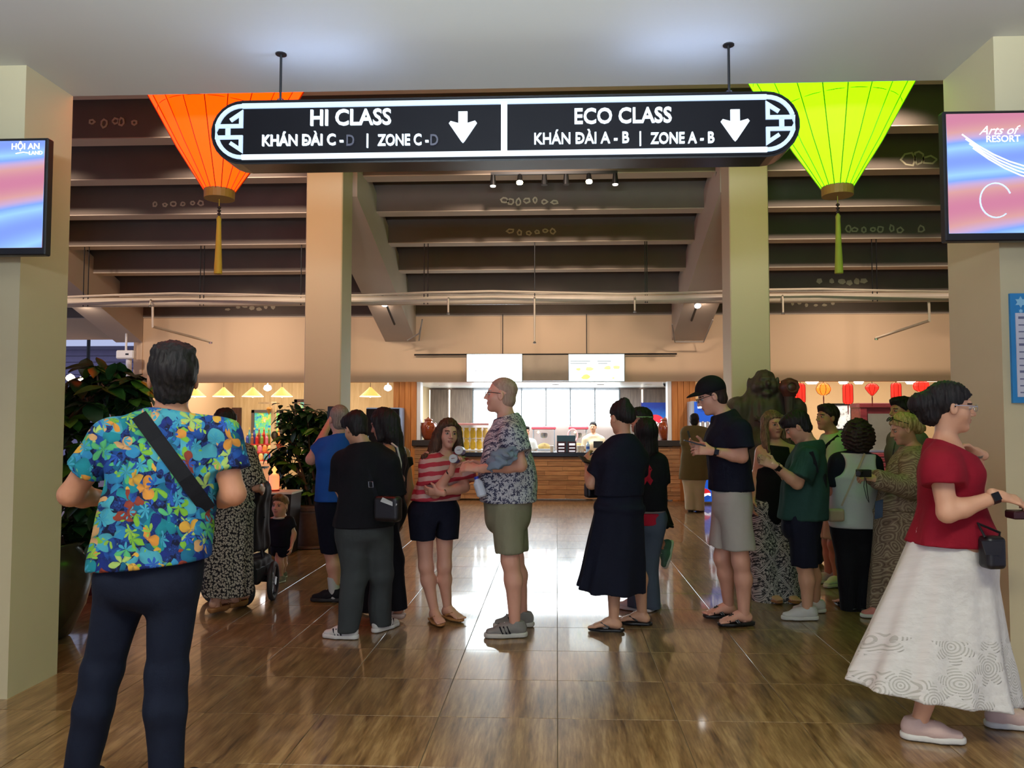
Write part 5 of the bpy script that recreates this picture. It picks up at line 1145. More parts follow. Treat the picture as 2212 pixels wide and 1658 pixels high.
def finish_cloth(nt, b, col, rough=0.8, wr=0.25):
    nt.links.new(col, b.inputs['Base Color']); b.inputs['Roughness'].default_value = rough; b.inputs['Specular IOR Level'].default_value = 0.25
    tc = nt.nodes.new('ShaderNodeTexCoord'); bump(nt, b, noise(nt, tc.outputs['Object'], 24, 3).outputs[0], wr, 0.012)
def tropical():
    m, nt, b = nodes_of('tropical_leaf_print'); v, u, z = uv_xz(nt, 1.25, 1.25)
    dn = noise(nt, v, 14, 2); dv = N(nt, 'ShaderNodeVectorMath', operation='MULTIPLY_ADD'); nt.links.new(dn.outputs['Color'], dv.inputs[0]); dv.inputs[1].default_value = (.03, .03, 0); nt.links.new(v, dv.inputs[2]); v = dv.outputs[0]
    bgn = noise(nt, v, 30, 3)
    col = ramp(nt, bgn.outputs[0], [(0.44, rgb(12, 18, 46)), (0.52, rgb(26, 52, 116)), (0.58, rgb(16, 24, 70)), (0.68, rgb(34, 80, 150))])
    layers = [(10, 2, .72, 1, .12, .40, [(0, rgb(26, 70, 140)), (.35, rgb(44, 126, 170)), (.7, rgb(20, 40, 110))]),
              (8, 2, .66, 2, .16, .44, [(0, rgb(24, 124, 136)), (.5, rgb(70, 156, 172)), (.8, rgb(18, 92, 120))]),
              (9, 5, .58, 3, .12, .50, [(0, rgb(112, 168, 50)), (.4, rgb(160, 190, 100)), (.75, rgb(80, 170, 110))]),
              (7, 3, .44, 4, .30, .50, [(0, rgb(206, 140, 56)), (.3, rgb(200, 156, 104)), (.55, rgb(128, 54, 36)), (.8, rgb(206, 160, 60))]),
              (11, 7, .44, 5, .10, .50, [(0, rgb(60, 150, 176)), (.5, rgb(136, 180, 66)), (.8, rgb(40, 84, 170))])]
    for sc, k, sz, sd, inn, thr, st in layers:
        mk, rnd, pet, r = petals(nt, v, sc, k, sz, sd, 0.025, inn)
        c = ramp(nt, rnd, st, 'CONSTANT')
        c = mixc(nt, math1(nt, 'MULTIPLY', math1(nt, 'SUBTRACT', 1.0, pet), 0.55), c, rgb(14, 26, 60))
        on = math1(nt, 'GREATER_THAN', noise(nt, v, 5.0 + sd, 1).outputs[0], thr)
        col = mixc(nt, math1(nt, 'MULTIPLY', mk, on), col, c)
    finish_cloth(nt, b, col, 0.75); return m
def leafy_shirt():
    m, nt, b = nodes_of('navy_leaf_print_on_white'); v, u, z = uv_xz(nt)
    dn = noise(nt, v, 30, 2); dv = N(nt, 'ShaderNodeVectorMath', operation='MULTIPLY_ADD'); nt.links.new(dn.outputs['Color'], dv.inputs[0]); dv.inputs[1].default_value = (.03, .03, 0); nt.links.new(v, dv.inputs[2])
    mk, rnd, pet, r = petals(nt, dv.outputs[0], 34, 5, .62, 1, .05, .2)
    mk2, _, _, _ = petals(nt, dv.outputs[0], 28, 3, .5, 4, .05, .15)
    w = N(nt, 'ShaderNodeTexWave'); w.inputs['Scale'].default_value = 60; w.inputs['Distortion'].default_value = 8; nt.links.new(v, w.inputs['Vector'])
    col = mixc(nt, mk, rgb(196, 196, 200), rgb(52, 54, 78)); col = mixc(nt, mk2, col, rgb(214, 214, 214))
    col = mixc(nt, math1(nt, 'MULTIPLY', math1(nt, 'GREATER_THAN', w.outputs[0], .7), .7), col, rgb(60, 62, 84))
    finish_cloth(nt, b, col); return m
def speckle(name, bgc, c1, c2, sc, size, k=2):
    m, nt, b = nodes_of(name); v, u, z = uv_xz(nt)
    mk, rnd, pet, r = petals(nt, v, sc, k, size, 2, .10, .4)
    col = mixc(nt, mk, bgc, ramp(nt, rnd, [(0, c1), (1, c2)]))
    finish_cloth(nt, b, col); return m
def stripes(name, c1, c2, per):
    m, nt, b = nodes_of(name); tc = nt.nodes.new('ShaderNodeTexCoord'); sp = N(nt, 'ShaderNodeSeparateXYZ'); nt.links.new(tc.outputs['Object'], sp.inputs[0])
    n = noise(nt, tc.outputs['Object'], 7, 2)
    q = math1(nt, 'FRACT', math1(nt, 'ADD', math1(nt, 'MULTIPLY', math1(nt, 'MULTIPLY_ADD', sp.outputs[0], -0.12, sp.outputs[2]), 1 / per), math1(nt, 'MULTIPLY', n.outputs[0], 0.7)))
    finish_cloth(nt, b, mixc(nt, math1(nt, 'GREATER_THAN', q, 0.5), c1, c2)); return m
def mosaic_pants():
    m, nt, b = nodes_of('black_white_tribal_print'); v, u, z = uv_xz(nt)
    def tri(s, f): return math1(nt, 'ABSOLUTE', math1(nt, 'SUBTRACT', math1(nt, 'FRACT', math1(nt, 'MULTIPLY', s, f)), 0.5))
    dia = math1(nt, 'ADD', tri(u, 6.5), math1(nt, 'MULTIPLY', tri(z, 4.2), 1.0))
    band = math1(nt, 'LESS_THAN', math1(nt, 'ABSOLUTE', math1(nt, 'SUBTRACT', dia, 0.42)), 0.07)
    zig = math1(nt, 'GREATER_THAN', math1(nt, 'SINE', math1(nt, 'MULTIPLY', dia, 90)), 0.2)
    mk, rnd, pet, r = petals(nt, v, 42, 4, .6, 3, .06, .2); mk2, _, _, _ = petals(nt, v, 75, 6, .5, 6, .06, .3)
    wn = noise(nt, v, 55, 3)
    col = mixc(nt, mk, rgb(66, 66, 68), rgb(190, 186, 178)); col = mixc(nt, mk2, col, rgb(40, 40, 44))
    col = mixc(nt, math1(nt, 'GREATER_THAN', wn.outputs[0], .56), col, rgb(198, 194, 186))
    col = mixc(nt, band, col, mixc(nt, zig, rgb(206, 202, 196), rgb(110, 108, 106)))
    finish_cloth(nt, b, col); return m
def paisley():
    m, nt, b = nodes_of('beige_paisley_print'); v, u, z = uv_xz(nt, 1, .7)
    dn = noise(nt, v, 7, 2); dv = N(nt, 'ShaderNodeVectorMath', operation='MULTIPLY_ADD'); nt.links.new(dn.outputs['Color'], dv.inputs[0]); dv.inputs[1].default_value = (.13, .13, 0); nt.links.new(v, dv.inputs[2])
    w = N(nt, 'ShaderNodeTexWave'); w.wave_type = 'RINGS'; w.rings_direction = 'SPHERICAL'; w.inputs['Scale'].default_value = 30; w.inputs['Distortion'].default_value = 6; w.inputs['Detail'].default_value = 1.5; nt.links.new(dv.outputs[0], w.inputs['Vector'])
    vo = N(nt, 'ShaderNodeTexVoronoi'); vo.voronoi_dimensions = '2D'; vo.inputs['Scale'].default_value = 17; nt.links.new(dv.outputs[0], vo.inputs['Vector'])
    ring = math1(nt, 'SINE', math1(nt, 'MULTIPLY', vo.outputs['Distance'], 26))
    col = ramp(nt, w.outputs[0], [(0.2, rgb(134, 110, 90)), (0.42, rgb(156, 132, 106)), (0.6, rgb(164, 142, 116)), (0.8, rgb(142, 118, 96))])
    col = mixc(nt, math1(nt, 'GREATER_THAN', ring, .7), col, rgb(178, 158, 130)); col = mixc(nt, math1(nt, 'LESS_THAN', ring, -.75), col, rgb(112, 90, 72))
    finish_cloth(nt, b, col); return m
def lace_skirt():
    m, nt, b = nodes_of('white_lace_cloth'); v, u, z = uv_xz(nt)
    mk, rnd, pet, r = petals(nt, v, 7, 6, .6, 2, .05, .45)
    ringm = math1(nt, 'GREATER_THAN', math1(nt, 'SINE', math1(nt, 'MULTIPLY', r, 70)), .3)
    n = noise(nt, v, 30, 4)
    emb = math1(nt, 'MULTIPLY', math1(nt, 'MULTIPLY', mk, ringm), math1(nt, 'LESS_THAN', z, .5))
    col = mixc(nt, emb, mixc(nt, n.outputs[0], rgb(206, 204, 196), rgb(232, 230, 224)), rgb(186, 184, 174))
    nt.links.new(col, b.inputs['Base Color']); b.inputs['Roughness'].default_value = .85; b.inputs['Specular IOR Level'].default_value = .2
    h = math1(nt, 'ADD', n.outputs[0], math1(nt, 'MULTIPLY', emb, 1.2)); bump(nt, b, h, .5, .012); return m
C_NAVY = cloth('navy_cloth', rgb(15, 18, 34)); C_BLACK = cloth('black_cloth', rgb(13, 13, 18)); C_DENIM = cloth('dark_blue_denim', rgb(10, 18, 36), .2)
C_JEAN = cloth('grey_blue_denim', rgb(72, 84, 98), .2); C_BLUE = cloth('bright_blue_jersey', rgb(30, 84, 168)); C_KHAKI = cloth('khaki_twill', rgb(126, 122, 98)); C_STONE = cloth('pale_stone_twill', rgb(178, 172, 160))
C_GREEN = cloth('bottle_green_jersey', rgb(36, 66, 58)); C_MINT = cloth('mint_green_jersey', rgb(176, 206, 158)); C_WHITE = cloth('white_nylon', rgb(200, 202, 198), .05, .45); C_RED = cloth('crimson_blouse_cloth', rgb(134, 14, 34), .08)
C_GREYP = cloth('charcoal_trouser_cloth', rgb(58, 62, 62), .2); C_OLIVE = cloth('olive_shirt_cloth', rgb(112, 98, 62)); C_CREAM = cloth('cream_trouser_cloth', rgb(214, 198, 166)); C_SAND = cloth('sand_shorts_cloth', rgb(196, 180, 150)); C_GREYS = cloth('grey_shirt_cloth', rgb(110, 108, 108))
SOLE = mat('white_rubber_sole', rgb(214, 212, 204), .5); DSOLE = mat('dark_rubber_sole', rgb(28, 26, 26), .6); SHOEW = cloth('white_shoe_mesh', rgb(210, 208, 202), .06); SHOEB = cloth('black_shoe_mesh', rgb(24, 22, 28)); SHOEG = cloth('grey_suede', rgb(126, 122, 116)); TANS = mat('tan_leather', rgb(170, 116, 64), .5); LEATH = mat('black_leather', rgb(22, 20, 22), .4, bmp=.1)
EYEW = mat('eye_white', rgb(178, 166, 158), .35); IRIS = mat('dark_iris', rgb(38, 26, 20), .2)

def Rz(deg): a = math.radians(deg); return np.array([[math.cos(a), -math.sin(a), 0], [math.sin(a), math.cos(a), 0], [0, 0, 1]])
def facing(deg):      # 0 = towards the viewer, 90 = towards +x, 180 = away, -90 = towards -x
    a = math.radians(deg); return np.array([math.sin(a), -math.cos(a), 0.0])
def head_frame(deg, pitch=0, roll=0):
    f = facing(deg); l = np.array([-f[1], f[0], 0.0]); u = np.array([0, 0, 1.0])
    p = math.radians(pitch); f2 = f * math.cos(p) - u * math.sin(p); u2 = u * math.cos(p) + f * math.sin(p)
    r = math.radians(roll); l2 = l * math.cos(r) + u2 * math.sin(r); u3 = u2 * math.cos(r) - l * math.sin(r)
    return np.stack([l2, f2, u3], 1)     # columns: left, forward, up

class Person:
    def __init__(s, label, Y, h, skin='light', face=180, head=None, hface=None, hpitch=0, hroll=0, neck=None, pelvis=None, arms=None, legs=None, feet=None,
                 bw=1.0, belly=0.0, hs=1.0, res=0.013, hands=None, shw=1.0, group=None, hipw=1.0, foot_pitch=None, fl=1.0, thin=1.0, lift=0.0):
        s.Y = Y; s.s = h / 1.72; s.res = res; s.skin = skin; s.bw = bw; s.belly = belly; s.hsc = s.s * hs; s.thin = thin * s.s; s.lift = lift
        J = s.J
        s.head = J(head); s.N = J(neck); s.P = J(pelvis)
        s.f = facing(face); s.l = np.array([-s.f[1], s.f[0], 0.0]); s.face = face
        s.HR = head_frame(hface if hface is not None else face, hpitch, hroll)
        up = unit(s.N - s.P); s.up = up
        s.W = s.P + (s.N - s.P) * 0.34 ; s.C = s.P + (s.N - s.P) * 0.68 + s.f * 0.012 * s.s
        sh = 0.172 * s.s * shw; hp = 0.092 * s.s * hipw
        s.sh = {}; s.el = {}; s.wr = {}; s.hip = {}; s.kn = {}; s.an = {}; s.ft = {}; s.fp = foot_pitch or {}
        for k, sg in (('L', 1), ('R', -1)):
            s.sh[k] = s.N + s.l * sg * sh - up * 0.072 * s.s
            s.hip[k] = s.P + s.l * sg * hp - V3(0, 0, .03 * s.s)
            a = (arms or {}).get(k)
            if a is None:
                s.el[k] = s.sh[k] + s.l * sg * .05 - V3(0, 0, .28 * s.s) - s.f * .02; s.wr[k] = s.el[k] - V3(0, 0, .24 * s.s) + s.f * .06
            else:
                if len(a) == 3:
                    if a[0] is not None: s.sh[k] = J(a[0])
                    a = a[1:]
                s.el[k] = J(a[0]); s.wr[k] = J(a[1])
            g = (legs or {}).get(k)
            if g is None:
                s.an[k] = V3(s.hip[k][0], s.hip[k][1], .085 * s.s); s.kn[k] = (s.hip[k] + s.an[k]) / 2 + s.f * .02
            else:
                s.kn[k] = J(g[0]); s.an[k] = J(g[1])
            s.ft[k] = (feet or {}).get(k, face)
        s.hands = hands or {}; s.fl = fl
        g = (s.an['L'] + s.an['R']) / 2
        s.root = thing('person', label, 'person', (g[0], g[1], 0), group)
        s.hm = None; s.fields = {}
    def J(s, q):
        if len(q) == 3 and isinstance(q, np.ndarray): return q
        return at(q[0], q[1], s.Y + (q[2] if len(q) > 2 else 0))
    # --- primitive groups, inflated by o
    def torso(s, o=0.0, hipo=0.0, chest=1.0):
        k = s.s * s.bw; b = s.belly
        return [ecap(s.P, s.W, (.158 * k + o + hipo, .108 * k + o + b * .5 + hipo * .6), (.140 * k + o + b * .3, .098 * k + o + b), s.l, 2.3),
                ecap(s.W + s.f * b * .35, s.C, (.140 * k + o + b * .3, .098 * k + o + b * .8), (.162 * k * chest + o, .108 * k * chest + o), s.l, 2.3),
                ecap(s.C, s.N - s.up * .055 * s.s, (.162 * k * chest + o, .108 * k * chest + o), (.115 * k + o, .07 * k + o), s.l, 2.2),
                cone(s.sh['L'], s.N - s.up * .012 * s.s, .052 * k + o, .050 * k + o), cone(s.sh['R'], s.N - s.up * .012 * s.s, .052 * k + o, .050 * k + o)]
    def arm(s, k, o=0.0, part='both', t=1.0, flare=0.0):
        q = s.thin * (0.85 + .15 * s.bw); out = []
        if part in ('both', 'upper'):
            e = s.sh[k] + (s.el[k] - s.sh[k]) * t
            out.append(cone(s.sh[k], e, .054 * q + o, (.054 + (.042 - .054) * t) * q + o + flare))
        if part in ('both', 'fore'):
            m = s.el[k] + (s.wr[k] - s.el[k]) * .3
            out += [cone(s.el[k], m, .041 * q + o, .042 * q + o), cone(m, s.wr[k], .042 * q + o, .027 * q + o)]
        return out
    def leg(s, k, o=0.0, o2=None, part='both'):
        q = s.thin * (0.8 + .2 * s.bw); o2 = o if o2 is None else o2; out = []
        if part in ('both', 'thigh'): out.append(cone(s.hip[k], s.kn[k], .088 * q + o, .056 * q + o2))
        if part in ('both', 'calf'):
            m = s.kn[k] + (s.an[k] - s.kn[k]) * .32
            bk = -facing(s.ft[k]) * .012 * s.s
            out += [cone(s.kn[k], m + bk, .055 * q + o2, .056 * q + o2), cone(m + bk, s.an[k], .056 * q + o2, .036 * q + o2)]
        return out
    def foot_frame(s, k):
        f = facing(s.ft[k]); l = np.array([-f[1], f[0], 0.0]); u = V3(0, 0, 1.0)
        p = math.radians(s.fp.get(k, 0)); f2 = f * math.cos(p) - u * math.sin(p); u2 = u * math.cos(p) + f * math.sin(p)
        o = s.an[k] - u2 * .085 * s.s
        if k not in s.fp: o[2] = .004 + s.lift
        return np.stack([l, f2, u2], 1), o
    def foot_prims(s, k):
        R, o = s.foot_frame(k); sc = s.s * s.fl; out = []
        for pr, kk in ((cone((0, -.03, .034), (0, .05, .05), .032, .030), .02), (cone((0, 0, .05), (0, -.002, .095), .036, .036), .03), (ecap((0, .03, .046), (0, .135, .022), (.033, .034), (.044, .018), (1, 0, 0)), .02)):
            out.append((frame(pr, R, o, sc), kk))
        for i in range(5):
            x = -.034 + .017 * i
            y = .155 + .02 * (1 - abs(i - (3.6 if k == 'L' else .4)) / 4) * 1.6
            out.append((frame(cone((x, .13, .018), (x * 1.05, y, .013), .0105, .009), R, o, sc), .006))
        return out
    def hand_field(s, k):
        d, n, curl = s.hands.get(k, (None, None, .45))
        fd = unit(s.wr[k] - s.el[k]) if d is None else unit(d)
        n = (s.l * (-1 if k == 'L' else 1) + s.f * .4) if n is None else np.asarray(n, float)
        n = unit(n - fd * (n @ fd)); sd = np.cross(fd, n); q = s.thin
        F = Field(); w = s.wr[k]; pe = w + fd * .082 * q
        F.u(cone(w - fd * .03 * q, w + fd * .012 * q, .027 * q, .025 * q), .01)
        F.u(ecap(w + fd * .015 * q, pe, (.030 * q, .016 * q), (.038 * q, .013 * q), sd), .015)
        Ls = (.036, .024, .019)
        for i, (off, ln) in enumerate(((-.029, .92), (-.010, 1.06), (.010, 1.0), (.028, .80))):
            p = pe + sd * off * q * (1 if k == 'R' else -1) * -1; a = .12
            for j, L in enumerate(Ls):
                a += curl * (0.55, 1.0, .75)[j]
                dd = fd * math.cos(a) + n * math.sin(a) + sd * off * .8
                e = p + unit(dd) * L * ln * q * 1.05
                F.u(cone(p, e, (.0092 - .0008 * j) * q, (.0084 - .0008 * j) * q), .004); p = e
        ts = sd * (-1 if k == 'L' else 1)
        p = w + fd * .025 * q + ts * .022 * q; e = p + unit(fd * .6 + ts * .75 + n * .35) * .045 * q; g = e + unit(fd * .85 + ts * .2 + n * (.35 + curl * .4)) * .032 * q
        F.u(cone(p, e, .0125 * q, .0105 * q), .010); F.u(cone(e, g, .0105 * q, .0085 * q), .004)
        s.palm = getattr(s, 'palm', {}); s.palm[k] = (w + fd * .09 * q + n * .03 * q, fd, n, sd)
        return F
    def HL(s, p): return s.head + s.HR @ (np.asarray(p, float) * s.hsc)
    def hp(s, pr): return frame(pr, s.HR, s.head, s.hsc)
    def head_field(s, fem=False, child=False):
        F = Field(); hp = s.hp
        F.u(hp(ell((0, -.012, .034), (.073, .094, .083))), .01)
        F.u(hp(ell((0, .026, -.042), (.057 if not child else .062, .066, .074))), .035)
        F.u(hp(ell((0, .066, -.098), (.024, .022, .018))), .03)
        F.u(hp(ell((.036, .045, -.03), (.028, .03, .03))), .02); F.u(hp(ell((-.036, .045, -.03), (.028, .03, .03))), .02)
        F.u(hp(cone((-.028, .078, .024), (.028, .078, .024), .011, .011)), .02)
        for sg in (-1, 1): F.sub(hp(ell((sg * .031, .100, .004), (.018, .016, .0105))), .012)
        nz = .6 if child else 1
        F.u(hp(cone((0, .088, .012), (0, .092 + .018 * nz, -.026), .008, .0105)), .012)
        F.u(hp(ell((.011, .095, -.031), (.009, .011, .008))), .006); F.u(hp(ell((-.011, .095, -.031), (.009, .011, .008))), .006)
        F.u(hp(ell((0, .087, -.0545), (.023, .012, .0055))), .006); F.u(hp(ell((0, .085, -.0655), (.020, .012, .0065))), .006)
        F.sub(hp(ell((0, .102, -.0598), (.022, .008, .0018))), .004)
        for sg in (-1, 1):
            F.u(hp(ell((sg * .077, -.004, -.006), (.011, .019, .031))), .008); F.sub(hp(ell((sg * .086, .002, -.004), (.007, .010, .018))), .006)
        nk = .052 * (0.88 if fem else 1.0) * s.hsc * (.8 + .2 * s.bw)
        F.u(cone(s.HL((0, -.018, -.05)), s.N - s.up * .03 * s.s, nk, nk * 1.12), .03)
        return F
    def body(s, bare=('L', 'R'), fem=False, child=False, hres=.0052, eyes=True, brow=None, upto=None):
        B = Field()
        for pr in s.torso(): B.u(pr, .05)
        for k in 'LR':
            for pr in s.arm(k): B.u(pr, .025)
            for pr in s.leg(k): B.u(pr, .035)
        nk = .052 * (0.88 if fem else 1.0) * s.hsc * (.8 + .2 * s.bw)
        B.u(cone(s.HL((0, -.018, -.06)), s.N - s.up * .03 * s.s, nk, nk * 1.12), .03)
        parts = [B.mesh(s.res) + (0,)]
        H = s.head_field(fem, child); V, F = H.mesh(hres * max(1, s.res / .013))
        c = (V[F].mean(1) - s.head) @ s.HR / s.hsc
        mi = np.zeros(len(F), np.int32)
        mi[(np.abs(c[:, 0]) < .020) & (c[:, 2] > -.0690) & (c[:, 2] < -.0515) & (c[:, 1] > .078)] = 1
        if brow is not False: mi[(np.abs(c[:, 0]) > .013) & (np.abs(c[:, 0]) < .047) & (np.abs(c[:, 2] - .0255 + np.abs(np.abs(c[:, 0]) - .027) * .18) < .0036) & (c[:, 1] > .05)] = 2
        parts.append((V, F, mi))
        for k in 'LR': parts.append(s.hand_field(k).mesh(.0046 * max(1, s.res / .013)) + (0,))
        for k in bare:
            Fo = Field()
            for pr, kk in s.foot_prims(k): Fo.u(pr, kk)
            parts.append(Fo.mesh(.006) + (0,))
        s.bodyob = put_sdf('body', parts, [SK[s.skin], LIP, HA[brow] if isinstance(brow, str) else HA['dbrown']], s.root)
        if eyes:
            for sg in (-1, 1):
                e = Field().u(frame(ell((sg * .031, .0770, .003), (.0140, .0125, .0090)), s.HR, s.head, s.hsc), .001)
                V, F = e.mesh(.0028); c = (V[F].mean(1) - s.head) @ s.HR / s.hsc
                mi = (((c[:, 0] - sg * .031) ** 2 + (c[:, 2] - .0035) ** 2 < .0070 ** 2) & (c[:, 1] > .08)).astype(np.int32)
                put_sdf('eye', [(V, F, mi)], [EYEW, IRIS], s.root)
        return s
    # --- garments
    def garment(s, name, F, m, res=None, wr=.004, fr=22, seed=1):
        F.disp = wrinkle(wr, fr, seed) if wr else None
        s.fields[name] = F
        return put_sdf(name, [F.mesh(res or s.res * .85)], [m] if not isinstance(m, list) else m, s.root)
    def neckcut(s, F, up=.012, tilt=.35):
        F.cut(s.N + s.up * up * s.s, s.up - s.f * tilt * -1 if False else unit(s.up + s.f * tilt)); return F
    def tee(s, m, hem, slv=.62, o=.016, so=.02, hw=None, name='shirt', flare=.01, seed=1, wr=.004, hemtilt=(0, 0, -1), res=None, sleeves='LR', vneck=False, puff=0, up=.038, tilt=.3, long=False):
        """hem: z height of the lower edge"""
        F = Field()
        for pr in s.torso(o): F.u(pr, .05)
        zb = hem; c = s.P.copy(); c2 = V3(c[0], c[1], zb - .04) + (s.P - s.W) * 0
        w = hw or (.165 * s.s * s.bw + o, .118 * s.s * s.bw + o + s.belly * .6)
        F.u(ecap(s.W, V3(s.P[0], s.P[1], zb - .06), (.142 * s.s * s.bw + o + s.belly * .3, .10 * s.s * s.bw + o + s.belly * .9), w, s.l, 2.3), .05)
        for k in sleeves:
            for pr in s.arm(k, so, 'upper', slv, flare):
                e = s.sh[k] + (s.el[k] - s.sh[k]) * slv
                F.u(cut(pr, e, s.el[k] - s.sh[k]), .03)
            if puff: F.u(cut(ell(s.sh[k] + (s.el[k] - s.sh[k]) * slv * .55, (.07 * s.s + puff,) * 3), s.sh[k] + (s.el[k] - s.sh[k]) * slv, s.el[k] - s.sh[k]), .03)
            if long:
                for pr in s.arm(k, so * .8, 'both'): F.u(cut(pr, s.wr[k], s.wr[k] - s.el[k]), .03)
        s.neckcut(F, up, tilt)
        F.cut(V3(s.P[0], s.P[1], hem), hemtilt)
        if vneck: F.sub(cone(s.N + s.f * .16 * s.s - s.up * .13 * s.s, s.N + s.f * .12 * s.s + s.up * .06 * s.s, .004, .075 * s.s), .01)
        return s.garment(name, F, m, res, wr, 20, seed)
    def pants(s, m, o=.014, o2=.02, low=.06, name='trousers', seed=2, wr=.004, res=None, wide=None, cutz=None, top=None, shorts=None, hipo=0.0, split=False):
        """low: height above floor of the hems; shorts: fraction of the thigh covered"""
        F = Field()
        k0 = s.s * s.bw
        F.u(ecap(s.P - s.up * .07 * s.s, s.W, (.150 * k0 + o + hipo, .106 * k0 + o + s.belly * .4 + hipo * .6), (.140 * k0 + o + s.belly * .3, .098 * k0 + o + s.belly * .9), s.l, 2.3), .05)
        for k in 'LR':
            if shorts is not None:
                e = s.hip[k] + (s.kn[k] - s.hip[k]) * shorts; q = s.thin * (.8 + .2 * s.bw)
                pr = cone(s.hip[k], s.hip[k] + (s.kn[k] - s.hip[k]) * (shorts + .05), .092 * q + o + hipo * .5, (.092 + (.06 - .092) * shorts) * q + o2)
                F.u(cut(pr, V3(e[0], e[1], e[2]), unit((s.kn[k] - s.hip[k]) * .5 + V3(0, 0, -.5))), .012)
            elif wide:
                F.u(cone(s.hip[k], s.kn[k], .094 * s.thin + o, wide[0]), .04); F.u(cut(cone(s.kn[k], s.an[k] + (s.an[k] - s.kn[k]) * .2, wide[0], wide[1]), V3(0, 0, s.an[k][2] - .085 * s.s + low), (0, 0, -1)), .03)
            else:
                for pr in s.leg(k, o, o2): F.u(cut(pr, V3(0, 0, s.an[k][2] - .085 * s.s + low), (0, 0, -1)), .03)
                F.u(cut(cone(s.kn[k], s.an[k], .055 * s.thin + o2, .045 * s.thin + o2), V3(0, 0, s.an[k][2] - .085 * s.s + low), (0, 0, -1)), .03)
        if shorts is not None or split: F.sub(rbox(s.P - V3(0, 0, .30 * s.s), (.007, .30, .20 * s.s), np.stack([s.l, s.f, V3(0, 0, 1)], 1), .006), .03)
        F.cut(V3(*s.W) + s.up * (.02 if top is None else top), s.up)
        return s.garment(name, F, m, res, wr, 20, seed)
    def skirt(s, m, bot, WD, top=None, topWD=None, pleat=(14, .05, 0), name='skirt', seed=3, wr=.003, res=None, mid=None):
        F = Field(); k0 = s.s * s.bw
        a = s.W if top is None else top; tw = topWD or (.145 * k0 + .015, .105 * k0 + .015)
        bot = np.asarray(bot, float)
        if mid is not None:
            F.u(ecap(a, mid[0], tw, mid[1], s.l, 2, True), .03); F.u(ecap(mid[0] + (mid[0] - bot) * .02, bot, mid[1], WD, s.l, 2, True, pleat), .05)
        else: F.u(ecap(a, bot, tw, WD, s.l, 2, True, pleat), .03)
        return s.garment(name, F, m, res, wr, 16, seed)
    def sneaker(s, k, m, sole=None, stripes_m=None, name='shoe', res=.0065):
        R, o = s.foot_frame(k); sc = s.s * s.fl; F = Field()
        fr = lambda p: frame(p, R, o, sc)
        F.u(fr(ecap((0, -.045, .052), (0, .08, .05), (.037, .046), (.045, .038), (1, 0, 0))), .02)
        F.u(fr(ecap((0, .06, .045), (0, .172, .034), (.046, .036), (.034, .020), (1, 0, 0))), .03)
        F.u(fr(cut(cone((0, -.015, .06), (0, -.02, .115), .044, .042), (0, 0, .108), (0, -.25, 1))), .02)
        F.cut(o + R @ V3(0, 0, .016 * sc), -R[:, 2])
        sh = put_sdf(name, [F.mesh(res)], [m], s.root)
        So = Field(); So.u(fr(ecap((0, -.078, .012), (0, .195, .012), (.043, .10), (.043, .10), (1, 0, 0), 2.6)), .01)
        So = Field()
        for a, b_, ra, rb in (((0, -.045), (0, .09), .042, .049), ((0, .09), (0, .165), .049, .040)):
            a2, b2 = V3(a[0], a[1], .014), V3(b_[0], b_[1], .014); So.u(fr(cone(a2, b2, ra, rb)), .02)
        So.cut(o + R @ V3(0, 0, .0), -R[:, 2]); So.cut(o + R @ V3(0, 0, .030 * sc), R[:, 2])
        put_sdf('sole', [So.mesh(res)], [sole or SOLE], sh)
        if stripes_m is not None:
            mb = MB()
            for i in range(3):
                for sg in (-1, 1):
                    y = .045 + i * .024
                    p = [R @ (V3(sg * (.0505 - .001 * i), y - .012, .030) * sc) + o, R @ (V3(sg * .0485, y, .052) * sc) + o, R @ (V3(sg * .040, y + .010, .076) * sc) + o]
                    mb.tube(p, .0055 * sc, 6)
            put('side_stripe', mb, stripes_m, sh)
        lm = MB()
        for i in range(4):
            y = .065 + i * .018; z = .090 - i * .009
            lm.tube([R @ (V3(-.024, y, z - .006) * sc) + o, R @ (V3(0, y + .004, z + .002) * sc) + o, R @ (V3(.024, y, z - .006) * sc) + o], .0032 * sc, 5)
        put('lace', lm, SOLE, sh)
        return sh
    def sandal(s, k, m, sole=None, style='thong', heel=0):
        R, o = s.foot_frame(k); sc = s.s * s.fl; fr = lambda p: frame(p, R, o, sc)
        t = thing('sandal', None, None, (o[0], o[1], 0)); t.parent = s.root; t.location = tuple(o - wloc(s.root))
        So = Field(); So.u(fr(cone((0, -.04, 0), (0, .09, 0), .040, .048)), .02); So.u(fr(cone((0, .09, 0), (0, .155, 0), .048, .038)), .02)
        So.cut(o + R @ V3(0, 0, -.014 * sc - heel), -R[:, 2]); So.cut(o + R @ V3(0, 0, .006 * sc), R[:, 2])
        put_sdf('sole', [So.mesh(.006)], [sole or m], t)
        Lc = lambda *p: R @ (V3(*p) * sc) + o
        S_ = {'thong': [[(0, .135, .02), (.028, .09, .048), (.044, .03, .02)], [(0, .135, .02), (-.028, .09, .048), (-.044, .03, .02)]],
              'cross': [[(-.046, .05, .01), (-.01, .085, .062), (.044, .125, .02)], [(.046, .05, .01), (.01, .085, .062), (-.044, .125, .02)], [(-.046, .065, .01), (-.008, .10, .055), (.042, .14, .02)], [(.046, .065, .01), (.008, .10, .055), (-.042, .14, .02)]],
              'strap': [[(-.046, .10, .01), (0, .105, .05), (.046, .10, .01)], [(-.046, .125, .01), (0, .13, .042), (.046, .125, .01)], [(-.04, -.01, .07), (0, .035, .09), (.04, -.01, .07), (0, -.045, .075), (-.04, -.01, .07)], [(.043, .02, .01), (.04, -.01, .07)], [(-.043, .02, .01), (-.04, -.01, .07)]]}[style]
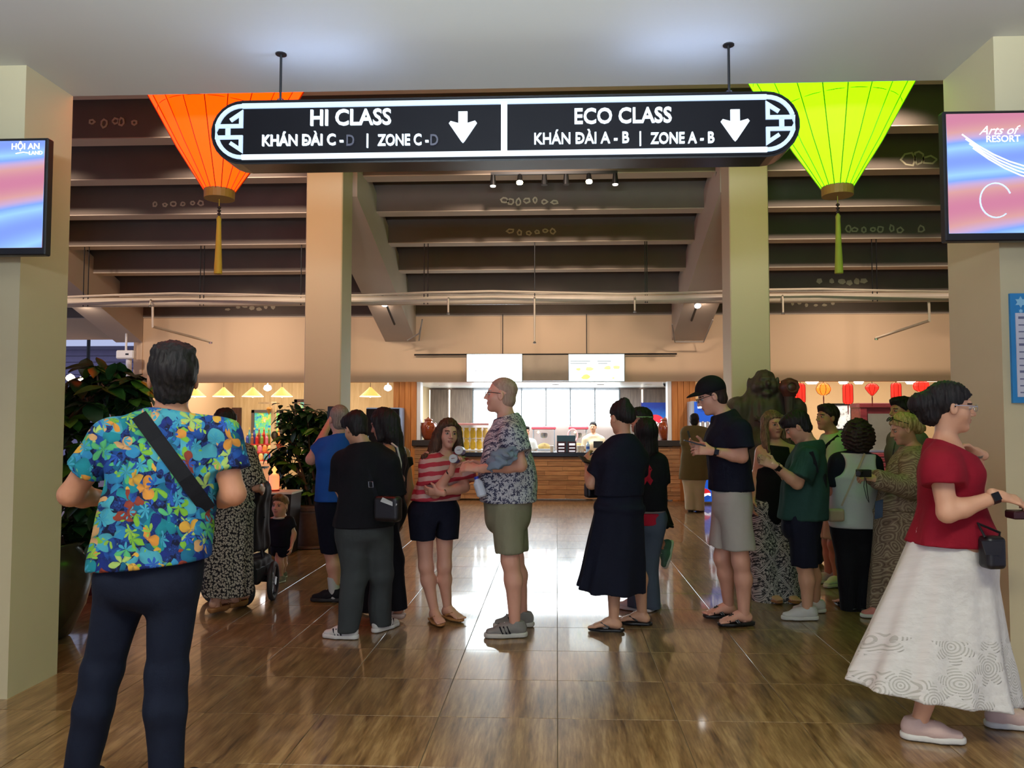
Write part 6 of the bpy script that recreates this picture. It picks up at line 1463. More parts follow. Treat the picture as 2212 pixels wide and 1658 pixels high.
        for q in S_: put('strap', MB().tube([Lc(*p) for p in q], .0062 * sc, 6), m, t)
        return t
    # --- hair
    def hair(s, kind, colour, extra=None, wr=.003, res=.0062, grow=0.0, hairline=.082, nape=-.055):
        F = Field(); hp = s.hp; g = grow
        cap = ell((0, -.014, .040), (.081 + g, .103 + g, .090 + g))
        cap = cut(cap, (0, hairline, .062), (0, .62, -.78)); 
        if kind in ('short', 'fringe', 'crop'):
            cap = cut(cap, (0, -.09, nape), (0, -.25, -1)); F.u(hp(cap), .004)
            F.u(hp(cut(cut(ell((0, -.040, -.030), (.066, .062, .062)), (0, -.09, nape - .022), (0, -.35, -1)), (0, -.012, 0), (0, 1, 0))), .02)
            if kind != 'crop':
                F.u(hp(cut(ell((0, .045, .092), (.066, .055, .034)), (0, .10, .06), (0, .5, -.86))), .02)
            if kind == 'fringe': F.u(hp(cut(ell((0, .03, .052), (.082, .072, .064)), (0, .08, .046), (0, .35, -.94))), .02)
        elif kind in ('long', 'bob'):
            F.u(hp(cap), .004)
            bl = -.16 if kind == 'bob' else -.12
            F.u(hp(cut(ecap((0, -.045, .02), (0, -.055, bl), (.086, .065), (.092, .055), (1, 0, 0)), (0, .02, 0), (0, 1, -.12))), .03)
            for sg in (-1, 1):
                F.u(hp(cone((sg * .078, .022, .055), (sg * .088, .018, bl), .022, .026)), .025)
        elif kind == 'up':
            F.u(hp(cap), .004)
            F.u(hp(ell((0, -.09, -.005), (.055, .04, .05))), .03)
        elif kind == 'curly':
            F.u(hp(cap), .004)
            F.u(hp(cut(ell((0, -.025, -.025), (.135, .110, .145)), (0, .03, 0), (0, 1, -.1))), .05)
        for pr, kk in (extra or []): F.u(pr, kk)
        if kind == 'curly': F.disp = wrinkle(.008, 130, 4, (1, 1, 1))
        elif kind == 'crop': F.disp = None
        elif kind in ('short', 'fringe'): F.disp = wrinkle(wr, 95, 3, (1, 1, .7))
        else: F.disp = wrinkle(wr, 70, 3, (1.4, 1.4, .25))
        return put_sdf('hair', [F.mesh(res)], [HA[colour]], s.root)
    def glasses(s, m=None, lens=None):
        m = m or black; g = MB(); hp = s.HL; r = .0016 * s.hsc
        for sg in (-1, 1):
            pts = [hp((sg * (.033 + .022 * math.cos(a)), .106, .004 + .017 * math.sin(a))) for a in np.linspace(0, 2 * math.pi, 13)[:-1]]
            g.tube(pts, r, 5, closed=True)
            g.tube([hp((sg * .055, .105, .010)), hp((sg * .078, .06, .012)), hp((sg * .082, -.004, .010))], r * 1.3, 5)
        g.tube([hp((-.011, .107, .008)), hp((.011, .107, .008))], r, 5)
        return put('glasses', g, m, s.root)
    def band(s, k, m, name='watch', w=.012, t=.06, face=True):
        a = s.wr[k] + (s.el[k] - s.wr[k]) * t; d = unit(s.el[k] - s.wr[k])
        g = MB(); g.tube([a - d * w, a + d * w], [.031 * s.thin] * 2, 14)
        o = put(name, g, m, s.root)
        if face:
            n = unit(EYEP - a); n = unit(n - d * (n @ d)); sd = np.cross(d, n)
            put('watch_face', MB().prism([(-.016, -.018), (.016, -.018), (.016, .018), (-.016, .018)], a + n * .030 * s.thin, d, sd, n, .008), mat('dark_watch_glass', rgb(16, 18, 24), .12), o)
        return o
def ribbon(name, pts, w, m, parent, thick=.003, closed=False, nref=None):
    """flat strap through points, its broad side turned to the viewer"""
    mb = MB(); P = [np.array(p, float) for p in pts]; n = len(P); vs = []; fs = []
    for i in range(n):
        t = unit(P[min(i + 1, n - 1)] - P[max(i - 1, 0)]); v = unit(EYEP - P[i]) if nref is None else np.asarray(nref, float)
        sd = unit(np.cross(t, v)); nn = np.cross(sd, t)
        vs += [P[i] + sd * w / 2 + nn * thick, P[i] - sd * w / 2 + nn * thick, P[i] - sd * w / 2 - nn * thick, P[i] + sd * w / 2 - nn * thick]
    for i in range(n - 1):
        for k in range(4): fs.append((4 * i + k, 4 * i + (k + 1) % 4, 4 * i + 4 + (k + 1) % 4, 4 * i + 4 + k))
    fs += [(3, 2, 1, 0), (4 * n - 4, 4 * n - 3, 4 * n - 2, 4 * n - 1)]
    mb.add(vs, fs)
    return put(name, mb, m, parent)
def draped(pers, gname, pix, off=.006, lo=-.6, hi=.5):
    out = []
    for px, py in pix:
        q = surf(pers.fields[gname], px, py, pers.Y + lo, pers.Y + hi, off)
        if q is not None: out.append(q)
    return out
def zp(py, Y, px=1100): return at(px, py, Y)[2]
TROP = tropical(); LEAFY = leafy_shirt(); MOS = mosaic_pants(); PAIS = paisley(); LACE = lace_skirt()
LEOP = speckle('black_cream_leopard_print', rgb(28, 26, 26), rgb(150, 142, 122), rgb(170, 162, 142), 52, .58, 3)
STRP = stripes('red_cream_stripes', rgb(176, 52, 66), rgb(206, 170, 160), .062)
LDOWN = (None, None, .5)

# 1 ---- man in the tropical shirt, seen from behind, closest on the left
p = Person('man seen from behind in a bright tropical leaf-print shirt and dark jeans', 3.0, 1.77, 'tan', 180, head=(374, 818), hface=207, hpitch=-14, neck=(366, 912), pelvis=(328, 1205),
           arms={'L': ((238, 945), (152, 1068), (238, 1078, .30)), 'R': ((472, 940), (505, 1066), (436, 1084, .30))}, legs={'L': ((220, 1450), (168, 1690)), 'R': ((362, 1450), (357, 1700))}, feet={'L': 190, 'R': 170}, bw=1.14, res=.011, hs=1.06)
p.body(bare=(), hres=.0048)
p.tee(TROP, zp(1222, 3.0), slv=.60, o=.020, so=.020, flare=.012, res=.0075, seed=5, wr=.0055, hemtilt=(.10, 0, -1), hw=(.222, .155))
p.pants(C_DENIM, .010, .012, .05, res=.009, seed=8, wr=.0045, hipo=.012)
p.hair('short', 'black', wr=.0038, res=.0055, grow=.004, nape=-.05, extra=[(p.hp(ell((0, .0, .105), (.072, .085, .030))), .02), (p.hp(ell((.02, .055, .098), (.045, .035, .028))), .02)])
for k in 'LR': p.sneaker(k, SHOEB, DSOLE)
FLORAL = p
bg_ = thing('sling_bag_strap', 'wide black strap running diagonally across the tropical shirt of the nearest man', 'strap', wloc(p.root) + V3(0, 0, .9))
st = draped(p, 'shirt', [(288 + (450 - 288) * t, 880 + (1100 - 880) * t) for t in np.linspace(0, 1, 14)], .007)
ribbon('webbing', st, .058, cloth('black_webbing', rgb(18, 19, 24), .1), bg_, .004)

# 2 ---- woman in the leopard dress pushing the stroller
p = Person('woman from behind in a long black and cream leopard-print dress beside the stroller', 5.85, 1.60, 'light', 165, head=(488, 913), hface=160, hpitch=12, neck=(496, 962), pelvis=(496, 1090),
           arms={'R': ((528, 982), (551, 1048), (565, 1058, .28)), 'L': ((465, 985, .1), (455, 1045, .1), (500, 1060, .34))}, legs={'L': ((478, 1215), (466, 1312)), 'R': ((505, 1215, .1), (508, 1300, .16))}, feet={'L': 160, 'R': 160}, bw=1.05, hs=.98, lift=.05)
p.body(fem=True, eyes=False); p.hair('up', 'black', nape=-.06)
p.tee(LEOP, zp(1082, 5.85), slv=1.0, so=.034, o=.02, name='dress_bodice', flare=.012, res=.011, hw=(.185, .15))
p.skirt(LEOP, at(492, 1282, 5.87), (.19, .17), name='dress_skirt', pleat=(9, .05, .4), res=.011, top=p.W + p.up * .05, topWD=(.150, .112), mid=(p.P - V3(0, 0, .02), (.185, .142)))
for k in 'LR': p.sandal(k, TANS, heel=.032, style='strap')

# 3 ---- toddler
p = Person('toddler in a navy romper with a white collar walking beside the big potted plant', 7.0, .84, 'fair', -22, head=(605, 1092), hface=-8, hpitch=-4, neck=(606, 1119), pelvis=(606, 1180),
           arms={'R': ((588, 1125), (581, 1147), (574, 1163, -.03)), 'L': ((625, 1124), (635, 1152), (629, 1182, -.05))}, legs={'R': ((603, 1212, -.03), (608, 1243)), 'L': ((612, 1208, .06), (612, 1236, .20))}, feet={'R': -35, 'L': -30}, hs=1.72, res=.010, bw=1.05, fl=1.05, hipw=.8, shw=1.0)
p.body(bare=(), hres=.0052, child=True, brow='fairbrown'); p.hair('short', 'fairbrown', hairline=.074)
p.tee(C_NAVY, zp(1182, 7), slv=.55, o=.012, so=.012, name='romper', res=.009, wr=.002)
p.pants(C_NAVY, .014, .012, name='romper_legs', shorts=.42, res=.009, wr=.002)
cf = Field(); cf.u(ell(p.N + V3(0, -.012, .006), (.068, .07, .014)), .01); p.garment('collar', cf, C_WHITE, .006, 0)
for k in 'LR': p.sneaker(k, SHOEG, SOLE, res=.005)

# 4 ---- man in the blue tee
p = Person('grey-haired man in a bright blue t-shirt and navy shorts lifting a hand to his face', 6.3, 1.72, 'fair', 222, head=(732, 906), hface=218, hpitch=0, neck=(735, 948), pelvis=(732, 1085),
           arms={'L': ((702, 962), (672, 992, .02), (712, 912, .22)), 'R': ((766, 968, .1), (775, 1030, .15), (745, 1000, .4))}, legs={'L': ((716, 1192), (723, 1284)), 'R': ((752, 1192, .15), (756, 1275, .25))}, feet={'L': 268, 'R': 235}, bw=1.02)
p.body(bare=(), eyes=False); p.hair('crop', 'grey', grow=-.004, nape=-.05)
p.tee(C_BLUE, zp(1082, 6.3), slv=.55, o=.02, so=.024, res=.011)
p.pants(C_NAVY, .02, .022, name='shorts', shorts=1.0, res=.012)
for k in 'LR':
    p.sneaker(k, SHOEB, DSOLE)
    put_sdf('sock', [Field().u(cut(cone(p.an[k] - V3(0, 0, .02), p.an[k] + unit(p.kn[k] - p.an[k]) * .17, .043, .05), p.an[k] + unit(p.kn[k] - p.an[k]) * .15, p.kn[k] - p.an[k]), .01).mesh(.007)], [C_WHITE], p.root)
ph = thing('camera_phone', 'small dark phone held to the face by the man in blue', 'phone', p.wr['L'] + V3(0, .03, .06))
put('body', MB().bbox(tuple(p.wr['L'] + V3(-.035, .05, -.0)), tuple(p.wr['L'] + V3(.035, .062, .14)), .004), black, ph)

# 5 ---- boy in the black tee with crossbody bag
p = Person('boy in an oversized black t-shirt and charcoal baggy trousers with chunky sneakers', 5.25, 1.56, 'light', 208, head=(768, 925), hface=228, hpitch=24, neck=(793, 970), pelvis=(787, 1120),
           arms={'L': ((744, 1000), (742, 1068), (722, 1028, .12)), 'R': ((838, 1000), (846, 1075, .05), (815, 1100, .3))}, legs={'L': ((766, 1245), (752, 1350)), 'R': ((822, 1238, .12), (822, 1338, .2))}, feet={'L': 262, 'R': 150}, bw=1.06, hs=1.02, hands={'L': (V3(-.2, .2, 1), V3(1, .3, 0), 1.0)})
p.body(bare=(), eyes=False); p.hair('fringe', 'black', grow=.006, nape=-.045)
p.tee(C_BLACK, zp(1138, 5.25), slv=.92, o=.034, so=.042, flare=.03, res=.010, hw=(.205, .16), wr=.006, seed=11)
p.pants(C_GREYP, .03, .042, .035, wide=(.088, .072), res=.010, wr=.006, seed=4)
for k in 'LR': p.sneaker(k, SHOEW, SOLE, stripes_m=C_NAVY)
bag = thing('crossbody_bag', 'black crossbody bag with a white tag hanging at the hip of the boy in black', 'bag', at(838, 1126, 5.1))
bf = Field().u(rbox(at(838, 1098, 5.06), (.095, .045, .085), Rz(-20), .03), .01); put_sdf('pouch', [bf.mesh(.008)], [LEATH], bag)
tg = at(838, 1082, 5.0); put('tag', MB().prism([(-.05, -.002), (.05, -.038), (.062, -.018), (-.035, .025)], tg + V3(0, .0, .0), (1, 0, 0), (0, 0, 1), (0, -1, 0), .004), C_WHITE, bag)
ribbon('strap', draped(p, 'shirt', [(778 + (818 - 778) * t, 972 + (1085 - 972) * t) for t in np.linspace(0, 1, 9)], .007), .028, cloth('black_webbing', rgb(18, 19, 24)), bag)
put('buckle', MB().tube([at(796, 1040, 5.02), at(797, 1052, 5.02), at(806, 1052, 5.02), at(805, 1040, 5.02)], .003, 6, closed=True), steel, bag)

# 6 ---- long-haired woman, off-shoulder top
p = Person('woman with very long black hair in a black off-shoulder top and black flared trousers', 5.75, 1.63, 'tan', 250, head=(828, 916), hface=256, hpitch=18, neck=(848, 962), pelvis=(838, 1095),
           arms={'L': ((838, 978, -.08), (862, 1035, -.06), (842, 1075, .02)), 'R': None}, legs={'L': ((852, 1210, -.04), (856, 1306, -.02)), 'R': ((815, 1205, .1), (796, 1310, .14))}, feet={'L': 262, 'R': 240}, bw=.92, lift=.045)
p.body(fem=True, eyes=False)
p.hair('long', 'black', grow=.006, extra=[(ecap(p.HL((0, -.06, .0)), at(862, 1000, 5.72), (.085, .06), (.055, .05), V3(1, -.2, 0)), .04), (cone(at(864, 985, 5.70), at(870, 1062, 5.70), .045, .008), .04)])
tf = Field()
for pr in p.torso(.012): tf.u(pr, .05)
for k in 'LR': tf.u(cut(cone(p.sh[k], p.el[k], .066, .06), p.sh[k] + (p.el[k] - p.sh[k]) * .35, p.el[k] - p.sh[k]), .03)
tf.cut(p.N - p.up * .085, p.up); tf.cut(p.W - p.up * .02, -p.up); p.garment('crop_top', tf, C_BLACK, .011)
p.pants(C_BLACK, .012, .016, .05, wide=(.075, .085), res=.012, top=.03)
for k in 'LR': p.sandal(k, mat('cream_strap_leather', rgb(200, 176, 160), .5), heel=.03, style='strap')
hb = thing('shoulder_bag', 'small pale grey shoulder bag on a white chain beside the long-haired woman', 'bag', at(853, 1070, 5.55))
put_sdf('pouch', [Field().u(rbox(at(852, 1052, 5.52), (.06, .03, .055), None, .02), .01).mesh(.007)], [mat('pale_grey_leather', rgb(196, 194, 184), .45)], hb)
put('chain', MB().tube([at(846, 957, 5.50), at(858, 966, 5.46), at(866, 1000, 5.46), at(864, 1035, 5.48), at(862, 1055, 5.5)], .007, 6), mat('white_chain', rgb(226, 222, 212), .35), hb)

# 7 ---- girl in the striped tee
p = Person('girl with long brown hair in a red and cream striped t-shirt and navy shorts', 5.7, 1.56, 'fair', 28, head=(968, 936), hface=24, hpitch=2, hroll=-4, neck=(962, 985), pelvis=(938, 1098),
           arms={'R': ((928, 1003, -.05), (940, 1066, -.12), (976, 1014, -.22)), 'L': ((994, 1003, .0), (1003, 1052, -.05), (950, 1064, -.2))}, legs={'R': ((920, 1222, -.04), (938, 1318)), 'L': ((960, 1222, .02), (967, 1312, .1))}, feet={'R': 28, 'L': 48}, bw=.94, lift=.016, thin=1.0, shw=.9,
           hands={'R': (V3(.25, -.1, 1), V3(.8, -.5, 0), .9), 'L': (V3(-1, .1, .1), V3(0, .6, .3), .5)})
p.body(fem=True, hres=.0045, brow='brown'); GIRL = p
p.hair('long', 'brown', grow=.003, hairline=.072, extra=[(ecap(p.HL((-.075, -.02, -.02)), at(925, 1002, 5.66), (.045, .05), (.04, .04), V3(1, 0, 0)), .04), (cone(at(922, 990, 5.62), at(912, 1010, 5.62), .045, .02), .03), (cone(p.HL((.08, .02, .0)), at(1000, 978, 5.66), .026, .022), .03)])
p.tee(STRP, zp(1080, 5.7), slv=.72, o=.026, so=.036, flare=.02, res=.010, wr=.006, seed=3, tilt=.5)
p.pants(C_NAVY, .03, .035, name='shorts', shorts=.5, res=.010, hipo=.014)
for k in 'LR': p.sandal(k, TANS, TANS)
p.band('R', black, 'bracelet', .005, .12, False); p.band('L', black, 'bracelet', .005, .15, False)
for i, (px, py) in enumerate(((979, 990), (991, 972))):
    q = at(px, py, 5.42 + .02 * i); ax = unit(V3(-.05, -1, .10))
    w = thing('can', ('silver-topped can held low by the striped girl', 'silver-topped can with a blue side held high by the striped girl')[i], 'can', q)
    b1 = Field().u(cut(cut(cone(q, q - ax * .12, .031, .031), q + ax * .001, ax), q - ax * .12, -ax), .002); put_sdf('can_body', [b1.mesh(.005)], [mat('blue_can_print', rgb(60, 80, 190), .35)], w)
    put('lid', MB().tube([q, q + ax * .006], [.032, .029], 18), mat('pale_silver_lid', rgb(206, 212, 208), .4), w); put('tab', MB().tube([q + ax * .007 + V3(-.012, 0, .0), q + ax * .008 + V3(.012, 0, .002)], .003, 5), steel, w)

# 8 ---- man in the leaf-pattern shirt
p = Person('bald man in glasses with a white and navy leaf-pattern shirt and khaki shorts', 5.4, 1.80, 'fair', -90, head=(1083, 853), hface=-92, hpitch=-4, neck=(1098, 908), pelvis=(1098, 1085), bw=1.08, belly=.05,
           arms={'L': ((1106, 938, -.19), (1124, 1004, -.22), (1034, 1012, -.20)), 'R': ((1090, 938, .19), (1108, 1005, .2), (1038, 1004, -.02))}, legs={'L': ((1102, 1210, -.10), (1112, 1344, -.06)), 'R': ((1112, 1205, .12), (1128, 1318, .2))}, feet={'L': -82, 'R': -78}, hands={'L': (V3(-1, .05, .12), V3(0, .5, -.6), .75), 'R': (V3(-1, 0, .1), V3(0, -.5, -.6), .75)})
p.body(bare=(), hres=.0045, brow='grey'); BALD = p
p.hair('crop', 'bald', grow=-.0072, hairline=.052, nape=-.06); p.glasses()
p.tee(LEAFY, zp(1082, 5.4), slv=.60, o=.028, so=.032, flare=.02, res=.009, wr=.006, hw=(.20, .20), seed=6)
p.pants(C_KHAKI, .024, .032, name='shorts', shorts=.86, res=.010)
for k in 'LR': p.sneaker(k, SHOEG, mat('off_white_sole', rgb(190, 186, 174), .5), stripes_m=SHOEB)
cf = Field().u(cut(cone(p.N - p.up * .02, p.N + p.up * .045, .078, .066), p.N + p.up * .035, p.up - p.f * .3), .01); p.garment('collar', cf, LEAFY, .007, 0)
put('shorts_patch', MB().box(tuple(at(1072, 1186, 5.265)), tuple(at(1084, 1178, 5.257))), black, p.root)
jk = thing('folded_jacket', 'crumpled grey-blue garment tucked under the arm of the bald man', 'jacket', at(1085, 1000, 5.1))
jf = Field().u(ell(at(1082, 988, 5.08), (.075, .05, .055)), .02); jf.u(ell(at(1070, 1000, 5.06), (.05, .045, .04)), .03); jf.u(ell(at(1098, 982, 5.1), (.06, .05, .05)), .03); jf.disp = wrinkle(.016, 60, 9, (1, 1, 1)); put_sdf('cloth', [jf.mesh(.007)], [cloth('grey_blue_fleece', rgb(116, 128, 142), .25)], jk)
bt = thing('water_bottle', 'white plastic bottle with a blue cap beside the belly of the bald man', 'bottle', at(1042, 1075, 5.22))
b0 = at(1042, 1072, 5.2); b1 = at(1030, 1034, 5.2)
put('bottle_body', MB().tube([b0, b0 + (b1 - b0) * .1, b0 + (b1 - b0) * .75, b1], [.024, .034, .034, .014], 14), mat('translucent_white_plastic', rgb(214, 222, 232), .3), bt); put('cap', MB().tube([b1, b1 + (b1 - b0) * .14], .016, 12), mat('blue_cap', rgb(40, 60, 170), .4), bt)

# 9 ---- woman in the dark dress
p = Person('woman from behind in a long dark navy dress looking at a phone', 5.5, 1.64, 'light', 212, head=(1342, 902), hface=215, hpitch=8, neck=(1348, 950), pelvis=(1338, 1090), bw=1.04,
           arms={'L': ((1304, 992), (1278, 1044, .02), (1270, 1000, .18)), 'R': ((1378, 992, .1), (1378, 1045, .2), (1330, 1040, .42))}, legs={'L': ((1322, 1215), (1326, 1338)), 'R': ((1375, 1215, .15), (1387, 1322, .18))}, feet={'L': 262, 'R': 258}, lift=.014)
p.body(fem=True, eyes=False); p.hair('up', 'black', grow=.004, extra=[(p.hp(ell((0, -.06, .115), (.035, .035, .03))), .02)])
p.tee(C_NAVY, zp(1068, 5.5), slv=.62, o=.02, so=.022, name='dress_bodice', res=.010, hw=(.165, .13))
p.skirt(C_NAVY, at(1320, 1272, 5.52), (.255, .20), name='dress_skirt', pleat=(8, .06, 1.0), res=.010, top=p.W + p.up * .05, topWD=(.150, .112), mid=(p.P - V3(0, 0, .02), (.185, .142)))
for k in 'LR': p.sandal(k, black, black)
ph = thing('phone', 'black phone in the hand of the woman in the dark dress', 'phone', at(1262, 998, 5.66))
put('phone_body', MB().prism([(-.035, -.07), (.035, -.07), (.035, .07), (-.035, .07)], at(1264, 994, 5.66), unit((1, .3, -.25)), unit((-.3, 1, .3)), unit(np.cross(unit((1, .3, -.25)), unit((-.3, 1, .3)))), .009), black, ph)
hb = thing('handbag', 'small black handbag in front of the hip of the woman in the dark dress', 'bag', at(1278, 1075, 5.6))
put_sdf('pouch', [Field().u(rbox(at(1282, 1058, 5.62), (.065, .04, .055), Rz(25), .02), .01).mesh(.008)], [LEATH], hb); put('handle', MB().tube([at(1272, 1048, 5.62), at(1278, 1030, 5.62), at(1290, 1030, 5.62), at(1294, 1048, 5.62)], .005, 6), LEATH, hb)

# 10 ---- girl with bob hair, red print
p = Person('bob-haired girl from behind in a dark top with a red back print', 6.1, 1.52, 'light', 180, head=(1396, 936), neck=(1396, 982), pelvis=(1393, 1112), bw=.98,
           arms={'L': ((1372, 998), (1362, 1045, .05), (1370, 1080, .2)), 'R': ((1422, 998), (1428, 1045), (1424, 1090, .08))}, legs={'L': ((1376, 1212), (1376, 1300)), 'R': ((1402, 1212), (1404, 1302))}, feet={'L': 240, 'R': 150})
p.body(bare=(), fem=True, eyes=False); p.hair('bob', 'black', grow=.02)
p.tee(C_BLACK, zp(1100, 6.1), slv=.95, o=.02, so=.022, res=.011)
p.pants(C_JEAN, .014, .018, .04, wide=(.072, .080), res=.012)
for k in 'LR': p.sneaker(k, SHOEW)
hm = []
for px, py in [(1384, 1042), (1386, 1020), (1392, 1004), (1402, 1002), (1409, 1014), (1411, 1037), (1405, 1048), (1398, 1038), (1391, 1049)]:
    q = surf(p.fields['shirt'], px, py, 5.6, 6.4, .003); hm.append(q)
c = np.mean(hm, 0); put('back_print', MB().add([c - V3(0, .012, 0)] + hm, [(0, i + 1, (i + 1) % 9 + 1) for i in range(9)]), cloth('red_print', rgb(168, 24, 44)), p.root)
hp_ = Field()
for (o_, z0, z1, m_, nm) in ((.03, 1093, 1104, mat('grey_knit', rgb(128, 120, 112), .8), 'waistband'), (.032, 1104, 1130, cloth('red_print', rgb(168, 24, 44)), 'red_hem')):
    F = Field().u(ecap(p.P - V3(0, 0, .2), p.P + V3(0, 0, .2), (.162, .118), (.16, .116), p.l, 2.3), .01); F.cut(V3(0, 0, zp(z1, 6.1)), (0, 0, -1)); F.cut(V3(0, 0, zp(z0, 6.1)), (0, 0, 1)); p.garment(nm, F, m_, .010, 0)
put('hair_clip', MB().tube([p.HL((.02, -.125, .03)), p.HL((.035, -.12, .065))], .006, 6), steel, p.root)

# 11 ---- walker behind them, one leg kicked back
p = Person('dark-haired walker in black with one green sneaker kicked back behind the bob-haired girl', 7.0, 1.58, 'tan', -75, head=(1384, 908), neck=(1388, 948), pelvis=(1392, 1075), bw=.95,
           legs={'R': ((1384, 1170, .05), (1388, 1250, .05)), 'L': ((1404, 1150, -.06), (1434, 1180, -.02))}, feet={'R': -80, 'L': -60}, foot_pitch={'L': 72})
p.body(bare=(), fem=True, eyes=False); p.hair('short', 'black', grow=.01)
p.tee(C_BLACK, zp(1080, 7.0), slv=.9, o=.02, so=.02, res=.012)
p.skirt(C_BLACK, at(1402, 1140, 7.0), (.17, .22), pleat=(7, .08, 0), res=.012)
sf = Field().u(ecap(at(1412, 1125, 6.95), at(1452, 1136, 6.95), (.10, .035), (.06, .012), V3(0, 1, 0)), .02); p.garment('flying_hem', sf, C_BLACK, .010)
for k in 'LR': p.sneaker(k, cloth('green_white_mesh', rgb(76, 110, 92), .25))
cm = MB().lathe([(.088, .0), (.104, .002), (.104, .008), (.088, .010)], tuple(p.HL((0, -.01, .03))), 20); put('head_band', cm, mat('pale_green_band', rgb(150, 190, 140), .6), p.root)

# 12 ---- man in cap
p = Person('man in a black cap, navy polo shirt and pale shorts checking a phone', 5.7, 1.80, 'fair', -95, head=(1538, 856), hface=-92, hpitch=20, neck=(1568, 900), pelvis=(1580, 1068), bw=1.05,
           arms={'L': ((1596, 932, -.19), (1602, 986, -.22), (1540, 974, -.26)), 'R': ((1580, 932, .18), (1590, 990, .2), (1528, 966, -.02))}, legs={'L': ((1600, 1212, -.06), (1607, 1334)), 'R': ((1560, 1205, .12), (1574, 1308, .22))}, feet={'L': -78, 'R': -82}, lift=.018,
           hands={'L': (V3(-1, .1, .12), V3(.1, .7, -.3), .55), 'R': (V3(-1, -.1, .1), V3(0, -.6, .4), .5)})
p.body(hres=.0048, brow='dbrown'); p.hair('crop', 'dbrown', grow=-.001, nape=-.05); p.glasses()
p.tee(C_NAVY, zp(1056, 5.7), slv=.66, o=.026, so=.032, flare=.02, res=.010, hw=(.19, .165), seed=9)
p.pants(C_STONE, .026, .040, name='shorts', shorts=.80, res=.009, wr=.006, seed=5)
cf = Field().u(cut(cone(p.N - p.up * .02, p.N + p.up * .045, .076, .064), p.N + p.up * .03, p.up - p.f * .3), .01); p.garment('collar', cf, C_NAVY, .007, 0)
for k in 'LR': p.sandal(k, black, black, 'cross')
p.band('L', black)
cp = Field().u(p.hp(cut(ell((0, -.008, .052), (.089, .110, .098)), (0, 0, .030), (0, .1, -1))), .004); cp.u(p.hp(cut(cut(ell((0, .098, .036), (.080, .085, .034)), (0, .06, 0), (0, -1, 0)), (0, .1, .040), (0, .12, -1))), .008); put_sdf('cap', [cp.mesh(.0055)], [C_BLACK], p.root)
ph = thing('phone', 'dark phone held in both hands by the man in the cap', 'phone', at(1496, 962, 5.45))
put('phone_body', MB().prism([(-.036, -.075), (.036, -.075), (.036, .075), (-.036, .075)], at(1500, 958, 5.48), V3(0, 1, 0), unit((-1, 0, .28)), unit(np.cross((0, 1, 0), unit((-1, 0, .28)))), .009), black, ph)

# 13 ---- man by the drinks fridge
p = Person('man in an olive shirt and cream trousers standing by the drinks fridge', 12.6, 1.62, 'tan', 172, head=(1500, 908), hface=165, neck=(1501, 926), pelvis=(1499, 1020), bw=1.08, res=.018,
           arms={'L': ((1483, 935), (1480, 965), (1492, 962, .3)), 'R': ((1520, 935), (1528, 970), (1512, 985, .3))}, legs={'L': ((1492, 1058), (1492, 1094)), 'R': ((1508, 1058), (1510, 1096))}, feet={'L': 170, 'R': 150})
p.body(bare=(), eyes=False, hres=.008); p.hair('short', 'black', res=.009, nape=-.05)
p.tee(C_OLIVE, zp(1034, 12.6), slv=.8, o=.05, so=.04, res=.017, hw=(.24, .16)); p.pants(C_CREAM, .03, .05, .03, wide=(.10, .09), res=.017)
for k in 'LR': p.sneaker(k, SHOEB, DSOLE, res=.009)
ribbon('bag_strap', draped(p, 'shirt', [(1486, 930), (1490, 945), (1496, 960)], .01), .03, black, p.root)

# 14 ---- woman in halter top and printed trousers
p = Person('woman in a black halter top and wide black and white printed trousers', 6.5, 1.63, 'light', 8, head=(1670, 916), hface=14, hpitch=4, hroll=3, neck=(1680, 960), pelvis=(1668, 1082), bw=.96, res=.012,
           arms={'R': ((1646, 975), (1634, 1028), (1628, 1076, -.05)), 'L': ((1714, 975), (1722, 1030), (1716, 1070, -.1))}, legs={'R': ((1648, 1190), (1658, 1296)), 'L': ((1692, 1190), (1700, 1296))}, feet={'R': 20, 'L': 10}, lift=.02)
p.body(fem=True, hres=.0046, brow='lbrown')
p.hair('long', 'lbrown', hairline=.076, extra=[(cone(p.HL((-.085, .0, -.02)), at(1652, 965, 6.46), .028, .02), .03), (cone(p.HL((-.08, .0, -.02)), at(1660, 975, 6.42), .025, .012), .03)])
tf = Field()
for pr in p.torso(.012): tf.u(pr, .05)
tf.u(ecap(p.W, p.P - V3(0, 0, .08), (.15, .115), (.185, .14), p.l), .05)
for k, sg in (('L', 1), ('R', -1)): tf.sub(ell(p.sh[k] + p.l * sg * .03, (.085, .2, .14)), .02)
tf.cut(p.N - p.up * .01 + p.f * .02, p.up); tf.cut(V3(0, 0, zp(1080, 6.5)), (-.12, 0, -1)); p.garment('halter_top', tf, C_BLACK, .010)
p.pants(MOS, .02, .03, .03, wide=(.112, .125), res=.011)
for k in 'LR': p.sandal(k, mat('patterned_strap', rgb(176, 166, 150), .6), TANS, 'cross')

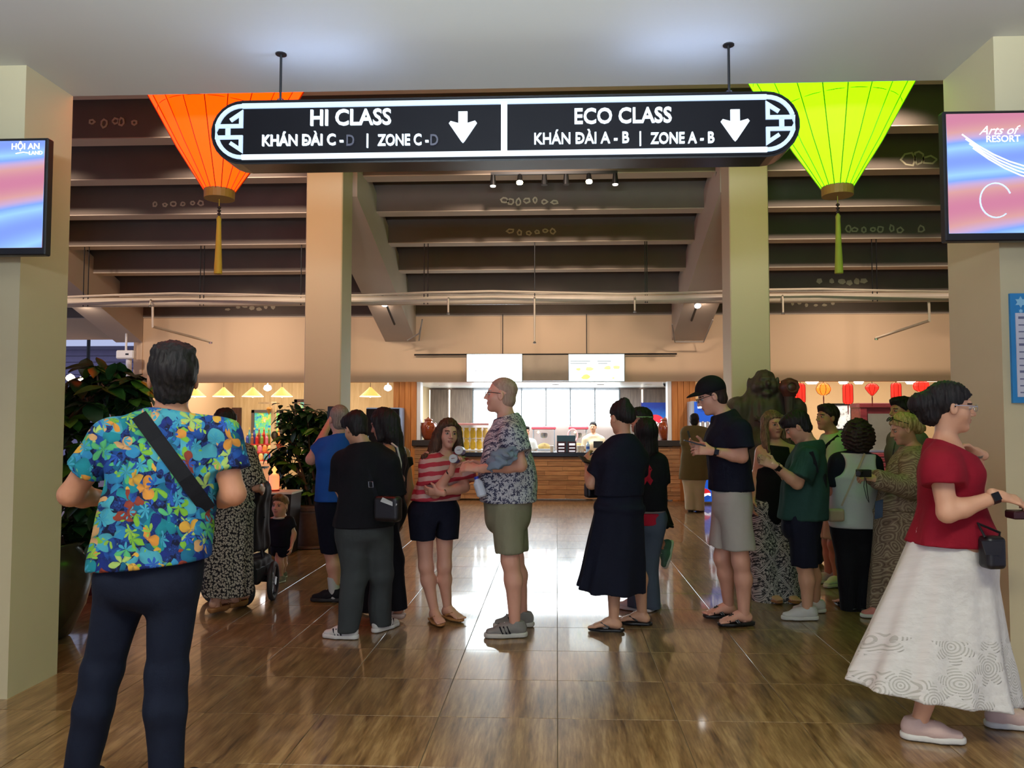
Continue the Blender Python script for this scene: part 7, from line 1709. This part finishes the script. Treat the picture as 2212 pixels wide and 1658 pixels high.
# 15 ---- man in green tee
p = Person('man in a bottle green t-shirt and navy shorts looking down at his hands', 5.9, 1.66, 'light', -108, head=(1723, 922), hface=-108, hpitch=34, neck=(1752, 962), pelvis=(1733, 1112), bw=1.08, belly=.03,
           arms={'L': ((1742, 990, -.17), (1722, 1044, -.22), (1676, 1006, -.28)), 'R': ((1745, 990, .15), (1712, 1040, .12), (1672, 1004, -.16))}, legs={'L': ((1738, 1222, -.06), (1744, 1316, -.02)), 'R': ((1750, 1216, .12), (1762, 1300, .2))}, feet={'L': -88, 'R': -80}, hands={'L': (V3(-1, 0, .45), V3(.2, .8, -.2), 1.0), 'R': (V3(-.9, -.3, .2), V3(0, .5, .8), .7)})
p.body(bare=(), brow='black', hres=.0048); p.hair('fringe', 'black', grow=.005, nape=-.05); GREEN = p
p.tee(C_GREEN, zp(1116, 5.9), slv=.80, o=.026, so=.034, flare=.02, res=.010, hw=(.19, .18), seed=14, wr=.005)
p.pants(C_NAVY, .024, .034, name='shorts', shorts=1.0, res=.011)
for k in 'LR': p.sneaker(k, SHOEW)
p.band('L', black)
sb = thing('sling_bag', 'black sling bag worn at the back of the man in the green t-shirt', 'bag', at(1765, 1080, 5.75))
put_sdf('pouch', [Field().u(rbox(at(1762, 1046, 5.78), (.075, .05, .095), Rz(15), .03), .01).mesh(.008)], [cloth('black_webbing', rgb(18, 19, 24))], sb)
ribbon('strap', draped(p, 'shirt', [(1752, 975), (1760, 1000), (1764, 1020)], .006), .03, cloth('black_webbing', rgb(18, 19, 24)), sb)

# 16 ---- man in mint tee
p = Person('dark-haired man in a pale mint t-shirt with a black shoulder strap and sand shorts', 7.1, 1.68, 'tan', -80, head=(1787, 902), hface=-72, hpitch=-4, neck=(1802, 942), pelvis=(1800, 1085), bw=1.0,
           arms={'L': ((1805, 962, -.15), (1812, 1020, -.2), (1790, 1065, -.22)), 'R': ((1790, 962, .15), (1788, 1020, .2), (1780, 1065, .1))}, legs={'L': ((1802, 1175, -.05), (1812, 1262, -.02)), 'R': ((1790, 1172, .1), (1790, 1244, .12))}, feet={'L': -55, 'R': -75})
p.body(bare=(), brow='black', hres=.0052); p.hair('short', 'dbrown', grow=.005, nape=-.06)
p.tee(C_MINT, zp(1110, 7.1), slv=.8, o=.035, so=.04, flare=.02, res=.011, hw=(.20, .17)); p.pants(C_SAND, .028, .036, name='shorts', shorts=.85, res=.012)
for k in 'LR': p.sneaker(k, SHOEW)
ribbon('shoulder_strap', draped(p, 'shirt', [(1812, 942), (1802, 950), (1792, 958), (1784, 966), (1778, 974)], .006), .04, cloth('black_webbing', rgb(18, 19, 24)), p.root)

# 17 ---- curly-haired woman in white gilet
p = Person('woman from behind with dark curly hair in a white padded gilet and black trousers', 6.2, 1.60, 'tan', 176, head=(1852, 938), hface=176, hpitch=4, neck=(1850, 984), pelvis=(1846, 1120), bw=1.06,
           arms={'L': ((1812, 1000), (1800, 1060), (1806, 1100, .12)), 'R': ((1886, 1000), (1895, 1060), (1886, 1100, .12))}, legs={'L': ((1832, 1215), (1836, 1306)), 'R': ((1860, 1215), (1862, 1312))}, feet={'L': 195, 'R': 165}, lift=.018)
p.body(fem=True, eyes=False); p.hair('curly', 'dbrown', res=.0075)
p.tee(C_NAVY, zp(1100, 6.2), slv=.85, o=.014, so=.026, flare=.015, res=.011, name='undershirt')
gf = Field()
for pr in p.torso(.034): gf.u(pr, .05)
gf.u(ecap(p.W, p.P - V3(0, 0, .1), (.175, .135), (.18, .14), p.l, 2.3), .05)
for k, sg in (('L', 1), ('R', -1)): gf.sub(ell(p.sh[k] + p.l * sg * .05, (.075, .3, .11)), .02)
gf.cut(p.N + p.up * .02, p.up); gf.cut(V3(0, 0, zp(1133, 6.2)), (0, 0, -1)); p.garment('gilet', gf, C_WHITE, .009, .006, 16, 21)
p.pants(C_BLACK, .018, .02, .03, wide=(.088, .070), res=.012)
for k in 'LR': p.sandal(k, black, black, 'strap')
p.band('L', steel, 'bangle', .006, .05, False)
hb = thing('beige_handbag', 'beige bag hanging on a thin strap across the white gilet', 'bag', at(1802, 1130, 6.05))
put_sdf('pouch', [Field().u(rbox(at(1805, 1112, 6.03), (.065, .03, .05), Rz(10), .02), .01).mesh(.008)], [mat('beige_leather', rgb(176, 156, 128), .5)], hb)
ribbon('strap', draped(p, 'gilet', [(1874 + (1818 - 1874) * t, 965 + (1092 - 965) * t) for t in np.linspace(0, 1, 10)], .006), .014, mat('beige_leather', rgb(176, 156, 128), .5), hb)
lf = thing('leaflet', 'white folded leaflet in the hand of the curly-haired woman', 'leaflet', at(1790, 1112, 6.2)); put('sheet', MB().prism([(-.03, -.05), (.04, -.06), (.05, .05), (-.02, .06)], at(1790, 1100, 6.2), (1, 0, 0), (0, 0, 1), (0, -1, 0), .003), C_WHITE, lf)

# 18 ---- blonde woman in paisley dress
p = Person('blonde woman in a long beige paisley dress with sunglasses pushed up on her hair', 6.0, 1.62, 'light', -98, head=(1952, 926), hface=-95, hpitch=18, neck=(1978, 972), pelvis=(1945, 1110), bw=1.14, belly=.03,
           arms={'L': ((1972, 998, -.17), (1975, 1056, -.22), (1892, 1034, -.26)), 'R': ((1965, 995, .16), (1950, 1052, .2), (1884, 1030, -.1))}, legs={'L': ((1925, 1225, -.05), (1912, 1325, -.02)), 'R': ((1940, 1222, .12), (1930, 1315, .14))}, feet={'L': -85, 'R': -80}, hands={'L': (V3(-1, 0, .2), V3(0, .6, -.6), .8), 'R': (V3(-1, -.1, .2), V3(0, -.4, -.6), .8)})
p.body(bare=(), fem=True, brow='lbrown', hres=.0048); p.hair('up', 'blonde', grow=.006, wr=.005, extra=[(p.hp(ell((0, -.135, .03), (.05, .045, .055))), .02), (p.hp(ell((0, -.12, -.03), (.05, .045, .045))), .02)])
p.tee(PAIS, zp(1095, 6.0), slv=1.0, o=.026, so=.045, flare=.03, name='dress_bodice', res=.010, wr=.007, hw=(.20, .19), long=True)
p.skirt(PAIS, at(1925, 1328, 6.02), (.20, .17), name='dress_skirt', pleat=(10, .05, .3), res=.010, wr=.006, top=p.W + p.up * .05, topWD=(.175, .15), mid=(p.P - V3(0, 0, .02), (.205, .185)))
for k in 'LR': p.sneaker(k, cloth('pink_canvas', rgb(214, 130, 124)))
sg_ = MB()
for sgn in (-1, 1):
    sg_.tube([p.HL((sgn * (.034 + .024 * math.cos(a)), .075 + .016 * math.sin(a), .108 + .012 * math.sin(a) * -1)) for a in np.linspace(0, 6.28, 11)[:-1]], .004, 5, closed=True); sg_.tube([p.HL((sgn * .06, .07, .105)), p.HL((sgn * .09, -.02, .04))], .003, 5)
put('sunglasses', sg_, black, p.root)
cm_ = thing('camera', 'small black camera with a wrist loop held by the blonde woman', 'camera', at(1866, 1030, 5.62))
put('camera_body', MB().bbox(tuple(at(1855, 1030, 5.66)), tuple(at(1876, 1013, 5.72)), .004), black, cm_); put('lens', MB().tube([at(1858, 1020, 5.66), at(1854, 1022, 5.61)], [.02, .017], 14), black, cm_)
put('wrist_loop', MB().tube([at(1868, 1030, 5.66), at(1866, 1050, 5.66), at(1872, 1075, 5.66), at(1877, 1085, 5.66), at(1874, 1065, 5.66), at(1870, 1032, 5.66)], .003, 5), black, cm_)
ph = thing('phone', 'blue-cased phone hanging at the side of the paisley dress', 'phone', at(1896, 1115, 5.72)); put('phone_body', MB().prism([(-.025, -.07), (.03, -.055), (.03, .075), (-.025, .06)], at(1897, 1100, 5.73), (1, 0, 0), (.05, 0, 1), (0, -1, 0), .009), mat('slate_blue_case', rgb(60, 76, 104), .4), ph)

# 19 ---- man behind the blonde woman
p = Person('dark-haired man in grey half hidden behind the blonde woman', 6.9, 1.74, 'tan', -85, head=(1948, 888), hface=-80, neck=(1960, 932), pelvis=(1958, 1080), bw=1.0, res=.015)
p.body(bare=(), brow='black', hres=.0055); p.hair('short', 'black', grow=.004)
p.tee(C_GREYS, zp(1085, 6.9), slv=.7, o=.03, so=.03, res=.013); p.pants(C_NAVY, .015, .02, .03, res=.014)
for k in 'LR': p.sneaker(k, SHOEB, DSOLE, res=.009)
ribbon('lanyard', draped(p, 'shirt', [(1935, 955), (1932, 970), (1930, 985), (1928, 1000)], .006), .02, black, p.root)

# 20 ---- woman in crimson blouse and lace skirt, walking
p = Person('woman in a crimson blouse and long white lace skirt striding past on the right', 3.75, 1.67, 'light', 84, head=(2052, 880), hface=80, hpitch=4, neck=(2042, 960), pelvis=(2062, 1155), bw=1.0, res=.011,
           arms={'R': ((2030, 1000, -.17), (2046, 1108, -.22), (2158, 1070, -.24)), 'L': ((2062, 998, .17), (2108, 1058, .24), (2112, 978, .10))}, legs={'R': ((2050, 1380, -.06), (1985, 1560, -.02)), 'L': ((2120, 1370, .12), (2165, 1540, .14))}, feet={'R': 78, 'L': 85},
           hands={'R': (V3(1, 0, -.25), V3(0, .5, -.8), .5), 'L': (V3(-.75, -.15, .35), V3(-.2, -.3, -1), .55)})
p.body(bare=(), fem=True, hres=.0045); RED = p; p.glasses(mat('silver_wire', rgb(190, 190, 196), .3, .8))
p.hair('up', 'black', grow=.005, wr=.004, extra=[(p.hp(ell((0, -.125, .01), (.065, .065, .06))), .03), (p.hp(ell((0, -.09, -.055), (.06, .045, .04))), .03)])
p.tee(C_RED, zp(1166, 3.75), slv=.42, o=.018, so=.03, puff=.025, name='blouse', res=.0085, hw=(.19, .235), vneck=True, tilt=.55, up=.0, wr=.006, seed=17)
p.skirt(LACE, at(2040, 1560, 3.76), (.36, .46), top=p.W - p.up * .03, topWD=(.16, .14), pleat=(9, .07, 2.2), res=.0095, mid=(at(2070, 1240, 3.76), (.22, .215)), wr=.005) if False else None
f_ = Field()
# a full skirt swung backwards by the stride: two overlapping cones
top = p.W + p.up * .0
f_.u(ecap(top, at(2005, 1550, 3.78), (.125, .11), (.25, .42), p.l, 2, True, (11, .07, 1.0)), .04)
f_.u(ecap(top, at(2110, 1575, 3.78), (.12, .105), (.22, .165), p.l, 2, True, (7, .07, 2.4)), .06)
f_.u(ecap(p.W, p.P - V3(0, 0, .12), (.125, .095), (.18, .165), p.l), .05)
f_.cut(at(2000, 1530, 3.5), unit(V3(-.10, 0, -1)))
p.garment('skirt', f_, LACE, .0095, .005, 15, 5)
for k in 'LR': p.sneaker(k, cloth('blush_knit', rgb(206, 178, 168), .06), SOLE)
p.band('R', mat('maroon_strap', rgb(60, 18, 26), .6), 'watch', .016, .1)
p.band('L', steel, 'bangle', .006, .02, False)
hb = thing('black_pouch_bag', 'small black bag swinging at the hip of the woman in crimson', 'bag', at(2145, 1228, 3.5))
put_sdf('pouch', [Field().u(rbox(at(2143, 1192, 3.52), (.045, .04, .072), Rz(10), .02), .01).mesh(.007)], [LEATH], hb); put('flap', MB().prism([(-.048, .0), (.05, .0), (.03, -.06), (-.03, -.06)], at(2143, 1168, 3.475), (1, 0, 0), (0, 0, 1), (0, -1, 0), .006), LEATH, hb); put('strap', MB().tube([at(2128, 1160, 3.5), at(2112, 1130, 3.54), at(2160, 1150, 3.54), at(2155, 1172, 3.5)], .006, 6), LEATH, hb)
hw_ = thing('wallet', 'dark maroon wallet in the outstretched hand at the right edge', 'wallet', at(2208, 1112, 3.52)); put('cover', MB().bbox(tuple(at(2192, 1122, 3.48)), tuple(at(2246, 1100, 3.56)), .006), mat('maroon_leather', rgb(52, 14, 22), .5), hw_)

# 21, 22 ---- staff behind the counter
p = Person('kiosk worker in a cream blouse behind the counter', 15.4, 1.52, 'light', -10, head=(1281, 922), neck=(1282, 940), pelvis=(1283, 1005), bw=1.0, res=.018, arms={'L': ((1298, 950), (1305, 975), (1295, 985, -.15)), 'R': ((1266, 950), (1262, 975), (1272, 985, -.15))})
p.body(bare=(), fem=True, hres=.008, eyes=True); p.hair('up', 'black', res=.009); p.tee(C_CREAM, zp(1005, 15.4), slv=.8, o=.03, so=.035, res=.017); p.pants(C_BLACK, res=.017)
for k in 'LR': p.sneaker(k, SHOEB, DSOLE, res=.010)
p = Person('kiosk worker in a white shirt half hidden behind the bald man', 15.4, 1.55, 'tan', 20, head=(1136, 932), neck=(1137, 950), pelvis=(1138, 1008), bw=1.0, res=.018, arms={'L': ((1150, 956), (1156, 975), (1152, 988, -.2)), 'R': None})
p.body(bare=(), hres=.008, eyes=True); p.hair('short', 'black', res=.009); p.tee(C_WHITE, zp(1005, 15.4), slv=.8, o=.03, so=.035, res=.017); p.pants(C_BLACK, res=.017)
for k in 'LR': p.sneaker(k, SHOEB, DSOLE, res=.010)
